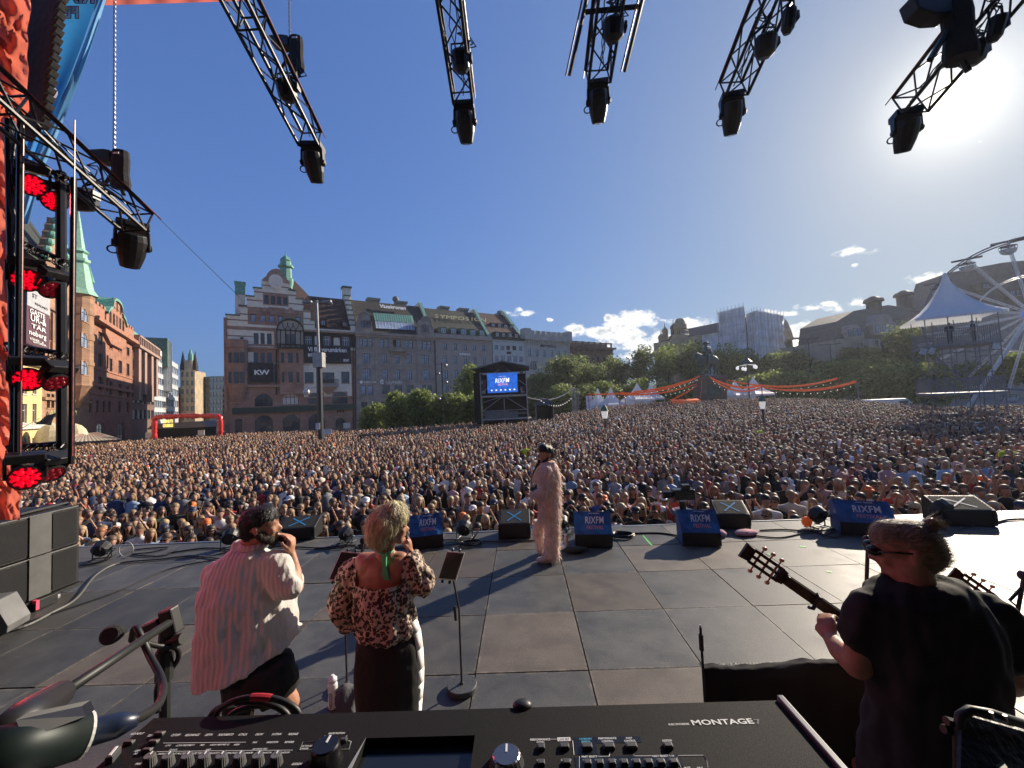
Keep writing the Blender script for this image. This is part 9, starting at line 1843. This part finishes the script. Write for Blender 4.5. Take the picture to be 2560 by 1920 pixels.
garment('jeans',[[gring(1200,1880,1600,.17,.05),gring(1210,1860,1700,.2,.1),gring(1220,1840,1800,.26,.18)]],[(gp_(1360,1700,.15),gp_(1330,1780,.45),.11,.09),(gp_(1680,1700,.15),gp_(1650,1780,.45),.11,.09)],.016,m_pant,gui,wavefold(9,.01,20,.005),2)
# guitars
m_neck=mat('neck_wood',(.050,.028,.018),.4,var=.2,scale=20);m_top=mat('guitar_top',(.48,.26,.09),.3,var=.12,scale=6);m_peg=mat('peg_pearl',(.75,.38,.26),.35);m_side=mat('guitar_side',(.10,.04,.025),.3)
def guitar(nut,heel,label,hl=.19,dark=m_neck):
 nut,heel=Vector(nut),Vector(heel);d=(heel-nut).normalized();r=empty('guitar',nut,0,label,'guitar');n_=Vector((0,1,0));n_=(n_-d*n_.dot(d)).normalized();w=d.cross(n_).normalized();L_=(heel-nut).length;q=MB();R=lambda a,b,c:d*a+w*b+n_*c
 q.prism([R(0,-.024,0),R(L_,-.029,0),R(L_,.029,0),R(0,.024,0)],n_*.012);q.prism([R(0,-.019,0),R(L_,-.022,0),R(L_,.022,0),R(0,.019,0)],n_*-.022);q.obj('neck',dark,r,bevel=.004);fr=MB()
 for k in range(14):x=L_*(1-.5**(k/8.))*1.2;fr.box(R(min(x,L_),0,.0125),(.004,.004,.004))if False else fr.tube([R(min(x,L_),-.026,.013),R(min(x,L_),.026,.013)],.0012,4)
 fr.obj('frets',m_alu,r,kind='stuff');hd=MB()
 for a_,b_ in((-.036,-.022),(.022,.036),(-.007,.007)):hd.prism([R(-.02,a_,0),R(-hl+.02,a_,-.02),R(-hl+.02,b_,-.02),R(-.02,b_,0)],n_*.016)
 for x0,x1 in((-.04,0),(-hl-.02,-hl+.03)):hd.prism([R(x0,-.036,-.01),R(x0,.036,-.01),R(x1,.030,-.003),R(x1,-.030,-.003)],n_*.018)
 hd.obj('headstock',dark,r)
 for s in(-1,1):
  for k in range(3):pg=MB();x=-.055-k*.042;pg.tube([R(x,s*.036,-.006),R(x,s*.052,-.006)],.0035,6);pg.ell(R(x,s*.060,-.006),(.011,.011,.009),10,6);pg.tube([R(x,-.02*s,-.002),R(x,.03*s,-.002)],.005,8);pg.obj('tuning_peg',m_peg,r,smooth=True)
 st_=MB()
 for k in range(6):o_s=-.020+.008*k;st_.tube([R(-.05,o_s,.012),R(L_+.25,o_s*1.2,.022)],.0007,3,caps=False)
 st_.obj('strings',m_alu,r,kind='stuff')
 pts=[]
 for k in range(40):t=2*math.pi*k/40;a_=L_+.24-.245*math.cos(t);rr=.185 if math.cos(t)<0 else .145;b_=math.sin(t)*(rr-.035*math.exp(-((a_-L_-.19)/.06)**2));pts.append(R(a_,b_,0))
 bd=MB();bd.prism(pts,n_*-.09,mside=0);bd=bd.obj('sound_box',m_side,r,recalc=True,bevel=.004);tp=MB();tp.add([p+n_*.0015 for p in pts],[tuple(range(40))]);tp.obj('sound_board',m_top,r);return r
gpA,gpB=gp_(700,598,.34),gp_(1130,895,.30);gtr=guitar(gpA,gpA+(gpB-gpA).normalized()*.43,'nylon string guitar held by the guitarist, its slotted headstock pointing left');q=MB();c_=gp_(858,722,.31)-gpA;dd=(gpB-gpA).normalized();w_=dd.cross(Vector((0,1,0))).normalized();q.tube([c_-w_*.034,c_-w_*.03+Vector((0,-.02,0)),c_+w_*.03+Vector((0,-.025,0)),c_+w_*.036],.008,6);q.obj('capo',m_blackm,gtr)
gA,gB=gp_(1890,735,.75),gp_(2300,1010,.62);guitar(gA,gA+(gB-gA).normalized()*.5,'second guitar on a stand behind the right shoulder of the guitarist',dark=m_side)
def mstand(top,foot,label,extra=()):
 r=empty('microphone_stand',Vector((foot[0],foot[1],STAGE_Z)),0,label,'microphone stand');o_=r.location.copy();b=MB();b.tube([Vector(top)-o_,Vector((0,0,.05))],.010,7);b.tube([(Vector(top)-o_)*.72,(Vector(top)-o_)*.82],.016,8);b.obj('pole',m_blackm,r)
 for k in range(3):t=2.1*k+.4;b=MB();b.tube([(0,0,.18),(.28*math.cos(t),.28*math.sin(t),.01)],.008,6);b.obj('leg',m_blackm,r)
 b=MB();b.ell(Vector(top)-o_,(.03,.03,.03),10,7)
 for e in extra:b.tube([Vector(p)-o_ for p in e],.008,6)
 b.obj('clamp',m_blackm,r);return r
t_=gp_(1165,385,.9);f_=gp_(1120,640,.9);mstand(t_,(f_.x-.1,f_.y),'microphone stand just left of the guitarist face',([gp_(1150,360,.9),gp_(1200,380,.88)],[gp_(1162,400,.9),gp_(1160,640,.92)]));t_=gp_(2042,580,.9);f_=gp_(1960,740,.9);mstand(t_,(f_.x-.25,f_.y),'microphone stand at the right edge beside the second guitar',([gp_(2035,640,.9),gp_(1960,720,.9),gp_(2010,760,.9)],))
# ------------------------------------------------------------------ synthesizer under the camera
ZK=CAM.z-.605
def K_(x,y,up=0.0):return G(x,y,ZK+up)
k5=crop(200,1700,.36166);k6=crop(850,1700,.5425)
BL,BR_=K_(398,1784),K_(1952,1762);syn=empty('synthesizer',Vector(((BL.x+BR_.x)/2,BR_.y-.2,STAGE_Z)),0,'large black keyboard synthesizer cut by the lower picture edge','synthesizer');so_=syn.location.copy()
m_syn=mat('synth_shell',(.008,.008,.009),.7,var=.25,scale=300,bump=.25,bscale=900,spec=.16);m_kt=mat('panel_print',(.62,.63,.64),.5,var=0);m_kb=mat('panel_print_blue',(.10,.42,.62),.5,var=0);m_key=mat('button_grey',(.06,.06,.062),.45,var=.1);m_end=mat('end_strip',(.16,.16,.165),.35,.5);m_gl=mat('panel_gloss',(.006,.006,.007),.3)
yb=(BL.y+BR_.y)/2;x0,x1=BL.x-so_.x,BR_.x-so_.x;yk=yb-so_.y;zk=ZK-so_.z;sa,sb_=K_(*k6(120,268))-so_,K_(*k6(620,268))-so_
sc_f=yk-.24;sd_=sa.y
for nm,(a_,b_,c_,d_)in(('rear_panel',(x0,x1,sd_,yk)),('left_panel',(x0,sa.x,sc_f,sd_)),('right_panel',(sb_.x,x1,sc_f,sd_))):b=MB();b.b3(a_,b_,c_,d_,zk-.07,zk);b.obj(nm,m_syn,syn,bevel=0)
b=MB();b.b3(sa.x+.001,sb_.x-.001,sc_f,sd_-.001,zk-.07,zk-.016);b.obj('touch_screen',mat('screen_off',(.01,.011,.013),.18,spec=.5),syn);b=MB();b.prism([(sa.x,sd_,zk+.0006),(sa.x,sc_f,zk+.0006),(sa.x-.02,sc_f,zk+.0006)],(0,0,.0006));b.obj('screen_bezel',mat('bezel_light',(.25,.25,.26),.4),syn)
b=MB();b.prism([(x1+.002,yk+.004,zk-.08),(x1+.002,sc_f,zk-.08),(x1+.002,sc_f,zk+.008),(x1+.002,yk+.004,zk+.008)],(.012,0,0));b.obj('end_cheek',m_end,syn,bevel=.002);b=MB();b.b3(x0,x1,sc_f-.16,sc_f-.002,zk-.09,zk-.03);b.obj('keybed',m_syn,syn)
kw=MB();kw.b3(0,.0215,-.14,0,0,.012);kw=kw.mesh('white_key',[mat('key_white',(.75,.74,.70),.3)]);n=int((x1-x0-.1)/.0235)
for i in range(n):link('white_key',kw,syn,(x0+.05+i*.0235,sc_f-.006,zk-.03))
for x,z in((-.45,1),(.45,1)):
 b=MB();b.tube([((x0+x1)/2+x,yk-.28,zk-.10),((x0+x1)/2-x,yk-.12,.02)],.02,8);b.obj('stand_leg',m_blackm,syn)
b=MB();b.b3(x0+.1,x1-.1,yk-.25,yk-.1,zk-.10,zk-.07);b.obj('stand_beam',m_blackm,syn)
def ktext(t,c,x0_,y0_,x1_,y1_,m=m_kt,bold=.015,shear=0):a_,b_,d_=K_(*c(x0_,y1_),.0008),K_(*c(x1_,y1_),.0008),K_(*c(x0_,y0_),.0008);u_,v_=Vector((1,(b_-a_).normalized().y,0)).normalized(),Vector((0,1,0));cc=(K_(*c((x0_+x1_)/2,(y0_+y1_)/2),.0008))-so_;h_=abs(d_.y-a_.y);link('lettering',textmesh(t,(b_-a_).length,h_,m,bold=bold,shear=shear,frame=frameof(cc,(1,0,0),(0,1,0)),flat=True),syn)
for t,a_ in(('CUTOFF',(633,372,692,388)),('RESONANCE',(730,372,825,387)),('DEPTH',(868,371,915,386)),('PORTAMENTO',(958,370,1060,385)),('ATTACK',(1097,369,1155,384)),('DECAY',(1215,368,1268,382)),('SUSTAIN',(1328,367,1392,381)),('RELEASE',(1442,366,1508,380)),('EQ',(850,417,873,428)),('LOW',(593,446,628,458)),('LOW MID/MID F',(668,445,790,457)),('MID',(832,443,860,455)),('HIGH MID/MID Q',(900,441,1030,454)),('HIGH',(1065,440,1102,452)),('PAN',(1195,424,1223,437)),('VARIATION',(1290,423,1370,436)),('REVERB',(1416,422,1478,435)),('CLOCK',(618,476,672,488)),('ARP',(870,475,903,487)),('MOTION SEQ',(1193,471,1293,483)),('SWING',(540,504,593,516)),('UNIT MULTIPLY',(630,502,745,514)),('GATE TIME',(766,500,848,513)),('VELOCITY',(890,499,966,511)),('AMPLITUDE',(1005,498,1093,510)),('SHAPE',(1143,497,1195,509)),('SMOOTH',(1258,496,1323,508)),('RANDOM',(1377,495,1448,507)),('A/D INPUT',(352,363,440,378)),('TONE',(468,376,508,392)),('EQ/FX',(410,433,462,447)),('ARP',(378,482,412,496)),('MS',(375,502,400,515)),('PAN',(385,572,420,586)),('KNOB POSITION',(1720,361,1830,374)),('1',(1688,384,1694,394)),('2',(1838,382,1846,392)),('STORE',(1730,420,1775,432)),('MOTION SEQ',(1535,450,1605,463)),('MANUAL',(1530,467,1580,479)),('ASSIGN',(1463,572,1533,588))):ktext(t,k5,*a_,shear=.1)
for t,a_,m_ in(('PERFORMANCE',(876,269,969,279),m_kt),('(HOME)',(906,282,941,290),m_kt),('CATEGORY',(1102,267,1161,275),m_kb),('SEARCH',(1112,279,1152,287),m_kb),('PERFORMANCE',(1190,264,1274,273),m_kt),('CONTROL',(1206,277,1261,286),m_kt),('PART',(1318,263,1347,271),m_kt),('CONTROL',(1309,275,1363,284),m_kt),('AUDITION',(1484,274,1529,283),m_kt),('UTILITY',(908,365,942,374),m_kt),('COMMON',(1018,363,1065,372),m_kt),('PART SELECT',(1114,348,1186,357),m_kt),('PART SELECT 1-16',(1440,345,1540,354),m_kt),('MUSIC SYNTHESIZER',(1513,199,1610,208),m_kt),('MONTAGE',(1617,180,1906,205),m_kt),('7',(1912,180,1940,203),m_end),('MUTE',(1585,400,1615,407),m_kt),('SOLO',(1645,400,1672,407),m_kt)):ktext(t,k6,*a_,m=m_,bold=.02)
for i,t in enumerate(('PIANO','KEYBOARD','ORGAN','GUITAR','BASS','STRINGS','BRASS','WOODWIND')):x=(1139,1195,1253,1307,1363,1420,1477,1533)[i];ktext(t,k6,x-20,364,x+20,370,m=m_kb)
def kline(c,*p):q=MB();q.tube([K_(*c(x,y),.0005)-so_ for x,y in p],.0005,3);q.obj('panel_line',m_kt,syn)
for p in(((575,436),(1145,430)),((530,496),(755,492)),((766,492),(985,489)),((1003,489),(1470,485)),((1665,424),(1540,428),(1520,484),(1860,478),(1875,425),(1855,420))):kline(k5,*p)
for p in(((970,273),(1000,273)),((1064,273),(1072,280),(1078,345)),((1188,352),(1240,352),(1246,330)),((1352,345),(1360,350),(1437,349)),((1545,349),(1552,355),(1572,405)),((1560,348),(1675,347),(1690,370),(1695,405)),((1103,352),(1103,405))):kline(k6,*p)
b=MB();a_,b_=K_(*k6(1003,283),.0004)-so_,K_(*k6(1061,264),.0004)-so_;b.b3(a_.x,b_.x,a_.y,b_.y,a_.z,a_.z+.0003);b.obj('white_label',m_kt,syn);ktext('LIVE SET',k6,1008,268,1057,279,m=m_gl)
for r_ in((1088,262,1173,345),(1178,260,1282,292),(1290,258,1380,290),(1088,345,1560,410)):a_,b_=K_(*k6(r_[0],r_[3]),.0002)-so_,K_(*k6(r_[2],r_[1]),.0002)-so_;b=MB();b.b3(a_.x,b_.x,a_.y,b_.y,a_.z-.0002-.0006,a_.z+.0001+.0003*(r_[3]>400));b.obj('gloss_field',m_gl,syn)
bt=MB();bt.b3(-.5,.5,-.5,.5,0,.55);bt.b3(-.42,.42,-.5,.1,.55,.75);btm=bt.mesh('button',[m_key])
def kbut(c,x,y,w=26,h=16):p=K_(*c(x,y))-so_;u_=K_(*c(x+w/2,y))-K_(*c(x-w/2,y));v_=K_(*c(x,y-h/2))-K_(*c(x,y+h/2));o=link('button',btm,syn,(p.x,p.y,zk));o.scale=(u_.x,abs(v_.y),.009);md=o.modifiers.new('b','BEVEL');md.width=.08;md.segments=2
for x,y in((550,380),(510,437),(465,495),(340,440)):kbut(k5,x,y,62,24)
for x,y in((1670,430),(1825,425)):kbut(k5,x,y,42,24)
for x,y,w in((928,315,34),(1035,312,44),(1138,312,50),(1240,312,52),(1343,310,54),(1512,308,42),(928,388,34),(1045,386,36),(1142,388,34),(1198,388,34),(1254,387,34),(1310,387,34),(1367,386,36),(1423,386,36),(1480,385,36),(1538,385,38)):kbut(k6,x,y,w,26)
def knob(x,y,r,h,nm,m,ridge=.06):
 p=K_(x,y)-so_;b=MB();n=20
 for z,k in((0,1.08),(h*.3,1.0),(h*.9,.86),(h,.78)):
  for i in range(n*2):t=math.pi*i/n;q=r*k*(1+(ridge if i%2 else 0));b.v.append((p.x+q*math.cos(t),p.y+q*math.sin(t),zk+z))
 for j in range(3):
  for i in range(n*2):i2=(i+1)%(n*2);b.f.append([j*2*n+i,j*2*n+i2,(j+1)*2*n+i2,(j+1)*2*n+i]);b.m.append(0)
 b.f.append([6*n+i for i in range(2*n)]);b.m.append(0);o=b.obj(nm,m,syn);q=MB();q.b3(p.x-r*.06,p.x+r*.06,p.y+r*.1,p.y+r*.7,zk+h,zk+h+.0012);q.obj('pointer',m_kt,o);return o
for x,y in((480,588),(605,588),(738,588),(855,587),(975,586),(1100,585),(1228,585),(1355,584)):knob(*k5(x,y),.0098,.017,'knob',mat('knob_grey',(.10,.10,.102),.4))
knob(*k5(1700,568),.026,.030,'super_knob',m_gl,.0);knob(*k6(768,385),.027,.016,'data_dial',mat('dial_metal',(.22,.22,.23),.25,.9),.02)
p=K_(*k5(230,545))-so_;b=MB();b.box((p.x,p.y,zk+.006),(.012,.026,.014),rot=.3);b.obj('slider_cap',m_key,syn,bevel=.002);b=MB();b.box((p.x,p.y,zk+.0135),(.004,.02,.002),rot=.3);b.obj('slider_mark',m_kt,syn)
# ------------------------------------------------------------------ microphone boom at the lower left
Yb=1.05;m_boom=mat('boom_metal',(.022,.024,.023),.5,.3);f_=P(408,1780,Yb);bm_=empty('microphone_stand',Vector((f_.x,Yb,STAGE_Z)),0,'boom microphone stand in the lower left corner with a knurled knob and looped cable','microphone stand');o_=bm_.location.copy()
def bp_(x,y,Y=Yb):return P(x,y,Y)-o_
b=MB();b.tube([(0,0,.03),bp_(412,1640)],.012,10);b.tube([bp_(410,1700),bp_(412,1625)],.019,12);b.obj('pole',m_boom,bm_,smooth=False);b=MB();b.lathe([(.13,0),(.13,.02),(.02,.03)],(0,0,0),24);b.obj('round_base',m_boom,bm_)
b=MB();b.tube([bp_(412,1640),bp_(418,1560)],.016,10);b.box(bp_(428,1552),(.035,.03,.065),rot=Matrix.Rotation(-.25,3,'Y'));b.box(bp_(385,1560),(.05,.03,.02),rot=Matrix.Rotation(-.4,3,'Y'));b.obj('clamp',m_blackm,bm_,bevel=.004);b=MB();b.tube([bp_(418,1608),bp_(458,1596)],[.016,.014],10);b.obj('tee_handle',m_blackm,bm_)
A_,B_=bp_(425,1555,1.04),bp_(70,1790,.66);b=MB();b.tube([A_,B_],.0095,12);b.obj('boom_arm',m_boom,bm_,smooth=True)
b=MB();kc=bp_(285,1585,.96);kd=(bp_(250,1595,.9)-kc).normalized();R=kd.to_track_quat('Z','Y').to_matrix();b.lathe([(.013,-.035),(.015,-.005),(.019,0),(.021,.018),(.016,.026)],kc,18,R=R);b.obj('knurled_knob',mat('knob_rubber',(.02,.02,.02),.7,bump=.8,bscale=500),bm_)
b=MB();b.tube([bp_(150,1735,.68),bp_(60,1800,.60),bp_(5,1845,.55)],[.020,.028,.026],14);b.obj('clip_holder',m_blackm,bm_,smooth=True)
def cbl(pts,r,nm='cable',m=m_cab,par=bm_):W_=[bp_(*p)for p in pts];out=[];n=len(W_);[out.append(.5*((2*W_[i])+(W_[i+1]-W_[max(i-1,0)])*t+(2*W_[max(i-1,0)]-5*W_[i]+4*W_[i+1]-W_[min(i+2,n-1)])*t*t+(3*W_[i]-W_[max(i-1,0)]-3*W_[i+1]+W_[min(i+2,n-1)])*t**3))for i in range(n-1)for t in(0,.2,.4,.6,.8)];b=MB();b.tube(out+[W_[-1]],r,9);b.obj(nm,m,par,smooth=True)
cbl([(330,1800,.64),(372,1782,.70),(402,1750,.80),(405,1700,.9),(375,1640,.95),(352,1590,.96),(338,1570,.97),(330,1600,.99)],.0075);cbl([(365,1608,.99),(400,1616,1.02),(440,1620,1.05),(446,1645,1.06),(432,1668,1.07)],.006);cbl([(395,1780,.98),(392,1730,.98),(398,1700,.99)],.006)
mc=empty('microphone',P(110,1850,.58),0,'large dark microphone in the lower left corner with a white ring at its cable end','microphone');o2_=mc.location.copy()
def q2(x,y,Y):return P(x,y,Y)-o2_
b=MB();b.tube([q2(-60,1905,.52),q2(60,1872,.56),q2(205,1838,.61)],[.034,.033,.029],24);b.obj('mic_body',mat('mic_green_black',(.007,.014,.013),.5,.3,var=.2,scale=12),mc,smooth=True);b=MB();b.tube([q2(205,1838,.61),q2(213,1836,.613)],.0295,24);b.obj('white_ring',mat('ring_white',(.6,.6,.58),.5,var=.15,scale=60),mc);b=MB();b.tube([q2(214,1836,.614),q2(232,1829,.62),q2(300,1812,.635),q2(345,1800,.645)],[.020,.0185,.017,.0085],18);b.obj('cable_plug',mat('plug_navy',(.012,.02,.045),.35,var=.2,scale=30),mc,smooth=True)
b=MB();b.prism([q2(60,1850,.545),q2(215,1790,.60),q2(205,1765,.61),q2(40,1800,.55)],(0,.012,0));b.obj('clip',m_blackm,mc)
# cable loop behind the synthesizer
r=empty('cable_loop',P(645,1780,.86),0,'loop of thick black cables with red tape standing behind the synthesizer','cable');o3_=r.location.copy()
for k,(dx,dy_,s)in enumerate(((0,0,1),(-22,6,.95),(18,10,.9))):
 b=MB();b.tube([P(645+dx+105*s*math.cos(t),1795+dy_-(52-5*k)*math.sin(t),.85+.02*k)-o3_ for t in[math.pi*(j/16)for j in range(17)]],.0062,8);b.obj('cable',m_cab,r,smooth=True)
b=MB();b.tube([P(645+105*math.cos(t),1795-52*math.sin(t),.85)-o3_ for t in[1.25+.12*j for j in range(5)]],.0072,8);b.obj('red_tape',mat('tape_red',(.5,.03,.04),.5),r)
b=MB();b.tube([P(645-22+100*math.cos(t),1801-47*math.sin(t),.87)-o3_ for t in(1.9,2.0,2.1)],.0075,8);b.obj('cable_tie',m_alu,r);q=MB();q.ell((0,0,0),(.020,.015,.010),12,8);tag(q.obj('cable_plug',m_blackm,smooth=True,loc=K_(1306,1764)),'small black plug peeking over the rear edge of the synthesizer','plug')
# draped box, thin pole, music desk
YD=2.25;x0,x1=P(1757,1700,YD).x,P(2330,1700,YD).x
def fdr(u,v):
 x=x0+(x1-x0)*u;zt=P(1757+573*u,1672+6*math.sin(u*7)-9*math.exp(-((u-.45)/.18)**2)+4*noise.noise(Vector((u*22,0,0))),YD).z;z0=STAGE_Z+.01;f=.02*math.sin(u*38)*(1-v)
 if v>.85:w=(v-.85)/.15;return(x,YD+.05*w,zt+.01*noise.noise(Vector((u*12,w*4,0))))
 return(x,YD-f,z0+(zt-z0)*v/.85)
dr=empty('draped_box',Vector(((x0+x1)/2,YD,STAGE_Z)),0,'box draped in black cloth left of the guitarist','box');dd_=cloth('drape_cloth',fdr,70,14,m_black,parent=dr);dd_.location=-dr.location;b=MB();b.b3(-(x1-x0)/2+.22,(x1-x0)/2-.02,.06,.30,.0,P(1900,1690,YD).z-STAGE_Z-.12);b.obj('box_body',m_cbox,dr)
t_=P(1751,1568,2.15);r=empty('thin_pole',Vector((P(1757,1700,2.15).x,2.15,STAGE_Z)),0,'thin black pole with a silver tip at the corner of the draped box','pole');o_=r.location.copy();b=MB();b.tube([(0,0,0),t_-o_],.007,8);b.tube([P(1754,1625,2.15)-o_,P(1752,1585,2.15)-o_],.012,8);b.obj('shaft',m_blackm,r);b=MB();b.tube([t_-o_,P(1750,1562,2.15)-o_],.005,8);b.obj('tip',m_alu,r)
YM2=.95;c4=[P(2405,1785,YM2),P(2600,1840,YM2),P(2600,2050,YM2-.1),P(2400,2010,YM2-.1)];r=empty('music_desk',Vector((c4[0].x+.1,YM2,STAGE_Z)),0,'black music desk with a silver clip in the lower right corner','music stand');o_=r.location.copy();b=MB();b.prism([p-o_ for p in c4][::-1],(0,.008,0));b.obj('desk_plate',m_cbox,r);b=MB();b.tube([P(*p,YM2-.01)-o_ for p in((2398,1990),(2396,1830),(2402,1790),(2425,1775),(2480,1785),(2620,1830))],.010,10);b.obj('desk_rim',m_boom,r,smooth=True);b=MB();b.tube([P(*p,YM2-.02)-o_ for p in((2478,1780),(2482,1798),(2516,1806),(2512,1788))],.004,6);b.obj('clip',m_alu,r);b=MB();b.tube([P(*p,YM2)-o_ for p in((2400,1812),(2365,1802))],.009,8);b.tube([P(*p,YM2)-o_ for p in((2400,1832),(2358,1822))],.009,8);b.obj('grip',m_boom,r);b=MB();b.tube([c4[0].lerp(c4[2],.5)-o_,Vector((0,.1,0))],.012,8);b.obj('pole',m_boom,r)
# ------------------------------------------------------------------ pieces that can be told apart become parts of their own
def split_loose(o):
 me=o.data;nv=len(me.vertices);par=list(range(nv))
 def fd(a):
  while par[a]!=a:par[a]=par[par[a]];a=par[a]
  return a
 for p in me.polygons:
  v=p.vertices;r=fd(v[0])
  for q in v[1:]:par[fd(q)]=r
 gr={}
 for p in me.polygons:gr.setdefault(fd(p.vertices[0]),[]).append(p)
 if not 1<len(gr)<80:return
 for ps in gr.values():
  ids=sorted({v for p in ps for v in p.vertices});ix={v:i for i,v in enumerate(ids)};m2=bpy.data.meshes.new(me.name);m2.from_pydata([me.vertices[i].co for i in ids],[],[[ix[v]for v in p.vertices]for p in ps])
  for m in me.materials:m2.materials.append(m)
  m2.polygons.foreach_set('material_index',[p.material_index for p in ps]);m2.update();n=o.copy();n.data=m2;col.objects.link(n)
 bpy.data.objects.remove(o)
for o in[q for q in bpy.data.objects if q.type=='MESH' and q.parent is not None and not q.children and q.name.split('.')[0]in('cornice','coping','drainpipe','handle_plate','parapet','balustrade','loggia','side_cover','scalloped_valance','copper_sheet','yoke')]:
 if len(o.data.polygons)<3000:split_loose(o)
